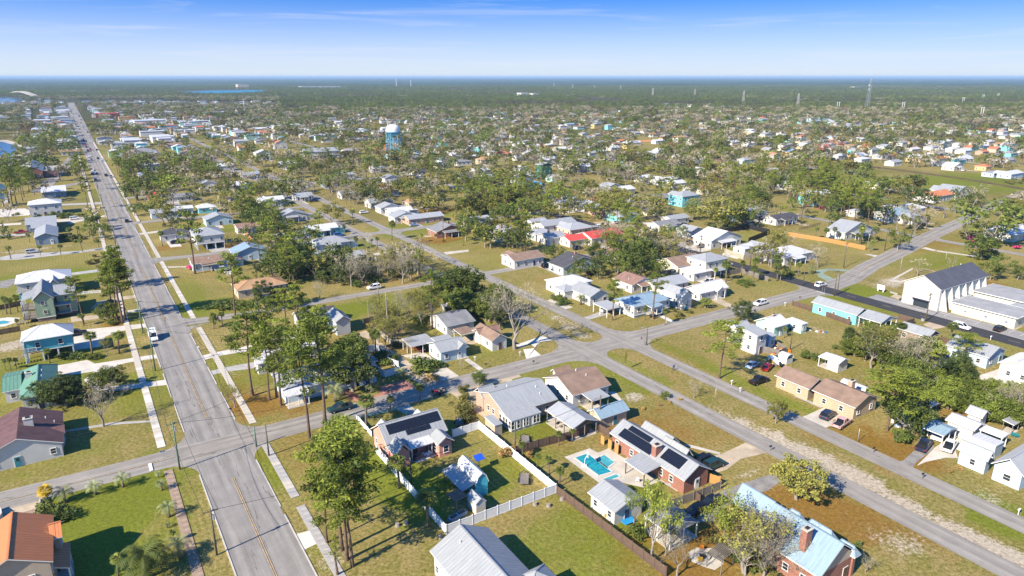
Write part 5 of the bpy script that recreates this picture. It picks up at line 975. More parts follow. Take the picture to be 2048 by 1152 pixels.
def broad(i, lod, m, H=8.5, W_=4.2, seedo=200, dens=1.0, low=.25, asp=.75, bark=None):
    r = random.Random(seedo + i); g = np.random.default_rng(seedo + i); mb = MB(); tips = []
    th = H * low
    mb.tube([(0, 0, 0), (r.gauss(0, .12), r.gauss(0, .12), th * .6), (r.gauss(0, .2), r.gauss(0, .2), th * 1.1)], [.30, .24, .2], 7 if lod == 0 else 4, 0, False)
    for k in range(r.randint(4, 6) if lod == 0 else 3):
        a = k * 1.4 + r.uniform(-.4, .4); limb(mb, (0, 0, th * r.uniform(.8, 1.05)), (math.cos(a), math.sin(a), r.uniform(.4, 1.3)), H * .3, .13, r, 2 if lod == 0 else 1, tips, .2, 5 if lod == 0 else 3, 3 if lod == 0 else 2)
    C_ = []; Rd = []; nc = {0: 64, 1: 30, 2: 12}[lod]; lob = [(r.uniform(0, 6.28), r.uniform(.3, 1), r.uniform(.7, 1.12)) for _ in range(7)]
    for k in range(int(nc * dens)):
        d = Vector((r.gauss(0, 1), r.gauss(0, 1), r.gauss(.25, .8))).normalized(); q = r.uniform(.55, 1.0); k2 = 1
        for la, lz, ls in lob: k2 += .14 * (ls - .9) * 6 * max(0, d.x * math.cos(la) + d.y * math.sin(la) - .4)
        c = Vector((d.x * W_ * q * k2, d.y * W_ * q * k2, th + (H - th) * .5 + d.z * (H - th) * .5 * q * r.uniform(.85, 1.1)))
        if c.z < th * .7: c.z = th * r.uniform(.7, 1.2)
        s = r.uniform(.6, 1.2) * (1 if lod == 0 else 1.3 if lod == 1 else 1.9) * W_ / 4.2; C_.append(tuple(c)); Rd.append((s, s, s * .8))
    if lod == 0: C_ += tips; Rd += [(.55, .55, .5)] * len(tips)
    n, sz = {0: (60, .34), 1: (32, .52), 2: (17, .92)}[lod]
    return mb, crown_mesh('crown', [cloud(C_, Rd, n, sz * (W_ / 4.2) ** .5, asp, g, .3)], m), bark or BARKG
def bare(i, lod, leaf=None, nleaf=0):
    r = random.Random(400 + i); g = np.random.default_rng(400 + i); mb = MB(); tips = []
    mb.tube([(0, 0, 0), (r.gauss(0, .15), r.gauss(0, .15), 1.4), (r.gauss(0, .25), r.gauss(0, .25), 2.8)], [.26, .2, .17], 6 if lod == 0 else 4, 0, False)
    for k in range(5 if lod == 0 else 4):
        a = k * 1.5 + r.uniform(-.4, .4); limb(mb, (0, 0, r.uniform(1.8, 2.8)), (math.cos(a) * .8, math.sin(a) * .8, r.uniform(.8, 1.8)), 3.0, .12, r, 3 if lod == 0 else 2, tips, .16, 4 if lod == 0 else 3, 3 if lod == 0 else 2, .5, .2, (2, 4) if lod == 0 else (2, 3))
    if len(tips) > 400: tips = r.sample(tips, 400)
    n, sz, asp = {0: (9, .42, .12), 1: (9, .75, .2), 2: (8, 1.2, .35)}[lod]
    parts = [cloud(tips, [(.75, .75, .75)] * len(tips), n, sz, asp, g, .0)]
    if nleaf: parts.append(cloud(tips, [(.7, .7, .6)] * len(tips), nleaf, .3 if lod == 0 else .55, .8, g, .3, .2))
    return mb, crown_mesh('crown', parts, leaf or LM['grey']), BARKG
def fan_palm(i, lod, m=None, H=6.0):
    r = random.Random(600 + i); mb = MB(); ln = (r.gauss(0, .3), r.gauss(0, .3)); K = 6
    mb.tube([(ln[0] * (k / K) ** 2, ln[1] * (k / K) ** 2, H * k / K) for k in range(K + 1)], [.19 + (.05 if k == 0 else 0) + (.07 if k >= K - 1 else 0) for k in range(K + 1)], 7 if lod == 0 else 4, 0)
    V = []; F = []; T = []; top = Vector((ln[0], ln[1], H)); nl = 34 if lod == 0 else 22
    for k in range(nl):
        az = k * 2.4 + r.uniform(-.3, .3); el = 1.25 - 2.1 * (k / nl) ** .8 + r.uniform(-.15, .15); d = Vector((math.cos(az) * math.cos(el), math.sin(az) * math.cos(el), math.sin(el)))
        pe = top + d * r.uniform(.6, .95); side = d.cross(Vector((0, 0, 1))).normalized(); nrm_ = side.cross(d)
        fr = r.uniform(.8, 1.1); nf = 9 if lod == 0 else 5; t = max(0, min(1, .55 - .5 * (k / nl) + r.uniform(-.2, .25)))
        for j in range(nf):
            a = (j / (nf - 1) - .5) * 3.6; dd = d * math.cos(a) + side * math.sin(a); w_ = (side * math.cos(a) - d * math.sin(a)) * (.11 if lod == 0 else .2)
            tip = pe + dd * fr * (1 - .25 * abs(a) / 1.8) + Vector((0, 0, -.18 - .12 * abs(a))); md = pe + dd * fr * .55 + nrm_ * .05
            b = len(V); V += [pe, md + w_, tip, md - w_]; F.append((b, b + 1, b + 2, b + 3)); T.append(t)
    me = crown_mesh('crown', [(np.array([tuple(v) for v in V]), np.array(F), np.array(T))], m or LM['palm']); return mb, me, BARKP
def feather_palm(i, lod, m, H=2.4, fl=2.5, nfr=17):
    r = random.Random(700 + i); mb = MB(); K = 4; mb.tube([(0, 0, H * k / K) for k in range(K + 1)], [.3, .24, .22, .24, .28] if H < 4 else [.34, .3, .28, .3, .36], 8 if lod == 0 else 5, 0)
    V = []; F = []; T = []
    for k in range(nfr):
        az = k * 2.4 + r.uniform(-.3, .3); el = 1.3 - 1.35 * (k / nfr) + r.uniform(-.1, .1); p = Vector((0, 0, H)); ns = 8 if lod == 0 else 5; ln = fl * r.uniform(.85, 1.1); e = el; t = max(0, min(1, .75 - .6 * k / nfr + r.uniform(-.2, .2)))
        for j in range(ns):
            d = Vector((math.cos(az) * math.cos(e), math.sin(az) * math.cos(e), math.sin(e))); q = p + d * ln / ns; sd = Vector((-math.sin(az), math.cos(az), 0)); f = (j + .5) / ns; lw = fl * .15 * (math.sin(math.pi * min(1, f * .85 + .12)) + .15)
            for s_ in (-1, 1):
                for u in ((.15, .65) if lod == 0 else (.4,)):
                    b0 = p + (q - p) * u; tp = b0 + sd * s_ * lw + d * lw * .55 + Vector((0, 0, -lw * .35)); w_ = d * (.05 if lod == 0 else .12) * fl / 2.3
                    b = len(V); V += [b0 - w_, b0 + w_, tp + w_ * .3, tp - w_ * .3]; F.append((b, b + 1, b + 2, b + 3)); T.append(t)
            p = q; e -= .17 * (1 + j * .3)
    me = crown_mesh('crown', [(np.array([tuple(v) for v in V]), np.array(F), np.array(T))], m); return mb, me, BARKP
def shrub(i, lod, m, H=1.6):
    r = random.Random(800 + i); g = np.random.default_rng(800 + i); mb = MB()
    for k in range(5): a = k * 1.3; mb.tube([(0, 0, 0), (math.cos(a) * .4, math.sin(a) * .4, H * .6)], [.05, .02], 4, 0, False)
    C_ = [(r.gauss(0, .5), r.gauss(0, .5), r.uniform(.3, 1) * H * .75) for _ in range(14 if lod == 0 else 8)]; s = .5
    return mb, crown_mesh('crown', [cloud(C_, [(s, s, s * .8)] * len(C_), 46 if lod == 0 else 16, .24 if lod == 0 else .45, .75, g, .3)], m), BARKG
# kinds: nominal height, builders per level of detail
KIND = dict(darkpine=(16.0, lambda i, l: pine(i, l, 'oak'), 'pine_tree', 'pine'), pine=(16.0, lambda i, l: pine(i, l), 'pine_tree', 'pine'), oak=(8.5, lambda i, l: broad(i, l, LM['oak']), 'oak_tree', 'tree'), olive=(8.5, lambda i, l: broad(i, l, LM['olive' if l < 2 else '_o'], seedo=240, dens=.8), 'oak_tree', 'tree'), bright=(8.0, lambda i, l: broad(i, l, LM['bright'], 8, 3.4, 280, .8), 'maple_tree', 'tree'),
    cedar=(7.5, lambda i, l: broad(i, l, LM['dark'], 7.5, 2.6, 320, 1.0, .12, .6), 'cedar_tree', 'tree'), bare=(9.5, lambda i, l: bare(i, l), 'bare_tree', 'bare tree'), sparse=(9.0, lambda i, l: bare(i + 20, l, LM['olive'], 7), 'budding_tree', 'tree'), russet=(8.5, lambda i, l: broad(i, l, LM['rust'], seedo=360, dens=.6), 'russet_tree', 'tree'), pink=(9.0, lambda i, l: bare(i + 40, l, LM['pink'], 8), 'pink_tree', 'tree'),
    spring=(9.0, lambda i, l: bare(i + 60, l, LM['bright'], 11), 'budding_tree', 'tree'), hedge=(5.0, lambda i, l: broad(i, l, LM['hedge'], 5.0, 2.7, 380, 1.1, .06), 'hedge_tree', 'tree'),
    sabal=(7.0, lambda i, l: fan_palm(i, l), 'palm_tree', 'palm'), pindo=(3.7, lambda i, l: feather_palm(i, l, LM['pindo']), 'pindo_palm', 'palm'), date=(5.6, lambda i, l: feather_palm(i + 9, l, LM['palm'], 3.0, 4.3, 30), 'date_palm', 'palm'), goldpalm=(5.2, lambda i, l: fan_palm(i + 30, l, LM['gold'], 4.2), 'palm_tree', 'palm'),
    shrub=(1.9, lambda i, l: shrub(i, l, LM['thicket']), 'shrub', 'shrub'), greenshrub=(1.9, lambda i, l: shrub(i + 8, l, LM['oak']), 'shrub', 'shrub'), azalea=(1.9, lambda i, l: shrub(i + 16, l, LM['magenta']), 'azalea', 'shrub'), dryshrub=(1.9, lambda i, l: shrub(i + 24, l, LM['brownp']), 'shrub', 'shrub'), snag=(9.5, lambda i, l: snag(i, l), 'dead_tree', 'dead tree'))
def snag(i, lod):
    r = random.Random(900 + i); mb = MB(); p = [(0, 0, 0)]; d = [r.gauss(0, .08), r.gauss(0, .08)]
    for k in range(1, 7): p.append((d[0] * k * 1.2, d[1] * k * 1.2, k * 1.6))
    mb.tube(p, [.2 - .02 * k for k in range(7)], 6); c = MB()
    for k in range(5): a = k * 2.2; q = p[3 + k % 3]; c.tube([q, (q[0] + math.cos(a) * .8, q[1] + math.sin(a) * .8, q[2] + .5)], [.05, .02], 4)
    return mb, c.mesh('crown', [BARKG]), BARKG
TMESH = {}; NVAR = dict(pine=6, oak=4, olive=4, bright=3, cedar=3, bare=4, sparse=3, sabal=4, pindo=3, date=2, russet=2, shrub=3, greenshrub=3)
def tmesh(k, v, lod):
    key = (k, v, lod)
    if key not in TMESH:
        mb, cm, bk = KIND[k][1](v, lod); tm = mb.mesh('trunk', [bk]); tm.polygons.foreach_set('use_smooth', [True] * len(tm.polygons)); TMESH[key] = (tm, cm)
    return TMESH[key]
TREES = []       # (kind, X, Y, height, width factor, hand placed)
def T(k, s, wf=1.0):
    for e in s.split('|'):
        a = [float(q) for q in e.split()]; X, Y = G(a[0], a[1]); TREES.append((k, X, Y, max(.8, HT(a[0], a[1], a[2])), a[3] if len(a) > 3 else wf, True))
T('pine', '694 1121 900 1.3|704 1134 945 1.2|682 1101 876 1.45|711 1030 838 1.3|690 985 838 1.2|655 1085 940 1.1|674 1150 1075 .6|618 876 690 1.25|652 849 636 1.3|553 795 648 1.15|563 811 655 1.15|505 791 622 1.2|545 690 600|575 720 640|245 646 500|236 641 522|228 636 545|252 640 520|167 648 556|390 548 424 1.15|472 636 512|864 658 545|1225 641 560|1306 638 530 .8|1439 757 641 1.5|1775 862 738 2.2|1926 726 668 2.2|1693 448 368|1708 450 360|1733 460 368|1576 453 398|1603 440 392|1466 400 326|1262 515 465|19 410 330|26 412 336|34 408 340|46 402 338|59 384 332|70 390 345|165 383 312 1.2|172 373 316|257 383 322|268 390 330|300 388 340|12 350 318|840 556 500|1240 520 470|545 560 492|520 520 470|600 560 505|1655 365 318|1668 372 322|1640 360 315|1515 385 330')
T('oak', '220 783 736 1.5|220 643 604 1.2|115 812 760 1.1|959 773 742 1.1|1761 738 668 .9|1730 722 682 .8|922 613 533 1.2|905 600 552|940 590 545|1983 493 400 1.3|1960 520 470 1.2|1795 500 455|2000 548 510 1.3|1980 560 520 1.2|2035 560 530|1848 725 672|640 905 868 .8|1110 525 490|1150 560 530 1.2|1255 560 528|1290 555 510|1320 560 520|1560 560 530|972 641 595|985 630 585|210 480 445|185 478 442|300 428 405|270 432 408 1.2')
T('cedar', '88 812 760 1.3|135 812 748 1.5|160 806 765 1.2|1485 642 597 1.2|1100 520 486 1.2|1210 470 440|530 615 560 1.1|560 612 570')
T('bright', '1858 726 676 1.3|1410 616 594 1.2|1335 478 448|1362 480 450|350 395 345 1.6')
T('olive', '1592 999 916 1.12|1180 510 478 1.3|1440 455 392 1.6|1400 360 336 1.4|830 620 580|915 585 545|430 655 625 .7|1551 847 797 .7|1250 740 700 .1')
T('bare', '1029 698 572 1.2|207 853 768|1388 796 761 1|817 705 672|820 640 588|796 638 580|1836 795 745 1.5|2018 846 766|1354 1152 1075|1530 1120 1050 1.4|1490 1150 1080 1.3|1580 1150 1090 1.2|1731 1146 1112|1632 525 485|1634 535 490 1.2|1900 545 510|1834 552 510|1932 480 438 1.3|922 740 714|735 505 468 1.3|830 545 500 1.4|805 540 495 1.4|1330 500 460|1440 515 490|1290 500 455|1000 660 600 1.1|735 420 385 1.4|1516 455 400|465 545 500|640 600 560')
T('sparse', '1330 1112 1050 .7|214 712 680|850 560 520 1.2|1742 737 655 1.2|1295 535 500|760 545 500 1.2|470 815 770')
T('spring', '1303 1123 980 .6|1268 1064 985 .6|1454 1108 995 .75')
T('hedge', '1836 800 762|1858 806 765|1880 812 770|1902 818 774|1925 826 780|1948 832 784|1972 840 790|1996 846 796|2020 850 800|2044 856 805|1845 782 748|1870 790 750|1900 796 755|1930 800 758|1960 806 765')
T('snag', '738 643 588|762 641 562|778 686 588|1790 480 430|1735 498 470')
T('sabal', '185 708 666 1.3|239 707 664 1.3|100 726 698 1.3|22 741 716|12 741 718|34 738 716|36 658 638|428 658 628|445 651 624|14 628 594|22 628 596|36 623 590|752 708 660|747 701 665|756 776 746|733 857 792 1.2|781 826 794 1.1|840 806 770 1.2|799 976 914 1.3|857 1054 982 1.3|1045 916 884|1074 940 908|1098 948 912|1118 974 934|1121 964 932|1118 891 862|1144 884 858|237 1152 1112 1.2|1900 683 646 1.4|1798 678 646 1.3|1568 676 655 1.2|1691 696 655 1.2|22 518 492 1.2|81 510 491 1.2|122 509 489 1.3|165 503 477|140 478 455 1.2|157 475 452|160 472 455|60 485 466 1.2|198 495 478 1.2|253 408 389|274 405 393|707 448 418|686 438 418|672 418 405|693 408 394|784 480 442|844 485 467|871 485 468|712 500 474|729 495 476|755 495 474|744 494 476|690 470 450|325 492 462|1741 503 482 1.2|1781 485 465|1678 480 465|1720 490 470|1410 545 520|1415 552 522 1.2|1430 560 535|1146 500 485|1158 505 482|168 652 628 1.3|560 750 712|1330 650 618 .9|1290 640 615|350 1085 1060|1120 602 590')
T('pindo', '131 1006 974 1.2|192 989 962 1.2|247 974 946 1.2|324 981 959|317 955 942|339 1034 1002 1.1|335 1056 1044|360 1114 1073 1.1|743 786 764 1.1|671 803 768 1.2|800 758 734|530 613 590 1.3|553 613 590 1.3|1161 609 588 1.1|1622 548 528|2000 420 405|690 460 452')
T('date', '295 1156 1082 1.05')
T('goldpalm', '100 1013 972')
T('pink', '1660 322 280 1.6')
T('greenshrub', '108 1030 1004 1.8|118 1036 1012 1.6|98 1026 1008 1.5|130 716 700 1.5|150 717 702 1.4|165 716 702 1.3|180 718 706 1.4|195 716 704 1.5|764 723 700 1.6|770 728 708 1.5|842 738 708 1.6|850 742 720 1.4|1716 1094 1080|1618 716 700 1.4|1630 720 704|1612 712 698|1756 664 640 1.6|1780 668 645 1.6|1740 660 642|1330 795 780|1584 785 775|870 735 715 1.5|1690 700 680 1.4|785 845 835|450 615 596 2.2|470 618 600 2|490 612 598 1.8|430 612 600 1.6|290 420 402 1.6|305 424 408')
T('dryshrub', '1320 812 806|1340 806 800|1360 800 794|1285 820 812|1900 945 936|1010 912 888 1.1|1060 912 898|868 760 745 1.5|1920 940 930|860 700 688')
T('azalea', '380 540 528 1.3|1940 480 470 1.5|1950 484 474|2032 497 487 1.6|1610 414 404 1.5|1640 418 410|1165 578 570')
# ------------------------------------------------------------------ more trees: groves of the middle distance, then the wooded land behind
wr = random.Random(77)
def clear(X, Y, pad=0.6):
    s, t = st((X, Y))
    for a in RECTS:
        if a[0] - pad < s < a[1] + pad and a[2] - pad < t < a[3] + pad: return False
    for pts, h in ROADS:
        for (s0, t0), (s1, t1) in zip(pts, pts[1:]):
            ds, dt = s1 - s0, t1 - t0; L2 = ds * ds + dt * dt; f = max(0, min(1, ((s - s0) * ds + (t - t0) * dt) / L2))
            if (s - s0 - f * ds) ** 2 + (t - t0 - f * dt) ** 2 < (h + pad) ** 2: return False
    return True
OPEN = [(1960, 395, 100, 12), (1780, 350, 60, 9), (1930, 352, 120, 14), (1700, 338, 40, 8), (1880, 362, 130, 20), (1950, 380, 90, 18), (1700, 330, 70, 9), (1850, 345, 110, 8), (1280, 298, 40, 5), (1500, 306, 60, 7), (1180, 268, 70, 6), (1280, 280, 45, 5)]
def openland(x, y):
    return any(((x - a) / c) ** 2 + ((y - b) / d) ** 2 < 1 for a, b, c, d in OPEN)
HGT = dict(pine=(11, 17), oak=(7, 11.5), olive=(7, 11.5), bright=(6, 9), cedar=(5, 8), bare=(8, 12.5), sparse=(6.5, 10), sabal=(5, 8), russet=(6, 9), darkpine=(9, 13), hedge=(3.5, 6), spring=(6, 9), shrub=(1.5, 3), greenshrub=(1.5, 3), pindo=(3, 4))
def grove(x, y, rx, ry, n, mix):
    ks = mix.split(); 
    for _ in range(n):
        for tr in range(12):
            px, py = wr.gauss(x, rx * .55), wr.gauss(y, ry * .55)
            if py < 200: continue
            X, Y = G(px, py)
            if clear(X, Y, 1.0) and not openland(px, py): k = wr.choice(ks); TREES.append((k, X, Y, wr.uniform(*HGT[k]), wr.uniform(.85, 1.3), False)); break
for g in ['640 350 90 30 34 olive olive oak pine sparse bare', '570 380 60 25 22 olive oak oak sparse bare', '720 400 90 25 22 olive bare bare sparse oak', '830 400 80 25 20 olive oak pine bare', '960 400 50 35 26 oak oak bright pine olive', '1040 400 60 30 26 oak bright olive pine', '1090 420 40 25 12 oak pine olive', '780 330 90 22 24 olive oak oak pine bare',
          '560 320 70 25 22 pine oak olive bare', '330 370 60 22 22 pine olive bare oak', '420 360 80 25 24 olive pine oak bare sparse', '250 360 35 35 16 olive pine oak', '480 330 80 22 20 olive bare oak pine', '380 330 70 18 18 olive bare oak', '330 440 40 20 8 shrub olive cedar', '480 430 50 25 14 cedar olive pine', '540 450 40 30 16 cedar oak pine olive', '580 500 50 25 20 oak pine cedar sparse', '640 540 70 18 40 greenshrub shrub oak cedar sparse shrub', '700 560 80 14 44 greenshrub shrub greenshrub bare cedar', '800 545 60 18 28 shrub greenshrub bare sparse', '560 560 40 25 18 oak greenshrub pine cedar',
          '1200 395 60 25 18 bare russet olive oak', '1270 400 50 20 12 bare olive sabal sparse', '1250 360 60 20 18 bare oak olive', '1400 420 50 30 10 olive oak sabal', '1460 400 40 30 12 oak pine olive', '1510 400 50 30 16 pine oak olive bare', '1570 380 60 30 22 oak pine olive', '1650 400 60 35 26 oak pine pine olive cedar', '1700 420 50 30 18 pine oak oak', '1740 430 40 25 14 oak pine cedar', '1820 382 26 10 11 oak oak olive', '1790 385 30 12 10 oak olive', '1600 340 80 20 26 olive russet oak bare shrub', '1650 318 60 10 14 shrub oak bare', '1480 350 90 20 26 bare olive oak pine', '1380 330 90 20 26 bare olive oak russet', '1280 330 90 18 22 bare olive oak', '1150 330 70 22 20 bare oak olive sabal', '1060 325 60 18 16 bare olive oak', '960 330 80 25 20 bare oak sabal olive', '880 320 70 22 18 oak bare olive pine',
          '1000 430 45 14 22 oak bright pine olive', '960 480 40 25 12 oak olive sabal', '1030 500 30 20 8 oak pine', '1240 490 50 20 16 bare bare olive pine', '1270 530 50 25 18 oak sabal oak pine bare', '1200 540 40 20 8 oak cedar', '1330 520 40 15 8 bare olive', '1450 445 40 16 14 greenshrub olive shrub', '1480 450 40 14 12 shrub oak', '1700 480 60 14 12 sabal greenshrub', '1830 455 40 12 14 greenshrub sabal bare', '1560 520 30 15 8 bare olive', '1550 550 40 12 8 pine sabal greenshrub', '1480 560 40 14 8 sabal greenshrub', '1960 400 40 30 5 oak', '2020 400 30 25 4 bare', '1985 520 30 25 8 oak greenshrub', '1930 470 15 6 6 shrub greenshrub', '110 290 40 18 34 pine pine oak', '70 305 40 12 18 pine oak', '140 290 25 22 20 pine oak', '30 360 30 25 14 pine oak', '60 370 30 14 6 oak pine', '20 470 20 15 6 cedar greenshrub', '172 455 20 20 4 sabal', '190 510 14 18 3 shrub', '200 450 14 20 4 sabal', '232 570 10 30 5 pine sparse', '225 620 12 20 4 greenshrub pine',
          '110 480 60 6 14 greenshrub shrub', '120 432 50 5 22 greenshrub', '600 660 30 20 3 pine', '620 740 40 25 3 pine', '560 770 40 25 2 pine', '700 760 20 20 4 oak', '780 690 25 15 8 sparse shrub', '860 650 30 12 8 sparse greenshrub', '760 660 25 15 8 shrub sparse', '915 620 25 18 6 oak', '1000 640 25 15 6 cedar oak', '1740 700 45 16 12 greenshrub cedar sparse hedge', '1790 720 30 14 10 hedge cedar', '1700 680 25 12 6 greenshrub', '1900 770 40 20 14 hedge cedar greenshrub', '1950 800 40 20 14 hedge greenshrub', '2010 825 30 18 10 hedge', '1860 760 20 14 6 hedge', '1650 322 60 4 20 shrub greenshrub', '1850 346 80 3 34 shrub', '1980 366 60 4 20 shrub', '1810 770 14 20 5 bare oak', '1720 830 16 10 4 cedar', '1810 870 20 10 4 oak greenshrub', '1500 1120 40 20 10 shrub sparse greenshrub', '1560 1140 40 12 10 shrub bare greenshrub', '1280 1060 14 10 4 greenshrub', '1130 600 40 10 6 greenshrub', '1370 640 40 10 4 shrub', '930 812 4 22 8 shrub']:
    a = g.split(); grove(*[float(q) for q in a[:4]], int(a[4]), ' '.join(a[5:]))
# far town blocks (0.7 - 2 km): houses and buildings in rows, trees over all of it, then pine woods
FARH = []
hr = random.Random(13)
for k in range(7000):
    py = 153 + 1 / hr.uniform(1 / 175., 1 / 52.); px = hr.uniform(-20, 2068); X, Y = G(px, py)
    if py > 330 or openland(px, py) or (px < 50 and py > 255): continue
    s, t = st((X, Y)); s = round(s / 24) * 24 + hr.uniform(-3, 3); t = round(t / 30) * 30 + hr.uniform(-4, 4)
    bare_zone = vnoise(np.array([X]), np.array([Y]), 170, 41)[0]
    if py < 226 and px > 560: continue
    if py < 246 and px > 1000 and hr.random() < .6: continue
    if px < 560 and py < 235 and hr.random() < .5: continue
    if bare_zone < .33 and not (px < 560 and py < 300): continue
    if any(abs(s - a) < 17 and abs(t - b) < 17 for a, b, *_ in FARH): continue
    X, Y = W(s, t)
    if not clear(X, Y, 7): continue
    FARH.append((s, t, X, Y, px, py))
FARH.sort(key=lambda a: a[3]); FMB = {}
nfh = 0
for s, t, X, Y, px, py in FARH:
    rf = hr.choice(['white'] * 6 + ['silver'] * 5 + ['grey', 'blue', 'tan', 'brown', 'shingle', 'tile']); wl = hr.choice(['white'] * 8 + ['cream', 'cream', 'tan', 'blue', 'mint', 'aqua', 'peach', 'ochre']); tw, sw = hr.uniform(9, 16), hr.uniform(7, 10)
    big = px < 560 and py < 290 and hr.random() < .22
    if big: tw, sw = hr.uniform(16, 28), hr.uniform(12, 20)
    rg = hr.choice('ts'); ty = 'F' if big else hr.choice('GGGH'); ev = hr.uniform(4.5, 7) if big else hr.choice([3.1, 3.2, 3.4, 5.8])
    if nfh >= 95 and not (big and nfh < 160):
        RECTS.append((s - sw / 2 - 1.5, s + sw / 2 + 1.5, t - tw / 2 - 1.5, t + tw / 2 + 1.5)); nfh += 1; cs_, sn_ = math.cos(GR), math.sin(GR); hh = 1.6 if not big else .3; mbf = FMB.setdefault((wl, rf), MB()); q_ = MB(); q_.box((0, 0, ev / 2), (tw - .8, sw - .8, ev), 0)
        e4 = [(-tw / 2, -sw / 2), (tw / 2, -sw / 2), (tw / 2, sw / 2), (-tw / 2, sw / 2)]; rA, rB = ((-tw / 2 + (1.5 if ty == 'H' else 0), 0), (tw / 2 - (1.5 if ty == 'H' else 0), 0)) if rg == 't' else ((0, -sw / 2), (0, sw / 2)); E3 = [(*p, ev) for p in e4]; rA = (*rA, ev + hh); rB = (*rB, ev + hh)
        for f_ in (([E3[0], E3[1], rB, rA], [E3[2], E3[3], rA, rB], [E3[1], E3[2], rB], [E3[3], E3[0], rA]) if rg == 't' else ([E3[1], E3[2], rB, rA], [E3[3], E3[0], rA, rB], [E3[0], E3[1], rA], [E3[2], E3[3], rB])): q_.face(f_, 1)
        for f_, m_ in zip(q_.f, q_.m): mbf.face([(X + q_.v[i][0] * cs_ - q_.v[i][1] * sn_, Y + q_.v[i][0] * sn_ + q_.v[i][1] * cs_, q_.v[i][2]) for i in f_], m_)
        continue
    nfh += 1
    root = thing('building' if big else 'house', None, 'building' if big else 'house', (X, Y, 0), GR)
    RECTS.append((s - sw / 2 - 1, s + sw / 2 + 1, t - tw / 2 - 1, t + tw / 2 + 1))
    mb = MB(); mb.box((0, 0, ev / 2), (tw - .8, sw - .8, ev)); 
    if ty == 'G':
        hw = (sw if rg == 't' else tw) / 2; rise = .35 * hw; Lh = (tw if rg == 't' else sw) / 2
        for l in (-Lh + .4, Lh - .4):
            q = [(-hw + .4, ev), (hw - .4, ev), (0, ev + rise - .2)]; mb.face([((l, o, z) if rg == 't' else (-o, l, z)) for o, z in q])
        mb.build('wall', WALL[wl], root); roof_profile([(-hw, ev), (0, ev + rise), (hw, ev)], hw, -Lh, Lh, rg, (0, 0), .4, [ROOF[rf], TRIM], 'roof', root)
    elif ty == 'H': mb.build('wall', WALL[wl], root); hip(-tw / 2, tw / 2, -sw / 2, sw / 2, ev + .17, 1.7, rg, [ROOF[rf], TRIM], 'roof', root)
    else: mb.build('wall', WALL[wl], root); m2 = MB(); m2.box((0, 0, ev + .25), (tw, sw, .5)); m2.face([(-tw / 2 + .3, -sw / 2 + .3, ev + .52), (tw / 2 - .3, -sw / 2 + .3, ev + .52), (tw / 2 - .3, sw / 2 - .3, ev + .52), (-tw / 2 + .3, sw / 2 - .3, ev + .52)], 1); m2.build('roof', [TRIM, ROOF[hr.choice(['white', 'gravel', 'silver', 'white'])]], root)
    fm = win_mesh(1.3, 1.4)[2] if not big else win_mesh(2.4, 2.0)[2]
    for i in range(int((tw - 1) / (4 if not big else 6))): put('window', fm, root, (-tw / 2 + 2.5 + i * (4 if not big else 6), -sw / 2 + .35, 1.7), 0)
    root['_d'] = '%s %s with %s roof' % (CW[wl], 'two-storey house' if ev > 5 and not big else 'commercial building' if big else 'house', 'flat pale' if big else CR[rf]); root['label'] = ''; root['_far'] = 1
FM1 = MB(); fm_mats = []
for (wl, rf), q_ in FMB.items():
    i0 = len(fm_mats); fm_mats += [WALL[wl], ROOF[rf]]
    for f_, m_ in zip(q_.f, q_.m): FM1.face([q_.v[i] for i in f_], i0 + m_)
tag(FM1.build('far_houses', fm_mats), 'far pale roofs of the town among trees', None, None, 'stuff')
# scatter of trees over the far land, thick in the woods
pts = []
fr = np.random.default_rng(99)
def inv_xy(X, Y):
    D_ = Y * CP + CAM_H * SP; v = (-Y * SP + CAM_H * CP) / D_ * FPX + 576; return X / D_ * FPX + 1024, v
def far_band(d0, d1, per, f):
    hwid = lambda d: d * .78
    n = int((d1 ** 2 - d0 ** 2) * .76 / per); Y = np.sqrt(fr.random(n) * (d1 ** 2 - d0 ** 2) + d0 ** 2); X = (fr.random(n) * 2 - 1) * Y * .76
    x, y = inv_xy(X, Y); S = X * E1[0] + Y * E1[1]; T_ = X * E2[0] + Y * E2[1]; keep = np.ones(n, bool)
    for a in RECTS: keep &= ~((S > a[0]) & (S < a[1]) & (T_ > a[2]) & (T_ < a[3]))
    for pts_, h in ROADS:
        for (s0, t0), (s1, t1) in zip(pts_, pts_[1:]):
            ds, dt = s1 - s0, t1 - t0; g = np.clip(((S - s0) * ds + (T_ - t0) * dt) / (ds * ds + dt * dt), 0, 1); keep &= (S - s0 - g * ds) ** 2 + (T_ - t0 - g * dt) ** 2 > (h + 2) ** 2
    for a, b, c, d in OPEN: keep &= ((x - a) / c) ** 2 + ((y - b) / d) ** 2 > 1
    for a, b, c, d in [(440, 185.5, 95, 5.5), (5, 203, 40, 8), (5, 300, 38, 26), (0, 385, 14, 22), (1370, 212, 60, 3.6), (1500, 216, 60, 3), (1180, 264, 70, 7), (640, 176.5, 60, 1.6), (110, 240, 60, 22), (180, 235, 22, 20)]: keep &= ((x - a) / c) ** 2 + ((y - b) / d) ** 2 > 1
    keep &= ~((vnoise(X * .35, Y * 1.6, 420, 91) > .83) & (Y > 1500)); keep &= fr.random(n) < f(X, Y, x, y)
    return X[keep], Y[keep], x[keep], y[keep]
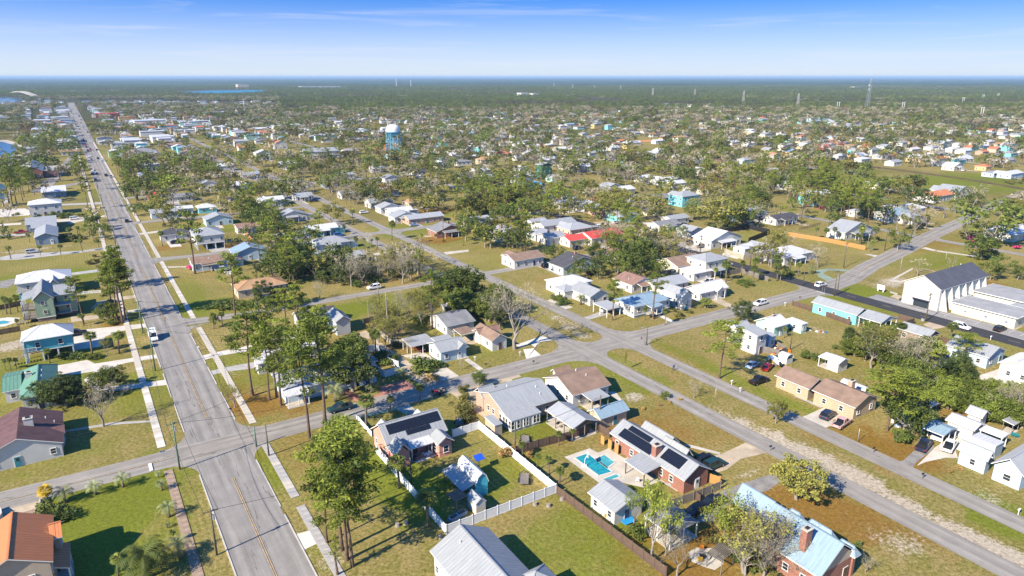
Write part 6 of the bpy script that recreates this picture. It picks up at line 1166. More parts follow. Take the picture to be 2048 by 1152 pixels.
def put_band(d0, d1, per, f, wood=False):
    X, Y, x, y = far_band(d0, d1, per, f); zone = vnoise(X, Y, 260, 55); z2 = vnoise(X, Y, 90, 56)
    for Xi, Yi, xi, yi, z, zz in zip(X, Y, x, y, zone, z2):
        pinew = wood or (yi < 222 and xi > 560 and zz > .2) or (yi < 196)
        if pinew:
            if z > .78 and Yi > 1300: continue
            k = ('darkpine' if zz * .6 + z * .4 > (.5 if Yi < 1200 else .3) else 'pine') if wr.random() < .93 else 'oak'; h = wr.uniform(9, 13)
        else: k = wr.choices(['bare', 'oak', 'olive', 'pine', 'sparse', 'bright', 'russet'], [5.2 * (.4 + zz), 3.4, 3.4, 1.3 * (1.3 - z), 1.6, .4, .6])[0]; h = wr.uniform(*HGT[k]) * 1.08
        TREES.append((k, Xi, Yi, h, wr.uniform(1.0, 1.6) if k in ('oak', 'olive', 'russet') else wr.uniform(1.5, 2.1) if pinew else wr.uniform(.9, 1.3), False))
put_band(330, 700, 175, lambda X, Y, x, y: .2 + .6 * (vnoise(X, Y, 70, 61) > .5))
put_band(700, 1250, 120, lambda X, Y, x, y: .25 + .6 * (vnoise(X, Y, 80, 61) > .45))
put_band(1250, 2300, 62, lambda X, Y, x, y: np.where((y < 216) & (x > 560), .95, .42))
put_band(2300, 5200, 210, lambda X, Y, x, y: .95 * np.ones_like(X), False)
# which ones are individuals: those that show largest, at most about 300 of a kind
TREES.sort(key=lambda a: -a[3] / math.hypot(a[1], a[2]) - (10 if a[5] else 0))
CNT = {}; IND = []; MASS = []
CAPN = dict(pine=260, oak=150, olive=110, bare=130, sparse=60, sabal=170, greenshrub=150, shrub=90, cedar=60, bright=40, russet=20)
for tr in TREES:
    k = tr[0]; CNT[k] = CNT.get(k, 0) + 1; d = math.hypot(tr[1], tr[2])
    (IND if (tr[5] or (CNT[k] <= CAPN.get(k, 60) and d < 900)) else MASS).append(tr)
TH = []
for n_, (k, X, Y, h, wf, hand) in enumerate(IND):
    d = math.hypot(X, Y); lod = 0 if d < 235 else 1; nom, _, nm, cat = KIND[k]; v = n_ % NVAR.get(k, 2)
    if k in ('shrub', 'greenshrub', 'pindo', 'sabal', 'date', 'goldpalm') and d < 330: lod = 0
    tm, cm = tmesh(k, v, lod); s = h / nom; root = put(nm, None, None, (X, Y, 0), wr.uniform(0, 6.28), None); root['category'] = cat
    sx = s * wf if k not in ('pine', 'sabal') else (s * .6 + .4 * min(s, 1.1)) * wf
    for q, me_ in (('trunk', tm), ('crown', cm)):
        o = put(q, me_, root); o.scale = (sx, sx, s) if q == 'crown' or k != 'pine' else (max(s, .8), max(s, .8), s)
    TH.append((root, k, X, Y, h, hand, d))
# everything behind: one wood of instanced trees
LIB = bpy.data.collections.new('far_tree_library'); order = []
for k in ('pine', 'darkpine', 'oak', 'olive', 'bare', 'sparse', 'bright', 'russet', 'sabal', 'cedar', 'shrub', 'greenshrub'):
    for v in range(2):
        mb, cm, bk = KIND[k][1](v + 3, 2 if k not in ('sabal', 'shrub', 'greenshrub') else 1); tm = mb.mesh('t', [bk])
        bm = bmesh.new(); bm.from_mesh(cm); tn = bm.faces.layers.float.get('tint'); nf0 = len(bm.faces); bm.from_mesh(tm); bm.faces.ensure_lookup_table()
        for f in bm.faces[nf0:]: f.material_index = 1
        me2 = bpy.data.meshes.new('far_tree'); bm.to_mesh(me2); bm.free(); me2.materials.append(cm.materials[0]); me2.materials.append(bk)
        o = bpy.data.objects.new('lib_%02d' % len(order), me2); LIB.objects.link(o); order.append((k, v))
ix = {kv: i for i, kv in enumerate(order)}
def wood(name, lst, label):
    n = len(lst); me = bpy.data.meshes.new(name); me.vertices.add(n); me.vertices.foreach_set('co', np.array([(a[1], a[2], 0) for a in lst], np.float32).ravel())
    idx = np.array([ix.get((a[0], i % 2), 0) for i, a in enumerate(lst)], np.int32); sc_ = np.array([(a[3] / KIND[a[0]][0] * a[4], a[3] / KIND[a[0]][0] * a[4], a[3] / KIND[a[0]][0]) for a in lst], np.float32)
    for nm, tp, arr in (('idx', 'INT', idx), ('scl', 'FLOAT_VECTOR', sc_), ('rot', 'FLOAT', nrg.uniform(0, 6.28, n).astype(np.float32))):
        at = me.attributes.new(nm, tp, 'POINT'); at.data.foreach_set('vector' if tp == 'FLOAT_VECTOR' else 'value', arr.ravel())
    o = put(name, me); ng = bpy.data.node_groups.new('plant_wood', 'GeometryNodeTree'); ng.interface.new_socket('Geometry', in_out='INPUT', socket_type='NodeSocketGeometry'); ng.interface.new_socket('Geometry', in_out='OUTPUT', socket_type='NodeSocketGeometry')
    gi = N(ng, 'NodeGroupInput'); go = N(ng, 'NodeGroupOutput'); ip = N(ng, 'GeometryNodeInstanceOnPoints'); ci = N(ng, 'GeometryNodeCollectionInfo'); ci.inputs['Collection'].default_value = LIB; ci.inputs['Separate Children'].default_value = True; ci.inputs['Reset Children'].default_value = True
    def na(nm, dt): q = N(ng, 'GeometryNodeInputNamedAttribute', data_type=dt); q.inputs['Name'].default_value = nm; return q.outputs[0]
    cx = N(ng, 'ShaderNodeCombineXYZ'); L(ng, na('rot', 'FLOAT'), cx.inputs[2]); L(ng, gi.outputs[0], ip.inputs['Points']); L(ng, ci.outputs[0], ip.inputs['Instance']); ip.inputs['Pick Instance'].default_value = True
    L(ng, na('idx', 'INT'), ip.inputs['Instance Index']); L(ng, cx.outputs[0], ip.inputs['Rotation']); L(ng, na('scl', 'FLOAT_VECTOR'), ip.inputs['Scale']); L(ng, ip.outputs[0], go.inputs[0])
    md = o.modifiers.new('plant', 'NODES'); md.node_group = ng; return tag(o, label, None, None, 'stuff')
wood('woods', MASS, 'mass of pines, oaks and bare trees filling the distance')
# beyond five kilometres the canopy closes into one uneven sheet
cx_ = []; rows = np.geomspace(5000, 42000, 150); cols = np.linspace(-.82, .82, 420)
RX = np.outer(rows, cols); RY = np.repeat(rows[:, None], 420, 1); z = 8 + 5 * fr.random(RX.shape) + 6 * vnoise(RX, RY, 900, 71); z[0, :] = 0
me = bpy.data.meshes.new('far_canopy'); ii = np.arange(RX.size).reshape(RX.shape); mesh_np(me, np.stack([RX.ravel(), RY.ravel(), z.ravel()], 1), np.stack([ii[:-1, :-1], ii[:-1, 1:], ii[1:, 1:], ii[1:, :-1]], -1).reshape(-1, 4))
me.materials.append(mat('far_canopy', (.040, .068, .026), .95, var=.45, scale=.004, fine=.012)); tag(put('far_forest', me), 'forest canopy reaching to the horizon', None, None, 'stuff')
print('TREES', len(TREES), 'individual', len(IND), 'mass', len(MASS))
# ------------------------------------------------------------------ fences, panel by panel
FM = {}
def panel_mesh(kind, ln, h):
    key = (kind, round(ln, 1), h)
    if key in FM: return FM[key]
    mb = MB(); ln = round(ln, 1)
    if kind == 'vinyl':
        mb.box((0, 0, h / 2 + .04), (ln - .1, .05, h - .22)); mb.box((0, 0, h - .04), (ln - .08, .09, .12)); mb.box((0, 0, .09), (ln - .08, .09, .12))
        n = int(ln / .3)
        for i in range(1, n): mb.box((-ln / 2 + ln * i / n, 0, h / 2 + .04), (.02, .062, h - .26))
    elif kind == 'picket':
        mb.box((0, 0, h * .85), (ln - .06, .05, .09)); mb.box((0, 0, h * .3), (ln - .06, .05, .09)); n = int(ln / .22)
        for i in range(n): mb.box((-ln / 2 + ln * (i + .5) / n, .04, h / 2), (.1, .03, h))
    elif kind == 'rail':
        for z in (.25, .5, .78): mb.box((0, 0, h * z + .1), (ln, .06, .12))
    else:
        n = max(3, int(ln / .15)); r = random.Random(int(ln * 10))
        for i in range(n): mb.box((-ln / 2 + ln * (i + .5) / n, r.uniform(-.008, .008), h / 2 + r.uniform(-.02, .02)), (ln / n - .018, .03, h))
        for z in (.25, .8): mb.box((0, .045, h * z), (ln, .05, .09))
    FM[key] = mb; return mb
def fence(T_, pts, kind, m, h, label, pl=2.4, name=None):
    ox, oy, k = T_; P = [G(ox + x / k, oy + y / k) for x, y in pts]; root = thing(name or ('white_fence' if kind in ('vinyl', 'picket') else 'wooden_fence'), label, 'fence', (P[0][0], P[0][1], 0)); pm = {}
    post = MB(); pw = .13; post.box((0, 0, (h + .1) / 2), (pw, pw, h + .1)); post.box((0, 0, h + .12), (pw + .05, pw + .05, .05)); post = post.mesh('post', [m])
    for a, b in zip(P, P[1:]):
        Lg = math.dist(a, b); n = max(1, round(Lg / pl)); rz = math.atan2(b[1] - a[1], b[0] - a[0]); ln = round(Lg / n - .02, 1); key = (kind, ln, h, m.name)
        if key not in FM: FM[key] = panel_mesh(kind, Lg / n, h).mesh('panel', [m])
        for i in range(n):
            f = (i + .5) / n; o = put('panel', FM[key], root, (a[0] + (b[0] - a[0]) * f - P[0][0], a[1] + (b[1] - a[1]) * f - P[0][1], 0), rz)
            f = i / n; put('post', post, root, (a[0] + (b[0] - a[0]) * f - P[0][0], a[1] + (b[1] - a[1]) * f - P[0][1], 0), rz)
    put('post', post, root, (P[-1][0] - P[0][0], P[-1][1] - P[0][1], 0)); return root
fence(Z1, [(752, 905), (893, 1069), (1112, 986), (958, 858), (905, 875)], 'vinyl', VINYL, 1.75, 'white vinyl fence around the yard of the coral house')
fence(R2, [(65, 280), (210, 450)], 'vinyl', VINYL, 1.1, 'low white fence left of the coral house front yard')
fence(R2, [(70, 285), (460, 200), (550, 255)], 'rail', mat('teal_white_rail', (.30, .55, .60), .5), 1.0, 'teal and white rail fence before the coral house')
fence(C, [(358, 500), (1230, 1160)], 'plank', WOODP, 1.8, 'long brown board fence along the mown lawn')
fence(C, [(30, 180), (620, 12)], 'plank', WOODP, 1.8, 'brown board fence between two back yards')
fence(C, [(1275, 610), (1450, 548), (1665, 460)], 'plank', GWOOD, 1.7, 'grey board fence beside the asphalt drive')
fence(C, [(1450, 520), (1500, 575)], 'plank', WOODP, 1.7, 'short brown fence return by the black pickup')
fence(C, [(1530, 385), (1660, 430)], 'plank', OWOOD, 1.8, 'short fresh orange board fence beside leaning windows')
fence(C, [(690, -5), (780, 45)], 'plank', WOODP, 1.8, 'short brown fence at the corner of the solar brick house')
fence(F_, [(730, 555), (960, 500), (1060, 560), (1060, 610), (1140, 640)], 'vinyl', VINYL, 1.8, 'white vinyl fence behind the pine-shaded house')
fence(F_, [(965, 670), (1030, 715), (1150, 680)], 'vinyl', VINYL, 1.7, 'white vinyl fence beside the brick court')
fence(F_, [(930, 330), (1090, 460), (1170, 460)], 'plank', mat('cream_fence', (.50, .44, .34), .9), 1.8, 'cream board fence along the sandy lane')
fence(F_, [(860, 290), (1110, 225)], 'plank', GWOOD, 1.7, 'grey board fence across the mown lot')
fence(R6, [(1180, -60), (1500, 40), (1915, 195)], 'plank', WOODP, 1.6, 'brown picket fence below the long aqua house')
fence(I_, [(1040, 250), (1165, 285), (1090, 310)], 'plank', WOODP, 1.7, 'brown fence by the big white carport')
fence(R6, [(735, 520), (1010, 590), (1100, 550), (960, 460)], 'plank', GWOOD, 1.7, 'weathered fence around the cluttered side yard')
fence(O, [(155, 735), (500, 790), (775, 848)], 'plank', OWOOD, 1.8, 'bright orange board fence before the long white house')
fence(O, [(250, 690), (415, 650)], 'rail', WOODP, 1.4, 'brown rail fence behind the long white house')
fence(M_, [(1170, 1060), (1390, 1010), (1480, 1040)], 'plank', GWOOD, 1.8, 'grey fence beside the cream brown-roofed house')
fence(M_, [(1690, 1060), (1830, 1030), (2048, 1100)], 'plank', GWOOD, 1.8, 'grey fence beside the dark street')
fence(M_, [(1700, 870), (1850, 925), (2000, 900)], 'plank', mat('cream_fence', (.5, .44, .34)), 1.8, 'pale yard fence by the backyard pool')
fence(M_, [(990, 620), (1290, 575)], 'plank', GWOOD, 1.8, 'grey fence behind the mint house')
fence(M_, [(700, 490), (800, 480), (900, 500)], 'plank', WOODP, 1.7, 'brown fence behind the white gabled house')
fence(M_, [(1640, 720), (1900, 680), (2060, 720), (1890, 790)], 'plank', DARKM, 2.2, 'black screen fence around the ball court')
fence(J, [(1800, 835), (2030, 800), (1960, 720)], 'plank', OWOOD, 1.8, 'orange board fence beside the stilted grey house')
fence(A, [(0, 300), (205, 225)], 'plank', WOODP, 1.6, 'brown fence beside the maroon-roofed house')
fence(A, [(340, 700), (330, 590), (385, 525)], 'vinyl', CONCW, 1.1, 'white masonry gate wall of the orange-roofed house', name='gate_wall')
fence(A, [(0, 720), (22, 700), (20, 660), (-20, 630)], 'vinyl', CONCW, 1.1, 'white masonry wall at the frame edge by the sandy drive', name='gate_wall')
fence(E_, [(0, 375), (165, 345)], 'plank', WOODP, 1.6, 'brown fence behind the teal stilt house')
fence(R5, [(0, 640), (300, 575)], 'plank', WOODP, 1.6, 'brown fence behind the sage green house')
fence(E_, [(610, 55), (805, 40)], 'picket', VINYL, 1.0, 'low white picket fence beside the long white stilt house')
fence(I_, [(1080, 570), (1245, 520)], 'plank', GWOOD, 1.7, 'grey fence between trees near the gravel yard')
fence(I_, [(1380, 430), (1460, 460)], 'plank', WOODP, 1.7, 'brown fence next to the brown brick house')
fence(R7, [(600, 180), (740, 260), (960, 130), (820, 80)], 'rail', GWOOD, 1.1, 'grey rail pen with a fire pit')
# ------------------------------------------------------------------ vehicles
RUB = mat('tyre_rubber', (.015, .015, .015), .8, var=.1); RIM = mat('alloy_rim', (.45, .46, .47), .35, .6, var=0); LAMP = mat('lamp_glass', (.75, .75, .72), .15, var=0); TAIL = mat('tail_lamp', (.35, .015, .015), .3, var=0); TINT = mat('car_glass', (.012, .015, .018), .06, var=0, spec=.7)
PAINT = {n: mat('paint_' + n, c, .28, .15 if n in ('silver',) else 0, var=.03, spec=.6) for n, c in dict(white=(.80, .80, .79), black=(.012, .012, .014), grey=(.16, .17, .18), silver=(.5, .52, .54), red=(.36, .02, .025), blue=(.03, .12, .36), teal=(.015, .05, .055), lightblue=(.30, .42, .58), brown=(.2, .12, .07), pink=(.6, .38, .36), navy=(.015, .025, .06)).items()}
CARM = {}
def loft(prof, hw, top_in=.0, name='body', m=None, z_in=None):
    """side profile (x,z) swept across the width, edges tucked in towards the sides"""
    mb = MB(); n = len(prof); zs = [p[1] for p in prof]; z0, z1 = min(zs), max(zs); ring = []
    for y, k, dz in ((-hw, .94, .05), (-hw * .93, 1, 0), (hw * .93, 1, 0), (hw, .94, .05)):
        cxm = sum(p[0] for p in prof) / n; ring.append([(cxm + (x - cxm) * (1 if k == 1 else .985), y * (1 - top_in * (z - z0) / (z1 - z0)), z - (dz if z > (z0 + z1) / 2 else -dz)) for x, z in prof])
    for a, b in zip(ring, ring[1:]):
        for i in range(n): j = (i + 1) % n; mb.face([a[i], a[j], b[j], b[i]])
    mb.face(ring[0][::-1]); mb.face(ring[-1]); return mb
SPEC = dict(
    sedan=(4.6, 1.78, [(-2.3, .35), (-2.28, .75), (-2.1, .92), (-1.3, .98), (1.0, .95), (2.0, .82), (2.28, .62), (2.3, .35)], [(-1.75, .95), (-1.15, 1.42), (.25, 1.45), (1.1, .93)], .2),
    suv=(4.7, 1.9, [(-2.33, .4), (-2.35, .9), (-2.25, 1.08), (1.1, 1.06), (2.1, .98), (2.32, .75), (2.33, .4)], [(-2.2, 1.05), (-2.0, 1.68), (.35, 1.72), (1.25, 1.03)], .16),
    van=(5.6, 2.0, [(-2.8, .4), (-2.82, 1.1), (-2.75, 1.35), (1.9, 1.2), (2.6, 1.0), (2.8, .75), (2.8, .4)], [(-2.78, 1.3), (-2.7, 2.45), (1.1, 2.5), (1.95, 1.18)], .08),
    pickup=(5.6, 1.95, [(-2.8, .5), (-2.8, 1.05), (-.95, 1.05), (1.4, 1.08), (2.5, 1.0), (2.78, .8), (2.8, .5)], [(-1.05, 1.03), (-.85, 1.75), (.55, 1.78), (1.45, 1.05)], .14))
def car_mesh(kind, colr):
    key = (kind, colr)
    if key in CARM: return CARM[key]
    Lg, Wd, body, cab, ti = SPEC[kind]; pm = PAINT[colr]; hw = Wd / 2
    b = loft(body, hw).mesh('body', [pm]); gl = loft(cab, hw * .9, ti).mesh('glasshouse', [pm if kind == 'van' else TINT])
    x0, x1 = cab[1][0], cab[2][0]; zt = cab[2][1]; mb = MB(); hr_ = hw * .9 * (1 - ti) - .02
    mb.face([(x0 - .02, -hr_, zt + .012), (x1 + .02, -hr_, zt + .02), (x1 + .02, hr_, zt + .02), (x0 - .02, hr_, zt + .012)])
    for xa, xb in ((cab[0][0], x0), (cab[3][0], x1)):
        for s_ in (-1, 1): mb.beam((xa, s_ * (hw * .9 - .03), cab[0][1] + .02), (xb, s_ * hr_, zt - .02), .09)
    for s_ in (-1, 1): mb.beam(((x0 + x1) / 2, s_ * (hw * .9 - .01), cab[0][1]), ((x0 + x1) / 2, s_ * (hr_ + .02), zt), .08)
    for s_ in (-1, 1): mb.beam((x0, s_ * hr_, zt), (x1, s_ * hr_, zt), .09)
    rf = mb.mesh('roof_panel', [pm]); bed = None; ws = None
    if kind == 'pickup':
        mb = MB(); mb.box((-1.88, 0, 1.07), (1.66, 1.5, .03)); bed = mb.mesh('bed', [DARKM])
    if kind == 'van':
        mb = MB(); mb.face([(1.96, -.78, 1.26), (1.96, .78, 1.26), (1.32, .72, 2.25), (1.32, -.72, 2.25)]); 
        for s_ in (-1, 1): mb.face([(1.5, s_ * .915, 1.35), (.75, s_ * .915, 1.35), (.75, s_ * .865, 2.1), (1.15, s_ * .865, 2.1)])
        ws = mb.mesh('windscreen', [TINT])
    CARM[key] = (b, gl, rf, bed, ws); return CARM[key]
mb = MB(); mb.tube([(0, -.11, 0), (0, .11, 0)], .34, 12); WH = mb.mesh('wheel', [RUB]); mb = MB(); mb.tube([(0, -.12, 0), (0, .12, 0)], .2, 8); RM = mb.mesh('rim', [RIM])
mb = MB(); mb.box((0, 0, 0), (.08, .36, .16)); HL = mb.mesh('headlight', [LAMP]); TL = MB().box((0, 0, 0), (.08, .3, .2)).mesh('taillight', [TAIL])
def car(T_, x, y, head, kind, colr, label, parts=True, group=None):
    ox, oy, k = T_; X, Y = G(ox + x / k, oy + y / k); az = dict(s=GR + math.pi / 2, S=GR - math.pi / 2, t=GR, T=GR + math.pi)[head[0]] + R(float(head[1:] or 0))
    nm = dict(sedan='parked_car', suv='parked_car', van='van', pickup='pickup_truck')[kind]; root = thing(nm, label, dict(sedan='car', suv='car', van='van', pickup='pickup truck')[kind], (X, Y, .03), az, group); b, gl, rf, bed, ws = car_mesh(kind, colr)
    put('body', b, root); put('glasshouse' if kind != 'van' else 'cargo_body', gl, root); put('roof_panel', rf, root)
    if bed: put('bed', bed, root)
    if ws: put('windscreen', ws, root)
    Lg, Wd = SPEC[kind][:2]
    for sx in (-.31, .31):
        for sy in (-1, 1):
            o = put('wheel', WH, root, (sx * Lg, sy * (Wd / 2 - .1), .34))
            if parts: put('rim', RM, o)
    if parts:
        for sy in (-1, 1): put('headlight', HL, root, (Lg / 2 - .06, sy * (Wd / 2 - .28), .72)); put('taillight', TL, root, (-Lg / 2 + .03, sy * (Wd / 2 - .25), .85))
    return root
for a in [(Z1, 307, 678, 'S', 'van', 'white', 'white delivery van driving down the main road'), (Z1, 254, 444, 's', 'sedan', 'black', 'dark car far up the empty main road'), (Z1, 681, 821, 'T', 'pickup', 'teal', 'dark teal pickup under the pines on the cross street'), (Z1, 748, 578, 'T', 'suv', 'white', 'white car on the side street by the thicket'),
          (Z1, 838, 700, 'S', 'sedan', 'red', 'red car inside the low blue carport'), (Z1, 1214, 623, 't', 'suv', 'white', 'white car under the flat carport'), (Z1, 1520, 610, 'T', 'suv', 'white', 'white car driving on the cross street'), (Z1, 1517, 766, 't', 'pickup', 'black', 'black pickup parked on the open lawn'), (Z1, 1534, 738, 't20', 'sedan', 'red', 'red car with orange top on the lawn'),
          (Z1, 1505, 734, 't10', 'sedan', 'lightblue', 'faded light blue car beside the red car'), (Z1, 1466, 652, 't', 'suv', 'silver', 'silver car beside the white two-storey house'), (Z1, 1655, 835, 't10', 'suv', 'navy', 'dark blue car with open tailgate on the concrete drive'), (Z1, 1683, 851, 't8', 'pickup', 'pink', 'faded pink pickup carrying lumber'), (Z1, 1847, 896, 't12', 'pickup', 'navy', 'dark pickup with loaded bed on the asphalt drive'),
          (Z1, 1898, 897, 't14', 'pickup', 'white', 'white pickup with black bed cover on bright concrete'), (Z1, 1877, 876, 'T12', 'suv', 'white', 'white car backed under the pale blue carport'), (Z1, 1922, 657, 'S', 'suv', 'white', 'white car on the dark street'), (Z1, 1999, 662, 't', 'suv', 'black', 'dark car parked in the church bays'), (Z1, 1409, 925, 't', 'suv', 'black', 'black car by the solar brick house, beside its garage end'),
          (Z1, 1428, 934, 't', 'suv', 'teal', 'dark green car next to the sandy drive edge'), (Z1, 1423, 1012, 'T', 'pickup', 'black', 'black pickup with open door beside the grey carport'), (Z1, 1392, 1025, 'T', 'sedan', 'black', 'black car half under the grey carport'), (Z1, 152, 671, 't', 'pickup', 'black', 'black pickup beside the teal stilt house'), (Z1, 110, 697, 't', 'sedan', 'navy', 'dark car beneath the teal stilt house'),
          (Z1, 150, 439, 't', 'suv', 'white', 'white car on the pale strip drive'), (Z1, 43, 467, 't', 'pickup', 'red', 'red pickup behind the slate blue houses'), (Z1, 65, 506, 't', 'suv', 'silver', 'silver car by the sandy lot'), (Z1, 1094, 535, 't', 'suv', 'black', 'black car parked on grass by the dark shingled bungalow'), (Z1, 1114, 541, 't', 'sedan', 'black', 'second black car beside the dark shingled bungalow'), (Z1, 1381, 489, 't', 'suv', 'black', 'black car in the white hall car park'),
          (Z1, 1403, 495, 't', 'pickup', 'grey', 'dark grey pickup in the white hall car park'), (Z1, 1451, 492, 't', 'sedan', 'red', 'red car by the white hall wall'), (Z1, 1390, 481, 't', 'suv', 'brown', 'brown car at the back of the white hall car park'), (Z1, 1208, 461, 't', 'sedan', 'blue', 'blue car before the red-roofed house'), (Z1, 1199, 456, 't', 'suv', 'white', 'white car next to the blue car'), (Z1, 1234, 447, 't', 'sedan', 'silver', 'silver car before the mint house'),
          (Z1, 1454, 532, 't', 'suv', 'white', 'white car across from the cream two-storey house'), (Z1, 1641, 573, 't', 'suv', 'white', 'white car turning at the dark street corner'), (Z1, 1490, 411, 't', 'suv', 'black', 'black car on the far pale street'), (Z1, 1380, 391, 't', 'sedan', 'red', 'red car beside the far aqua house'), (Z1, 1394, 393, 't', 'sedan', 'grey', 'grey car beside the far aqua house'), (Z1, 1300, 370, 't', 'suv', 'teal', 'dark green car among far white houses'),
          (Z1, 665, 453, 't', 'suv', 'white', 'white car beside the aqua house near the median'), (Z1, 728, 427, 't', 'suv', 'white', 'white camper car across the palm-planted median'), (Z1, 828, 452, 't', 'sedan', 'lightblue', 'light blue car at the brick bungalow drive'), (Z1, 811, 500, 'S', 'sedan', 'navy', 'dark car shaded by trees near the thicket'), (Z1, 720, 512, 't', 'suv', 'white', 'white car behind the thicket houses'), (Z1, 1000, 640, 't', 'suv', 'silver', 'silver car behind the bare white tree'), (Z1, 452, 487, 't', 'sedan', 'grey', 'grey car under the stilted grey house'), (Z1, 1846, 452, 't', 'suv', 'black', 'dark car by the far corner'), (Z1, 1880, 421, 't', 'sedan', 'grey', 'grey car on the far side street'), (Z1, 1850, 400, 't', 'suv', 'brown', 'maroon car beside the orange-roofed building')]: car(*a)
for X_, Y_, kd, c in CARQ:
    D_ = Y_ * CP + CAM_H * SP; o = car(Z1, X_ / D_ * FPX + 1024, (-Y_ * SP + CAM_H * CP) / D_ * FPX + 576, 't', kd, c, 'x', False); o['label'] = ''; o['_d'] = '%s %s parked in a town yard' % ('dark blue' if c == 'navy' else c, 'pickup' if kd == 'pickup' else 'car')
cr_ = random.Random(3); nfc = 0
for s_ in np.geomspace(560, 1900, 62):
    for t_ in (MT - 4, MT - 1.8, MT + 3.4, MT + 6):
        if cr_.random() < .26:
            X, Y = W(s_ + cr_.uniform(-10, 10), t_ + (s_ - 400) * .0025); c = cr_.choice(['white', 'white', 'black', 'grey', 'silver', 'red', 'navy']); D_ = Y * CP + CAM_H * SP
            px = X / D_ * FPX + 1024; py = (-Y * SP + CAM_H * CP) / D_ * FPX + 576; o = car(Z1, px, py, 's' if t_ > MT else 'S', cr_.choice(['suv', 'sedan', 'pickup']), c, 'small %s car in the far traffic on the main road' % ('dark blue' if c == 'navy' else c), False, 'far traffic on the main road'); nfc += 1; o['label'] = 'small %s vehicle in the far traffic on the main road' % ('dark blue' if c == 'navy' else c)
for x, y, c in ((185, 350, 'navy'), (182, 341, 'black'), (156, 308, 'white'), (181, 300, 'red')): car(Z1, x, y, 'S', 'suv', c, '%s car %s' % (dict(navy='dark blue', black='black', white='white', red='red')[c], dict(navy='parked at the kerb by roadside pines', black='ahead of the dark blue kerbside car', white='leaving the waterside car park', red='on the main road near the waterside turning')[c]), False)
# boats, trailers
def boat(T_, x, y, rz, label, cov):
    X, Y = G(T_[0] + x / T_[2], T_[1] + y / T_[2]); root = thing('boat', label, 'boat', (X, Y, 0), GR + R(rz)); mb = MB(); st_ = [(-2.6, 1.0, .0), (-1, 1.05, 0), (1, .95, .05), (2.2, .5, .25), (2.9, .04, .5)]
    for (xa, wa, za), (xb, wb, zb) in zip(st_, st_[1:]):
        for s_ in (-1, 1):
            q = [(xa, s_ * wa, 1.3 + za * .3), (xb, s_ * wb, 1.3 + zb * .3), (xb, 0, .6 + zb), (xa, 0, .6 + za)]; mb.face(q if s_ > 0 else q[::-1])
        q = [(xa, -wa, 1.3 + za * .3), (xb, -wb, 1.3 + zb * .3), (xb, wb, 1.3 + zb * .3), (xa, wa, 1.3 + za * .3)]; mb.face([(a, b * .85, c - .22) for a, b, c in q]); 
        for s_ in (-1, 1): mb.face([(xa, s_ * wa, 1.3 + za * .3), (xb, s_ * wb, 1.3 + zb * .3), (xb, s_ * wb * .85, 1.08 + zb * .3), (xa, s_ * wa * .85, 1.08 + za * .3)])
    mb.face([(-2.6, -1, 1.3), (-2.6, 1, 1.3), (-2.6, 0, .6)]); mb.build('hull', WHITE, root); mb = MB(); mb.box((-.2, 0, 1.45), (.9, .8, .8), 0, 0, .8); mb.box((-2.75, 0, 1.3), (.4, .4, .9), 1); mb.build('console', [cov, DARKM], root)
    mb = MB(); mb.beam((-2.4, -.7, .45), (2.6, -.1, .45), .1); mb.beam((-2.4, .7, .45), (2.6, .1, .45), .1); mb.beam((2.5, 0, .45), (3.8, 0, .45), .1); mb.beam((-1.6, -1, .4), (-1.6, 1, .4), .1); mb.build('trailer_frame', STEEL, root)
    for s_ in (-1, 1): put('wheel', WH, root, (-1.6, s_ * 1.05, .34))
boat(R6, 660, 510, 118, 'white boat with blue cover on a trailer beside the white two-storey house', PAINT['blue']); boat(R6, 480, 440, 120, 'white boat on a trailer behind the blue-covered boat', PAINT['white'])
boat(R7, 1450, 400, -20, 'upturned white skiff on stands near the bare tree', PAINT['white']); boat(R6, 960, 690, 60, 'small cluttered white boat beside the red car', PAINT['white'])
def trailer(T_, x, y, rz, label, load=None):
    X, Y = G(T_[0] + x / T_[2], T_[1] + y / T_[2]); root = thing('utility_trailer', label, 'trailer', (X, Y, 0), GR + R(rz)); mb = MB(); mb.box((0, 0, .55), (3.4, 1.7, .1)); mb.build('bed', GWOOD, root)
    mb = MB()
    for s_ in (-1, 1): mb.beam((-1.7, s_ * .88, .75), (1.7, s_ * .88, .75), .07); mb.beam((1.7, s_ * .8, .5), (2.9, 0, .45), .08)
    mb.build('frame', DARKM, root)
    for s_ in (-1, 1): put('wheel', WH, root, (-.2, s_ * 1.0, .34))
    if load:
        r = random.Random(x)
        for i in range(6): mb = MB(); mb.box((0, 0, .2), (r.uniform(.4, .9), r.uniform(.3, .6), .4), 0, r.uniform(0, 3)); mb.build('load', r.choice(load), root, loc=(r.uniform(-1.4, 1.4), r.uniform(-.5, .5), .62))
trailer(R2, 1680, 880, 55, 'grey wooden-bed utility trailer on the fenced lawn'); trailer(R2, 850, 35, 5, 'loaded trailer parked at the street edge by palms', [PAINT['red'], GWOOD, WHITE, DARKM]); trailer(R2, 1060, 320, 60, 'trailer piled with junk beside the coral house', [GWOOD, DARKM, WHITE]); trailer(R2, 1690, 505, 60, 'flat wooden-bed trailer beside the brown board fence')
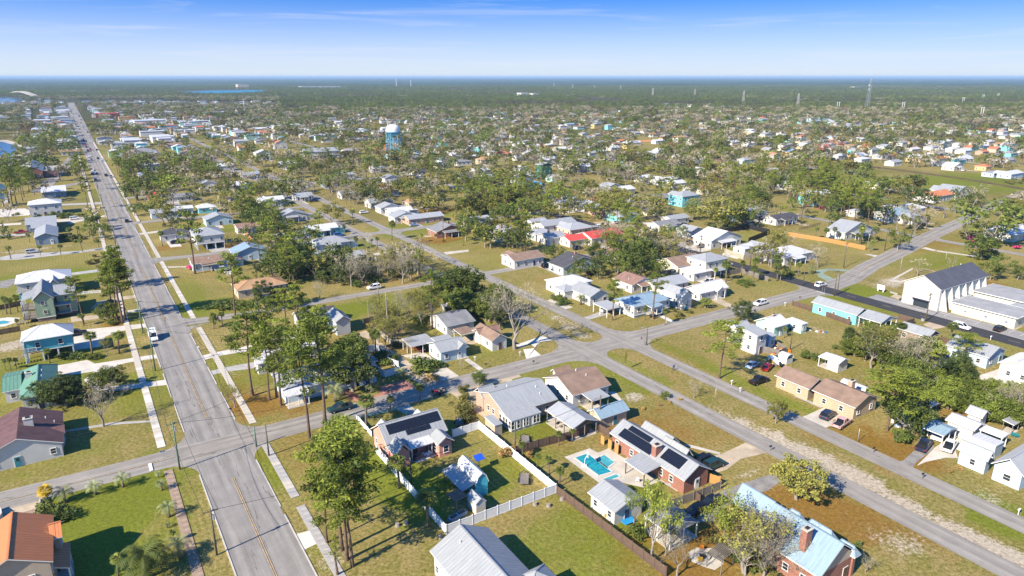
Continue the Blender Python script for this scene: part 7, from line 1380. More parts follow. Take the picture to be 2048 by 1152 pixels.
# ------------------------------------------------------------------ swimming pool
POOLW = bpy.data.materials.new('pool_water'); POOLW.use_nodes = True; nt2 = POOLW.node_tree; b2 = nt2.nodes['Principled BSDF']; b2.inputs['Base Color'].default_value = (.015, .30, .36, 1); b2.inputs['Roughness'].default_value = .06; q2 = N(nt2, 'ShaderNodeTexNoise'); q2.inputs['Scale'].default_value = 1.1; q2.inputs['Detail'].default_value = 6; q2.inputs['Distortion'].default_value = 1.5; r2_ = N(nt2, 'ShaderNodeValToRGB'); r2_.color_ramp.elements[0].position = .35; r2_.color_ramp.elements[1].position = .75; r2_.color_ramp.elements[0].color = (.008, .20, .26, 1); r2_.color_ramp.elements[1].color = (.04, .36, .40, 1); k2 = N(nt2, 'ShaderNodeNewGeometry'); L(nt2, k2.outputs['Position'], q2.inputs[0]); L(nt2, q2.outputs[0], r2_.inputs[0]); L(nt2, r2_.outputs[0], b2.inputs['Base Color'])
v2 = N(nt2, 'ShaderNodeTexVoronoi', feature='DISTANCE_TO_EDGE'); v2.inputs['Scale'].default_value = 1.6; g2 = N(nt2, 'ShaderNodeNewGeometry'); nn2 = N(nt2, 'ShaderNodeTexNoise'); nn2.inputs['Scale'].default_value = 1.2; L(nt2, g2.outputs['Position'], nn2.inputs[0]); L(nt2, nn2.outputs['Color'], v2.inputs[0])
bp2 = N(nt2, 'ShaderNodeBump'); bp2.inputs['Strength'].default_value = .6; bp2.inputs['Distance'].default_value = .1; L(nt2, nn2.outputs[0], bp2.inputs['Height']); L(nt2, bp2.outputs[0], b2.inputs['Normal'])
POOLS = POOLW.copy(); POOLS.name = 'shallow_pool_water'; [setattr(e_, 'color', c_) for e_, c_ in zip([n_ for n_ in POOLS.node_tree.nodes if n_.bl_idname == 'ShaderNodeValToRGB'][0].color_ramp.elements, ((.05, .28, .31, 1), (.09, .42, .44, 1)))]
COPE = mat('pool_coping', (.60, .56, .49), .8, var=.1)
root = thing('swimming_pool', 'turquoise L-shaped swimming pool with shallow shelf and spa end', 'pool', (*G(1190, 935), 0))
def pool_part(nm, pts, m, z=.06, T_=C):
    q = [G(T_[0] + x / T_[2], T_[1] + y / T_[2]) for x, y in pts]; c = root.location; mb = MB(); mb.face([(a[0] - c.x, a[1] - c.y, z) for a in q]); o = mb.build(nm, m, root); e = MB()
    for a, b in zip(q, q[1:] + q[:1]): e.beam((a[0] - c.x, a[1] - c.y, .055), (b[0] - c.x, b[1] - c.y, .055), .3, 0, .08)
    e.build('coping', COPE, root); return o
pool_part('water', [(498, 206), (605, 170), (806, 321), (694, 354)], POOLW); pool_part('shallow_water', [(668, 219), (738, 180), (828, 242), (764, 290)], POOLS, .062); pool_part('spa_water', [(720, 378), (835, 335), (872, 358), (755, 402)], POOLS, .061)
root = thing('swimming_pool', 'small round-ended turquoise pool behind the sage green house', 'pool', (*G(5, 645), 0)); pool_part('water', [(-60, 790), (60, 775), (140, 785), (100, 815), (-40, 835)], POOLS, .06, R5)
o = poly('pool_deck', R5, [(-100, 760), (100, 735), (260, 740), (200, 800), (60, 850), (-100, 860)], CONCW, 'white deck around the small pool'); o.location.z = .02
# ------------------------------------------------------------------ poles and wires
def pole(x, y, yt, label, kind='wood', arm=True, lamp=False):
    X, Y = G(x, y); h = max(3, HT(x, y, yt)); root = thing('utility_pole' if not lamp else 'street_lamp', label, 'utility pole' if not lamp else 'street lamp', (X, Y, 0), GR); m = POLE if kind == 'wood' else POLEG if kind == 'green' else STEEL
    thin = kind == 'steel' and not arm; mb = MB(); mb.tube([(0, 0, 0), (0, 0, h)], [.06, .05] if thin else [.17, .11], 8); mb.build('mast', m, root, True)
    if arm:
        mb = MB(); mb.beam((-1.1, 0, h - .6), (1.1, 0, h - .6), .12); 
        for q in (-1, -.35, .35, 1): mb.tube([(q, 0, h - .54), (q, 0, h - .3)], .05, 5)
        mb.build('crossarm', m, root)
        mb = MB(); mb.tube([(.28, 0, h - 2.1), (.28, 0, h - 1.3)], .2, 8); mb.build('transformer', STEEL, root)
    if lamp:
        mb = MB(); mb.tube([(0, 0, h - .15), (-.9, 0, h + .15), (-1.8, 0, h + .2)], .05, 5); mb.build('arm', STEEL, root); mb = MB(); mb.box((-2.05, 0, h + .17), (.6, .25, .12)); mb.build('lamp_head', STEEL, root)
    return (X, Y, h)
PL = [pole(434, 1110, 1016, 'utility pole with transformer at the kerb by the big lawn'), pole(360, 939, 842, 'green pole at the corner of the cross street', 'green'), pole(311, 742, 655, 'green pole opposite the white drives', 'green'), pole(286, 666, 600, 'green pole beside the white van', 'green'), pole(258, 575, 520, 'pole at the kerb near roadside pines', 'green'), pole(233, 497, 450, 'pole at the kerb by the row of palms'), pole(217, 448, 420, 'pole at the kerb opposite the blue cottage'), pole(205, 410, 388, 'distant kerbside pole before the roadside pines'), pole(196, 378, 358, 'far kerbside pole near the parked dark cars')]
def wire(a, b, dz, sag, n, lbl, off=0):
    pts = []
    for i in range(11):
        f = i / 10; pts.append((a[0] + (b[0] - a[0]) * f + off * E2[0], a[1] + (b[1] - a[1]) * f + off * E2[1], (a[2] + (b[2] - a[2]) * f) - dz - sag * 4 * f * (1 - f)))
    mb = MB(); mb.tube(pts, .03, 4); tag(mb.build('power_line', DARKM), lbl, 'wire', 'power lines along the main road')
for a, b in zip(PL, PL[1:]):
    for off in (-1, 1): wire(a, b, .3, .7, 0, 'thin black power line strung between kerbside poles', off)
for a, (sx, tx) in ((PL[0], (97, 40)), (PL[1], (128, 30)), (PL[1], (146, 36)), (PL[2], (170, 34)), (PL[3], (206, 30)), (PL[4], (232, 34))): b = (*W(sx, tx), 7.5); wire(a, b, .4, .5, 0, 'thin black service line crossing the main road')
QL = [pole(1851, 643, 586, 'utility pole beside the dark street opposite the church'), pole(1668, 592, 540, 'utility pole at the dark street corner'), pole(1578, 556, 512, 'utility pole by the green tinted drive'), pole(1500, 532, 492, 'utility pole behind the cream two-storey house'), pole(1400, 508, 470, 'utility pole by the white hall car park')]; RL = [pole(1687, 535, 484, 'utility pole with crossarm in the church field'), pole(1769, 501, 455, 'wooden pole beside the bent road'), pole(1823, 476, 440, 'wooden pole at the far street mouth')]; SL = [pole(1199, 851, 790, 'utility pole beside the pale blue roofed outbuilding', arm=False), pole(1030, 902, 858, 'wooden pole at the corner of two back yards', arm=False), pole(823, 971, 914, 'wooden pole inside the coral house fence', arm=False), pole(674, 1030, 965, 'wooden pole behind the foreground pines', arm=False)]
for ql, nm in ((QL, 'dark street'), (RL, 'church field'), (SL, 'back yards')):
    for a, b in zip(ql, ql[1:]):
        for off in (-.8, .8): wire(a, b, .35, .5, 0, 'thin black power line over the ' + nm, off)
pole(513, 893, 853, 'thin dark pole at the right corner of the crossing', 'green', False); pole(538, 912, 850, 'wooden pole beside the right sidewalk corner', arm=False); 
pole(1293, 690, 654, 'wooden street lamp at the median crossing', 'wood', False, True); pole(1606, 570, 532, 'thin pole beside the green tinted drive', arm=False); pole(1674, 590, 545, 'second pole by the dark street corner', arm=False); pole(1890, 525, 505, 'short yellow post in the church field', 'steel', False); pole(1799, 548, 515, 'thin lamp pole at the edge of the church lawn', 'steel', False); pole(1714, 785, 750, 'wooden pole beside the small white shed', arm=False); pole(887, 430, 395, 'wooden pole beyond the tan lawn'); pole(887, 485, 436, 'tall bare pole on the tan lawn', arm=False); pole(1715, 884, 862, 'dark thin post on the tan lawn', 'steel', False); pole(1580, 700, 660, 'thin pole in the cluttered yard', arm=False); pole(1430, 800, 782, 'white post by the lawn edge', 'steel', False)
# ------------------------------------------------------------------ signs, mailboxes, yard things
def sign(x, y, label, kind):
    X, Y = G(x, y); root = thing('stop_sign' if kind == 'stop' else 'street_sign', label, 'sign', (X, Y, 0), GR); mb = MB(); mb.tube([(0, 0, 0), (0, 0, 2.6)], .04, 5); mb.build('post', STEEL, root); mb = MB(); RED = mat('sign_red', (.5, .02, .025), .5, var=0)
    if kind == 'stop':
        o8 = [(.38 * math.cos(a), .38 * math.sin(a)) for a in [math.pi / 8 + k * math.pi / 4 for k in range(8)]]
        for k, (sc2, mi, dy) in enumerate(((1, 1, 0), (.92, 0, -.006))): mb.face([(px * sc2, -.05 + dy, 2.4 + pz * sc2) for px, pz in o8], mi)
        mb.face([(px, -.03, 2.4 + pz) for px, pz in o8][::-1], 2); mb.build('plate', [RED, WHITE, STEEL], root)
        cu = bpy.data.curves.new('lettering', 'FONT'); cu.body = 'STOP'; cu.size = .26; cu.align_x = 'CENTER'; cu.align_y = 'CENTER'; cu.extrude = .002; cu.materials.append(WHITE); q_ = bpy.data.objects.new('q', cu); col.objects.link(q_); bpy.context.view_layer.update(); me_ = bpy.data.meshes.new_from_object(q_.evaluated_get(bpy.context.evaluated_depsgraph_get())); bpy.data.objects.remove(q_); t_ = put('lettering', me_, root, (0, -.062, 2.4)); t_.rotation_euler = (math.pi / 2, 0, 0)
    else: mb.box((0, 0, 2.5), (.9, .04, .22)); mb.build('plate', mat('sign_blue', (.04, .13, .4), .5, var=0) if kind == 'blue' else mat('sign_green', (.02, .2, .1), .5, var=0), root)
sign(1282, 692, 'red stop sign at the median crossing', 'stop'); sign(1648, 588, 'red stop sign at the dark street', 'stop'); sign(329, 926, 'blue street name sign at the main crossing', 'blue'); sign(1644, 585, 'green street name sign at the dark street', 'green')
def mailbox(x, y, label, m=None):
    X, Y = G(x, y); root = thing('mailbox', label, 'mailbox', (X, Y, 0), GR); MB().box((0, 0, .5), (.1, .1, 1.0)).build('post', m or GWOOD, root); mb = MB(); mb.tube([(-.28, 0, 1.12), (.28, 0, 1.12)], .15, 8); mb.box((0, 0, 1.05), (.5, .28, .14)); mb.build('box', m or DARKM, root)
for x, y, lbl, m in [(1844, 958, 'black mailbox beside the white concrete apron', None), (1746, 906, 'black mailbox on the lawn edge by parked pickups', None), (1067, 730, 'small mailbox on the street verge near the brown-roofed house', None), (972, 736, 'dark mailbox by the straight cottage walk', None), (1540, 902, 'brown mailbox at the sandy drive mouth', None), (1463, 770, 'white mailbox on the median street verge', WHITE), (1332, 646, 'white mailbox before the raised porch house', WHITE), (1599, 600, 'black mailbox on the cross street verge', None), (1981, 680, 'white mailbox beside the dark street', WHITE), (397, 702, 'white mailbox on the right sidewalk verge by white drives', WHITE), (383, 675, 'white box on the right sidewalk verge near the side street', WHITE), (462, 826, 'green box near the right corner kerb', None), (1570, 612, 'pair of white posts on the cross street verge', WHITE), (1480, 785, 'short white marker beside the black pickup', WHITE), (2036, 1030, 'white marker post on the green verge', WHITE), (950, 722, 'white meter post before the cottage', WHITE), (1040, 712, 'white marker by the looping drive', WHITE)]: mailbox(x, y, lbl, m)
def small(nm, label, cat, T_, x, y, fn, rz=0):
    X, Y = G(T_[0] + x / T_[2], T_[1] + y / T_[2]); root = thing(nm, label, cat, (X, Y, 0), GR + R(rz)); fn(root); return root
def hoop(root):
    MB().box((0, 0, .15), (.9, .6, .3)).build('base', WHITE, root); mb = MB(); mb.tube([(0, 0, .3), (.1, 0, 1.6), (.5, 0, 2.3)], .06, 6); mb.build('pole', WHITE, root); mb = MB(); mb.box((.55, 0, 2.5), (.06, 1.3, .85)); mb.box((.59, 0, 2.4), (.02, .5, .36), 1); mb.build('backboard', [WHITE, STEEL], root)
    mb = MB(); pts = [(.85 + .22 * math.cos(a), .22 * math.sin(a), 2.25) for a in [k * math.pi / 5 for k in range(11)]]; mb.tube(pts, .02, 4); mb.build('rim', mat('hoop_orange', (.6, .15, .03)), root)
small('basketball_hoop', 'white poolside basketball hoop', 'basketball hoop', C, 578, 275, hoop, -30)
def solarpost(root):
    MB().tube([(0, 0, 0), (0, 0, 2.6)], .07, 6).build('post', STEEL, root); mb = MB(); c = [(-.9, -.7, 2.55), (.9, -.7, 2.55), (.9, .7, 3.0), (-.9, .7, 3.0)]; mb.face(c); mb.face(lb(c[::-1], .05, 0)); o = mb.build('panel', mat('blue_panel', (.02, .09, .55), .3, var=0), root)
small('solar_post', 'blue panel on a post in the fenced lawn', 'panel', R2, 1248, 775, solarpost)
def planter(root):
    for i in range(2):
        mb = MB(); mb.box((i * 1.75, 0, .3), (1.7, .95, .6)); mb.build('planter_box', WALL['blue'], root); mb = MB(); mb.box((i * 1.75, 0, .605), (1.5, .78, .02)); mb.build('soil', BARK, root)
small('planter', 'pale blue raised garden beds in the fenced yard corner', 'planter', B, 1580, 700, planter, 12)
def pergola(root, w_=2.2, d=2.6, h=2.2, m=GWOOD, n=9):
    for sx in (-1, 1):
        for sy in (-1, 1): MB().box((0, 0, h / 2), (.12, .12, h)).build('post', m, root, loc=(sx * w_ / 2, sy * d / 2, 0))
        MB().beam((sx * w_ / 2, -d / 2 - .2, h + .05), (sx * w_ / 2, d / 2 + .2, h + .05), .1, 0, .16).build('beam', m, root)
    for i in range(n): yy = -d / 2 + d * i / (n - 1); MB().beam((-w_ / 2 - .25, yy, h + .2), (w_ / 2 + .25, yy, h + .2), .1, 0, .14).build('rafter', m, root)
small('pergola', 'weathered slatted playhouse frame in the fenced yard', 'pergola', B, 1610, 600, pergola, 8); small('pergola', 'wooden slatted pergola beside the round patio', 'pergola', R4, 210, 1040, lambda r: pergola(r, 3.2, 2.4, 2.3, GWOOD, 11), 10)
def chair(root, m):
    MB().box((0, 0, .38), (.6, .6, .06)).build('seat', m, root); mb = MB(); mb.beam((-.25, 0, .4), (-.42, 0, 1.05), .58, 0, .05); mb.build('backrest', m, root)
    for sx in (-1, 1):
        for sy in (-1, 1): MB().box((sx * .26, sy * .28, .2), (.06, .06, .4)).build('leg', m, root)
YEL = mat('yellow_plastic', (.6, .36, .03), .5, var=.05); ORA = mat('orange_plastic', (.62, .2, .02), .5, var=.05); TEA = mat('teal_plastic', (.03, .25, .3), .5)
for T_, x, y, m, lbl in [(R4, 20, 860, ORA, 'orange garden chair beside the round patio'), (R4, 5, 990, YEL, 'yellow garden chair on the round patio'), (C, 1500, 1030, YEL, 'yellow low chair nearest the pergola'), (C, 755, 690, YEL, 'yellow chair behind the pool house'), (R7, 1565, 590, TEA, 'teal chair on grass beside the flat white awning'), (R7, 1610, 605, TEA, 'second teal chair on grass beside the awning'), (C, 1005, 395, PAINT['white'], 'white chair on the pool deck corner'), (R2, 715, 640, WHITE, 'white patio chair behind the coral house'), (R2, 780, 625, WHITE, 'white patio chair by the coral house window wing')]:
    small('garden_chair', lbl, 'chair', T_, x, y, lambda r, m=m: chair(r, m), 40)
def table(root, m=WHITE):
    mb = MB(); mb.tube([(0, 0, .7), (0, 0, .75)], .6, 12); mb.build('tabletop', m, root); MB().tube([(0, 0, 0), (0, 0, .7)], .06, 6).build('leg', m, root)
small('table', 'white round table on the coral house patio', 'table', R2, 745, 650, table); o = poly('patio', R2, [(605, 690), (650, 705), (835, 635), (800, 580), (600, 600)], CONCW, 'white patio behind the coral house')
def firepit(root):
    mb = MB()
    for k in range(10): a = k * .628; mb.box((math.cos(a) * .8, math.sin(a) * .8, .2), (.45, .3, .4), 0, a + 1.57)
    mb.build('ring', CONCG, root); mb = MB(); mb.tube([(0, 0, .02), (0, 0, .12)], .65, 10); mb.build('ash', DARKM, root)
small('fire_pit', 'dark fire pit inside the rail pen', 'fire pit', R7, 750, 155, firepit); small('fire_pit', 'stone planting ring on the round patio', 'fire pit', R4, 40, 950, firepit)
def ac(root): MB().box((0, 0, .45), (.85, .85, .8)).build('cabinet', STEEL, root); MB().tube([(0, 0, .86), (0, 0, .9)], .33, 10).build('fan_grille', DARKM, root)
for T_, x, y, lbl in [(R3, 350, 545, 'grey air conditioner beside the peach brick house'), (F_, 1815, 450, 'grey air conditioner beside the white brown-roofed house'), (H_, 1825, 440, 'dark air conditioner beside the white two-storey house'), (I_, 1240, 265, 'white utility cabinet at the pole by the dark street')]: small('air_conditioner', lbl, 'air conditioner', T_, x, y, ac)
def winframe(root):
    for i in range(3):
        mb = MB(); c = (i * 1.3, 0, .75)
        for dx, dz, w_, h_ in ((0, .7, 1.1, .12), (0, -.7, 1.1, .12), (-.5, 0, .12, 1.4), (.5, 0, .12, 1.4)): mb.box((c[0] + dx, c[1] + .25 * (dz / .7), c[2] + dz), (w_, .1, h_))
        mb.build('frame', WHITE, root); MB().box((c[0], c[1], c[2]), (.9, .04, 1.25)).build('pane', GLASS, root)
small('stacked_windows', 'old white window frames leaning on the solar brick house', 'windows', C, 1420, 430, winframe, 40)
def door_planks(root):
    for i, (x, h) in enumerate(((0, 2.1), (2.0, 2.0), (4.2, 1.8))): mb = MB(); mb.box((x, 0, h / 2), (1.0, .08, h)); mb.build('screen', OWOOD, root)
small('wood_screen', 'orange wooden screens beside the solar brick house', 'screen', C, 835, 172, door_planks, -90 + 180)
def pile(ms, n, w_, d, seed):
    def f(root):
        r = random.Random(seed)
        for i in range(n): mb = MB(); s = (r.uniform(.3, 1.0), r.uniform(.3, .8), r.uniform(.2, .8)); mb.box((0, 0, s[2] / 2), s, 0, r.uniform(0, 3), r.uniform(.7, 1)); mb.build('item', r.choice(ms), root, loc=(r.uniform(-w_, w_), r.uniform(-d, d), 0))
    return f
MIX = [WHITE, PAINT['red'], TEA, YEL, GWOOD, DARKM, STEEL, PAINT['blue'], ORA]
small('yard_clutter', 'piled yard goods inside the weathered fence', 'clutter', R6, 920, 520, pile(MIX, 38, 3.4, 4, 1)); small('yard_clutter', 'piled goods beside the white tarp shed', 'clutter', R6, 930, 620, pile(MIX, 18, 3, 2, 2)); small('yard_clutter', 'white and teal boxes under the broad pine', 'clutter', R7, 230, 420, pile([WHITE, TEA, PAINT['lightblue'], STEEL], 16, 4, 2, 3)); small('yard_clutter', 'grill and goods on the covered patio', 'clutter', C, 1290, 400, pile([DARKM, STEEL, TEA, BRICKP], 10, 2, 1.2, 4)); small('yard_clutter', 'boxes stored under the pale blue carport', 'clutter', R7, 520, 530, pile([GWOOD, DARKM, OWOOD, STEEL], 12, 2, 1.5, 5)); small('lumber_pile', 'stack of cut lumber in the pink pickup bed area', 'lumber', I_, 545, 1085, pile([OWOOD, GWOOD], 6, 1, .6, 6)); small('yard_clutter', 'junk on the mint house terrace', 'clutter', R6, 1210, 240, pile(MIX, 14, 2, 1.4, 7)); small('yard_clutter', 'goods under the grey pavilion', 'clutter', R3, 1010, 620, pile([DARKM, GWOOD, STEEL], 10, 2, 1.5, 8)); small('yard_clutter', 'patio furniture under the flat patio cover', 'clutter', R3, 1260, 420, pile([DARKM, OWOOD, GWOOD], 9, 2, 1, 9)); small('yard_clutter', 'potted plants and grill by the coral patio', 'clutter', R2, 640, 655, pile([DARKM, BRICKP, OWOOD], 8, 1, .8, 10)); small('yard_clutter', 'rope of junk along the wire fence', 'clutter', R6, 1450, 270, pile(MIX, 16, 5, .8, 11), -50)
def stump(root): mb = MB(); mb.tube([(0, 0, 0), (0, 0, .5)], [.45, .32], 9); mb.build('stump_body', BARKG, root)
for x, y, lbl in [(1070, 1010, 'cut stump near the white fence corner'), (1097, 1013, 'pale cut stump on the mown lawn'), (1124, 1000, 'grey stump beside the board fence'), (880, 1075, 'stump in the shade by the white fence'), (812, 1048, 'stump pile under pine shade'), (795, 1052, 'stump with grey roots under pine shade')]: small('tree_stump', lbl, 'stump', Z1, x, y, stump)
def churchsign(root): MB().box((0, 0, 1.5), (.25, 2.6, 1.6)).build('board', WHITE, root); [MB().box((0, s_ * .9, .35), (.2, .25, .7)).build('post', WHITE, root) for s_ in (-1, 1)]
small('church_sign', 'white board sign on the church lawn', 'sign', I_, 900, 28, churchsign); small('entry_post', 'white gabled sign post before the church hall', 'sign', R8, 1185, 770, churchsign, 90)
for i, (x, y) in enumerate(((140, 520), (175, 528), (295, 562), (330, 570))): small('planter_tub', 'dark planter tub on the church forecourt, %s from the street corner' % ('first', 'second', 'third', 'fourth')[i], 'planter', R8, x, y, lambda r: (MB().box((0, 0, .3), (.9, .9, .6), 0, 0, 1.1).build('tub', DARKM, r), put('plant', tmesh('greenshrub', 0, 0)[1], r, (0, 0, .3), 0, .45)))
for x, y, lb_ in ((240, 480, 'left of'), (435, 520, 'right of')): small('topiary', 'small conical evergreen %s the church door' % lb_, 'shrub', R8, x + 30, y, lambda r: put('crown', tmesh('cedar', 0, 1)[1], r, (0, 0, 0), 0, (.25, .25, .38)))
def tarp(root): mb = MB(); mb.face([(-1.2, -1, .4), (1.2, -1, .3), (1.1, 1, .5), (-1.2, .9, .6)]); mb.box((0, 0, .15), (1.8, 1.4, .3)); mb.build('cover', mat('blue_tarp', (.03, .3, .62), .5), root)
small('tarp', 'bright blue tarp among shrubs by the pool house', 'tarp', C, 920, 715, tarp)
# a person walking on the street beyond the median
X, Y = G(1347, 741); person = thing('person', 'person in dark blue clothes walking along the median street', 'person', (X, Y, .05), GR + math.pi / 2)
def figure():
    me = bpy.data.meshes.new('body'); V = [(0, 0, .95), (0, 0, 1.2), (0, 0, 1.42), (0, 0, 1.52), (0, 0, 1.64), (.02, 0, 1.76), (0, .19, 1.40), (.10, .24, 1.14), (.24, .22, .94), (0, -.19, 1.40), (-.10, -.24, 1.14), (-.02, -.24, .88), (0, .10, .90), (.2, .11, .5), (.12, .11, .08), (.26, .11, .04), (0, -.10, .90), (-.06, -.11, .5), (-.28, -.11, .12), (-.16, -.11, .04)]
    Ed = [(0, 1), (1, 2), (2, 3), (3, 4), (4, 5), (2, 6), (6, 7), (7, 8), (2, 9), (9, 10), (10, 11), (0, 12), (12, 13), (13, 14), (14, 15), (0, 16), (16, 17), (17, 18), (18, 19)]
    rad = [.15, .15, .16, .06, .10, .07, .065, .05, .04, .065, .05, .04, .10, .075, .05, .045, .10, .075, .05, .045]
    me.from_pydata(V, Ed, []); o = bpy.data.objects.new('body', me); col.objects.link(o); md = o.modifiers.new('skin', 'SKIN'); 
    for i, q in enumerate(me.skin_vertices[0].data): q.radius = (rad[i], rad[i] * (1.15 if i in (1, 2) else 1)); q.use_root = i == 0
    o.modifiers.new('sub', 'SUBSURF').levels = 2; o.modifiers['sub'].render_levels = 2; o.parent = person
    m = bpy.data.materials.new('walking_clothes'); m.use_nodes = True; nt = m.node_tree; tc_ = N(nt, 'ShaderNodeTexCoord'); sp_ = N(nt, 'ShaderNodeSeparateXYZ'); L(nt, tc_.outputs['Object'], sp_.inputs[0]); cr_ = N(nt, 'ShaderNodeValToRGB'); cr_.color_ramp.interpolation = 'CONSTANT'; e = cr_.color_ramp.elements
    e[0].color = (.02, .02, .025, 1); e[1].position = .05; e[1].color = (.03, .035, .06, 1)
    for p_, c_ in ((.5, (.05, .08, .22, 1)), (.79, (.45, .27, .2, 1)), (.9, (.05, .03, .02, 1))): q = e.new(p_); q.color = c_
    dv = N(nt, 'ShaderNodeMath', operation='DIVIDE'); dv.inputs[1].default_value = 1.9; L(nt, sp_.outputs[2], dv.inputs[0]); L(nt, dv.outputs[0], cr_.inputs[0]); L(nt, cr_.outputs[0], nt.nodes['Principled BSDF'].inputs['Base Color']); me.materials.append(m)
figure()
# ------------------------------------------------------------------ landmarks of the distance
BLUEM = mat('tower_blue', (.13, .42, .62), .5, var=.08); TWH = mat('tower_white', (.80, .80, .78), .45, var=.05)
X, Y = G(788, 305); root = thing('water_tower', 'white domed water tower on blue legs above the houses', 'water tower', (X, Y, 0)); LAND.append(('the water tower', X, Y))
Ht = HT(788, 305, 249); R_ = 6.6; zb = Ht - 9.5
mb = MB(); prof = [(.2, zb - 1.2), (R_ * .6, zb - .4), (R_ * .97, zb + 1.8), (R_, zb + 3.0)]; n = 24
def lathe(mb, prof, n=24):
    for (r0, z0), (r1, z1) in zip(prof, prof[1:]):
        for i in range(n):
            a, b = 2 * math.pi * i / n, 2 * math.pi * (i + 1) / n; mb.face([(r0 * math.cos(a), r0 * math.sin(a), z0), (r0 * math.cos(b), r0 * math.sin(b), z0), (r1 * math.cos(b), r1 * math.sin(b), z1), (r1 * math.cos(a), r1 * math.sin(a), z1)])
    return mb
lathe(mb, prof).build('tank_bowl', BLUEM, root, True)
lathe(MB(), [(R_, zb + 3.0), (R_ * 1.0, zb + 5.5), (R_ * .92, zb + 7.2), (R_ * .72, zb + 8.6), (R_ * .4, zb + 9.4), (.01, zb + 9.6)]).build('tank_dome', TWH, root, True)
mb = MB(); lathe(mb, [(R_ + .05, zb + 2.6), (R_ + .9, zb + 2.6), (R_ + .9, zb + 2.75), (R_ + .05, zb + 2.75)]); mb.build('catwalk', BLUEM, root)
for k in range(6):
    a = k * math.pi / 3 + .3; MB().tube([(math.cos(a) * R_ * 1.12, math.sin(a) * R_ * 1.12, 0), (math.cos(a) * R_ * .97, math.sin(a) * R_ * .97, zb + 2.4)], .3, 8).build('leg', BLUEM, root)
    a2 = a + math.pi / 3; mb = MB()
    for z0, z1 in ((.5, zb * .33), (zb * .33, zb * .66), (zb * .66, zb)):
        r0 = R_ * 1.1; mb.tube([(math.cos(a) * r0, math.sin(a) * r0, z0), (math.cos(a2) * r0, math.sin(a2) * r0, z1)], .06, 4); mb.tube([(math.cos(a2) * r0, math.sin(a2) * r0, z0), (math.cos(a) * r0, math.sin(a) * r0, z1)], .06, 4); mb.tube([(math.cos(a) * r0, math.sin(a) * r0, z1), (math.cos(a2) * r0, math.sin(a2) * r0, z1)], .16, 4)
    mb.build('brace', BLUEM, root); MB().tube([(math.cos(a) * R_ * .7, math.sin(a) * R_ * .7, zb + 8.2), (math.cos(a) * R_ * .7, math.sin(a) * R_ * .7, zb + 12)], .12, 4).build('antenna', TWH, root)
MB().tube([(0, 0, 0), (0, 0, zb)], .7, 10).build('riser_pipe', BLUEM, root)
for x, y, w_, h_ in ((775, 302, 5, 6), (757, 305, 7, 4)): 
    X, Y = G(x, y); r2 = thing('container', 'orange container standing below the water tower, %s one' % ('taller' if h_ > 5 else 'lower'), 'container', (X, Y, 0), GR); MB().box((0, 0, h_ / 2), (w_, w_ * .7, h_)).build('body', mat('orange_container', (.5, .14, .05), .7), r2); MB().box((0, 0, h_ + .06), (w_ + .1, w_ * .7 + .1, .12)).build('lid', mat('orange_container', (.5, .14, .05)), r2)
def lattice(name, x, y, yt, w0, w1, label, cat, m=STEEL, arms=0, th=.25, nl=None):
    X, Y = G(x, y); h = HT(x, y, yt); root = thing(name, label, cat, (X, Y, 0), .3); n = nl or max(4, int(h / 7))
    wz = lambda f: w0 + (w1 - w0) * f
    for sx, sy in ((-1, -1), (1, -1), (1, 1), (-1, 1)): MB().beam((sx * w0 / 2, sy * w0 / 2, 0), (sx * w1 / 2, sy * w1 / 2, h), th).build('leg', m, root)
    mb = MB()
    for i in range(n):
        f0, f1 = i / n, (i + 1) / n; a, b = wz(f0) / 2, wz(f1) / 2
        for p, q in (((-1, -1), (1, -1)), ((1, -1), (1, 1)), ((1, 1), (-1, 1)), ((-1, 1), (-1, -1))):
            mb.beam((p[0] * a, p[1] * a, h * f0), (q[0] * b, q[1] * b, h * f1), th * .55); mb.beam((q[0] * a, q[1] * a, h * f0), (p[0] * b, p[1] * b, h * f1), th * .55); mb.beam((p[0] * b, p[1] * b, h * f1), (q[0] * b, q[1] * b, h * f1), th * .55)
    mb.build('bracing', m, root)
    for i in range(arms): z = h * (.72 + .11 * i); mb = MB(); mb.beam((-w0 * .9, 0, z), (w0 * .9, 0, z), th); mb.beam((-w0 * .9, 0, z), (0, 0, z + 2.2), th * .6); mb.beam((w0 * .9, 0, z), (0, 0, z + 2.2), th * .6); mb.build('crossarm', m, root)
    return root, h
r_, h_ = lattice('radio_tower', 1733, 222, 156, 7, 2.2, 'tall white lattice radio tower above the pine woods', 'tower', STEEL, 0, .26, 16)
for z, a in ((h_ * .98, .2), (h_ * .8, 2), (h_ * .68, 1.2)): MB().box((math.cos(a) * 2, math.sin(a) * 2, z - 1.2), (2.2, 1.2, 2.4)).build('antenna_panel', TWH, r_)
for i, (x, y, yt) in enumerate([(1594, 221, 187), (1486, 208, 181), (1389, 196, 178), (1305, 196, 176), (1241, 182, 171), (1189, 180, 170), (1145, 180, 168), (1108, 176, 166)]): lattice('power_pylon', x, y, yt, 6, 1.6, 'grey lattice power pylon over the woods, %s from the white radio tower' % ('first', 'second', 'third', 'fourth', 'fifth', 'sixth', 'seventh', 'eighth')[i], 'pylon', mat('pylon_grey', (.5, .47, .43), .6, var=0), 2, .25 if i < 3 else .4, 7)
for i, (x, y, yt, lbl) in enumerate([(490, 232, 199, 'thin white mast among far town roofs'), (793, 176, 158, 'thin radio mast on the wooded horizon'), (822, 176, 160, 'second thin mast on the wooded horizon')]):
    X, Y = G(x, y); root = thing('radio_mast', lbl, 'mast', (X, Y, 0)); h = HT(x, y, yt); MB().tube([(0, 0, 0), (0, 0, h)], [.5 if i == 0 else 1.6, .3 if i == 0 else 1.0], 6).build('mast', TWH, root); MB().tube([(0, 0, h), (0, 0, h + 2)], .15, 4).build('tip', TWH, root)
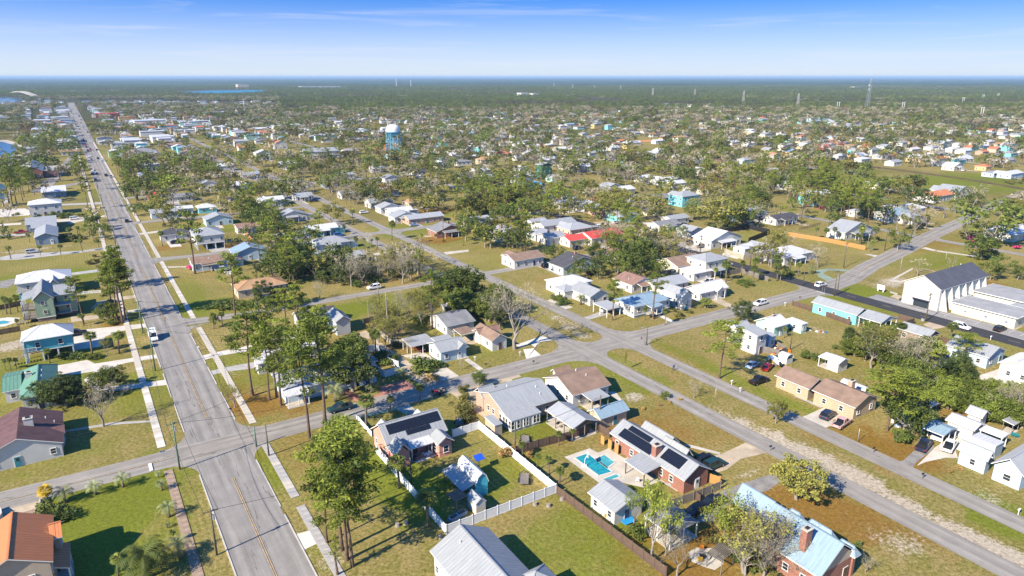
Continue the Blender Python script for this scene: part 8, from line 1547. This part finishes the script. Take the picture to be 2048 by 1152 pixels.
for i, (x, y) in enumerate([(1805, 222), (1675, 222), (1962, 236), (1995, 199), (1965, 202), (1925, 210)]):
    X, Y = G(x, y); root = thing('pole_structure', 'pale wooden H-frame power structure by the pine woods, %s from the radio tower' % ('first', 'second', 'fifth', 'sixth', 'fourth', 'third')[i], 'power structure', (X, Y, 0), .4)
    for s_ in (-1, 1): MB().tube([(s_ * 3, 0, 0), (s_ * 3, 0, 19)], .45, 5).build('mast', TWH, root)
    MB().beam((-5, 0, 17.5), (5, 0, 17.5), .6).build('crossarm', TWH, root)
# bridge over the far arm of the bay
root = thing('bridge', 'long pale arched road bridge rising over the far bay', 'bridge', (0, 0, 0)); a = G(88, 200); b = G(14, 188.5); c = G(-60, 189); LAND.append(('the bridge', *G(60, 198)))
mb = MB(); pr = None; BRM = mat('bridge_concrete', (.40, .37, .33), .9, var=.1)
def bez(f):
    P0, P1, P2 = Vector(a), Vector(G(46, 192.5)), Vector(b); p = P0 * (1 - f) ** 2 + P1 * 2 * f * (1 - f) + P2 * f * f; return p
NB = 26
for i in range(NB + 1):
    f = i / NB; p = bez(f); z = 2 + 15 * math.sin(math.pi * min(1, f * .98 + .01)) ** 1.5; d = (bez(min(1, f + .01)) - bez(max(0, f - .01))).normalized(); nn = Vector((-d.y, d.x)); l, r = p + nn * 8, p - nn * 8; cur = ((l.x, l.y, z), (r.x, r.y, z))
    if pr:
        mb.face([pr[1], cur[1], cur[0], pr[0]]); mb.face(lb([pr[0], cur[0], cur[1], pr[1]], 2.4, 0))
        for k in (0, 1): q = [pr[k], cur[k], (cur[k][0], cur[k][1], cur[k][2] + 1.2), (pr[k][0], pr[k][1], pr[k][2] + 1.2)]; mb.face(q); mb.face([pr[k], cur[k], lb([cur[k]], 2.4, 0)[0], lb([pr[k]], 2.4, 0)[0]])
    pr = cur
    if 0 < i < NB and i % 2 == 0: MB().box((p.x, p.y, (z - 2.4) / 2), (2.2, 9, z - 2.4), 0, math.atan2(d.y, d.x)).build('pier', BRM, root)
mb.build('deck', BRM, root)
# long commercial and industrial buildings of the far town
FB = '''300 250 70 26 7 white|255 243 40 22 7 tile|330 232 60 24 7 white|205 225 46 22 8 ochre|245 226 44 20 6 white|290 224 34 20 6 tan|215 235 60 24 7 red|120 242 40 26 6 white|85 248 36 22 6 cream|50 234 30 20 5 white|20 232 30 20 6 ochre|90 268 44 30 6 white|180 212 30 18 6 white|260 210 50 20 6 white|225 218 34 20 8 cream|365 222 50 26 7 silver|430 232 60 24 7 silver|460 222 40 20 6 tan|400 212 50 20 6 white|520 218 50 24 7 silver|155 186 110 34 9 white|95 186 50 26 8 white|228 184 36 22 8 cream|640 175.5 260 60 9 white|690 176.5 160 40 7 cream|485 178 60 60 26 tan|1360 213 30 18 6 white|1330 212 24 16 6 white|1385 214 30 18 6 white|1420 217 40 18 6 white|1450 218 44 18 7 white|1475 219 30 18 6 white|1570 225 60 24 6 white|1545 222 30 18 6 cream|880 220 44 20 7 white|1045 194 30 30 14 white|1068 194 24 26 12 white|600 252 24 14 5 white|640 258 34 16 6 white|700 265 30 14 5 white|560 232 30 16 6 white|1712 176 90 30 8 cream|560 262 30 18 7 white|440 262 24 16 5 white|380 268 20 12 5 white|330 290 22 14 7 white|480 275 20 12 6 white|1460 252 50 22 6 white|1420 255 40 20 6 tan|1500 258 40 18 5 white'''
for e in FB.replace('\n', '|').split('|'):
    q = e.split(); x, y, tw, sw, ev = [float(k) for k in q[:5]]; tw *= .6 if 205 < y < 300 else 1; X, Y = G(x, y); root = thing('building', None, 'building', (X, Y, 0), GR); cm_ = dict(white=WALL['white'], cream=WALL['cream'], tan=WALL['tan'], silver=WALL['grey'], tile=WALL['ochre'], ochre=WALL['ochre'], red=WALL['red'])[q[5]]
    MB().box((0, 0, ev / 2), (tw, sw, ev)).build('wall', cm_, root); MB().box((0, 0, ev + .3), (tw + .6, sw + .6, .6)).build('roof', ROOF['silver' if q[5] == 'silver' else 'tile' if q[5] == 'tile' else 'red' if q[5] == 'red' else 'white'], root)
    if y > 205:
        for i in range(int(tw / 7)): put('window', win_mesh(2.8, 2.2)[2], root, (-tw / 2 + 3.5 + i * 7, -sw / 2 - .05, 2.2))
        for i in range(int(sw / 8)): put('window', win_mesh(2.8, 2.2)[2], root, (-tw / 2 - .05, -sw / 2 + 4 + i * 8, 2.2), -math.pi / 2)
    root['label'] = ''; root['_far'] = 1; root['_d'] = '%s %s building' % (dict(white='white', cream='cream', tan='tan', silver='silver-roofed', tile='clay-roofed', ochre='ochre', red='dark red')[q[5]], 'long low' if tw > 45 else 'low' if ev < 10 else 'tall')
# ------------------------------------------------------------------ labels: say which one, by a place one can find
ORD = ['', 'second ', 'third ', 'fourth ', 'fifth ', 'sixth ', 'seventh ', 'eighth ', 'ninth ', 'tenth ']
def single_out(items, desc, maxrank=10, group=None, lim=160):
    """items: (object, x, y) of one look; each gets the landmark to which it ranks best"""
    if not items: return
    best = {}
    for nick, lx, ly in LAND:
        if len((desc + ' ' + nick).split()) > 12: continue
        o_ = sorted(range(len(items)), key=lambda i: (items[i][1] - lx) ** 2 + (items[i][2] - ly) ** 2)
        for rank, i in enumerate(o_[:maxrank]):
            d = math.hypot(items[i][1] - lx, items[i][2] - ly); c = rank * 1000 + d
            if d < lim and (i not in best or c < best[i][0]): best[i] = (c, nick, rank)
    for i, (o, x, y) in enumerate(items):
        if i in best: o['label'] = '%s, %s%s' % (desc, ORD[best[i][2]] + 'one from ' if best[i][2] else 'the one by ', best[i][1])
        else: o['label'] = desc + ' in the distance'; o['group'] = group or (desc + ' far off')
by = {}; cnt_ = {}
for o in col.objects:
    if '_d' in o: cnt_[o['_d']] = cnt_.get(o['_d'], 0) + 1
LAND += [('the ' + o['_d'], o.location.x, o.location.y) for o in col.objects if '_d' in o and cnt_[o['_d']] == 1 and '_far' not in o]
for o in [o for o in col.objects if '_d' in o]:
    by.setdefault((o['_d'], '_far' in o), []).append(o)
for (d, far), lst in by.items():
    if far:
        for o in lst: o['label'] = 'far ' + d + ' among trees'; o['group'] = 'far ' + d + 's'
    else: single_out([(o, o.location.x, o.location.y) for o in lst], d, 10)
    for o in lst: del o['_d']; o.pop('_far', None)
TD = dict(pine='tall slash pine', oak='round leafy evergreen tree', olive='olive green spreading tree', bright='fresh light green tree', cedar='dense dark evergreen tree', bare='bare grey branching tree', sparse='thin budding tree', russet='russet brown tree', pink='pink budding tree', sabal='fan palm with round crown', pindo='small grey-green feather palm', hedge='dense bright green hedge tree', spring='budding light green tree', date='large date palm with arching fronds', goldpalm='golden yellow palm', shrub='scrubby olive shrub', greenshrub='dense green shrub', azalea='pink flowering azalea bush', dryshrub='dry brown shrub', snag='dead bare trunk')
bk = {}
for root, k, X, Y, h, hand, d in TH: bk.setdefault(k, []).append((root, X, Y, d))
for k, lst in bk.items():
    nearl = [(r, x, y) for r, x, y, d in lst if d < 620]; single_out(nearl, TD[k], 10, TD[k] + ' group')
    for r, x, y, d in lst:
        if d >= 620: r['label'] = TD[k] + ' in the wooded middle distance'; r['group'] = 'distant ' + TD[k] + 's'
# ------------------------------------------------------------------ the air: thin blue haze over the whole land
hz = MB(); hz.box((0, 21000, 39.5), (80000, 46000, 83)); hz = hz.build('haze', [], None); tag(hz, 'thin bluish haze over the land', None, None, 'stuff')
hm_ = bpy.data.materials.new('haze'); hm_.use_nodes = True; n_ = hm_.node_tree; n_.nodes.remove(n_.nodes['Principled BSDF']); pv = N(n_, 'ShaderNodeVolumePrincipled'); pv.inputs['Color'].default_value = (.50, .73, 1, 1); pv.inputs['Density'].default_value = HAZE; pv.inputs['Anisotropy'].default_value = .0
L(n_, pv.outputs[0], n_.nodes['Material Output'].inputs['Volume']); hz.data.materials.append(hm_)
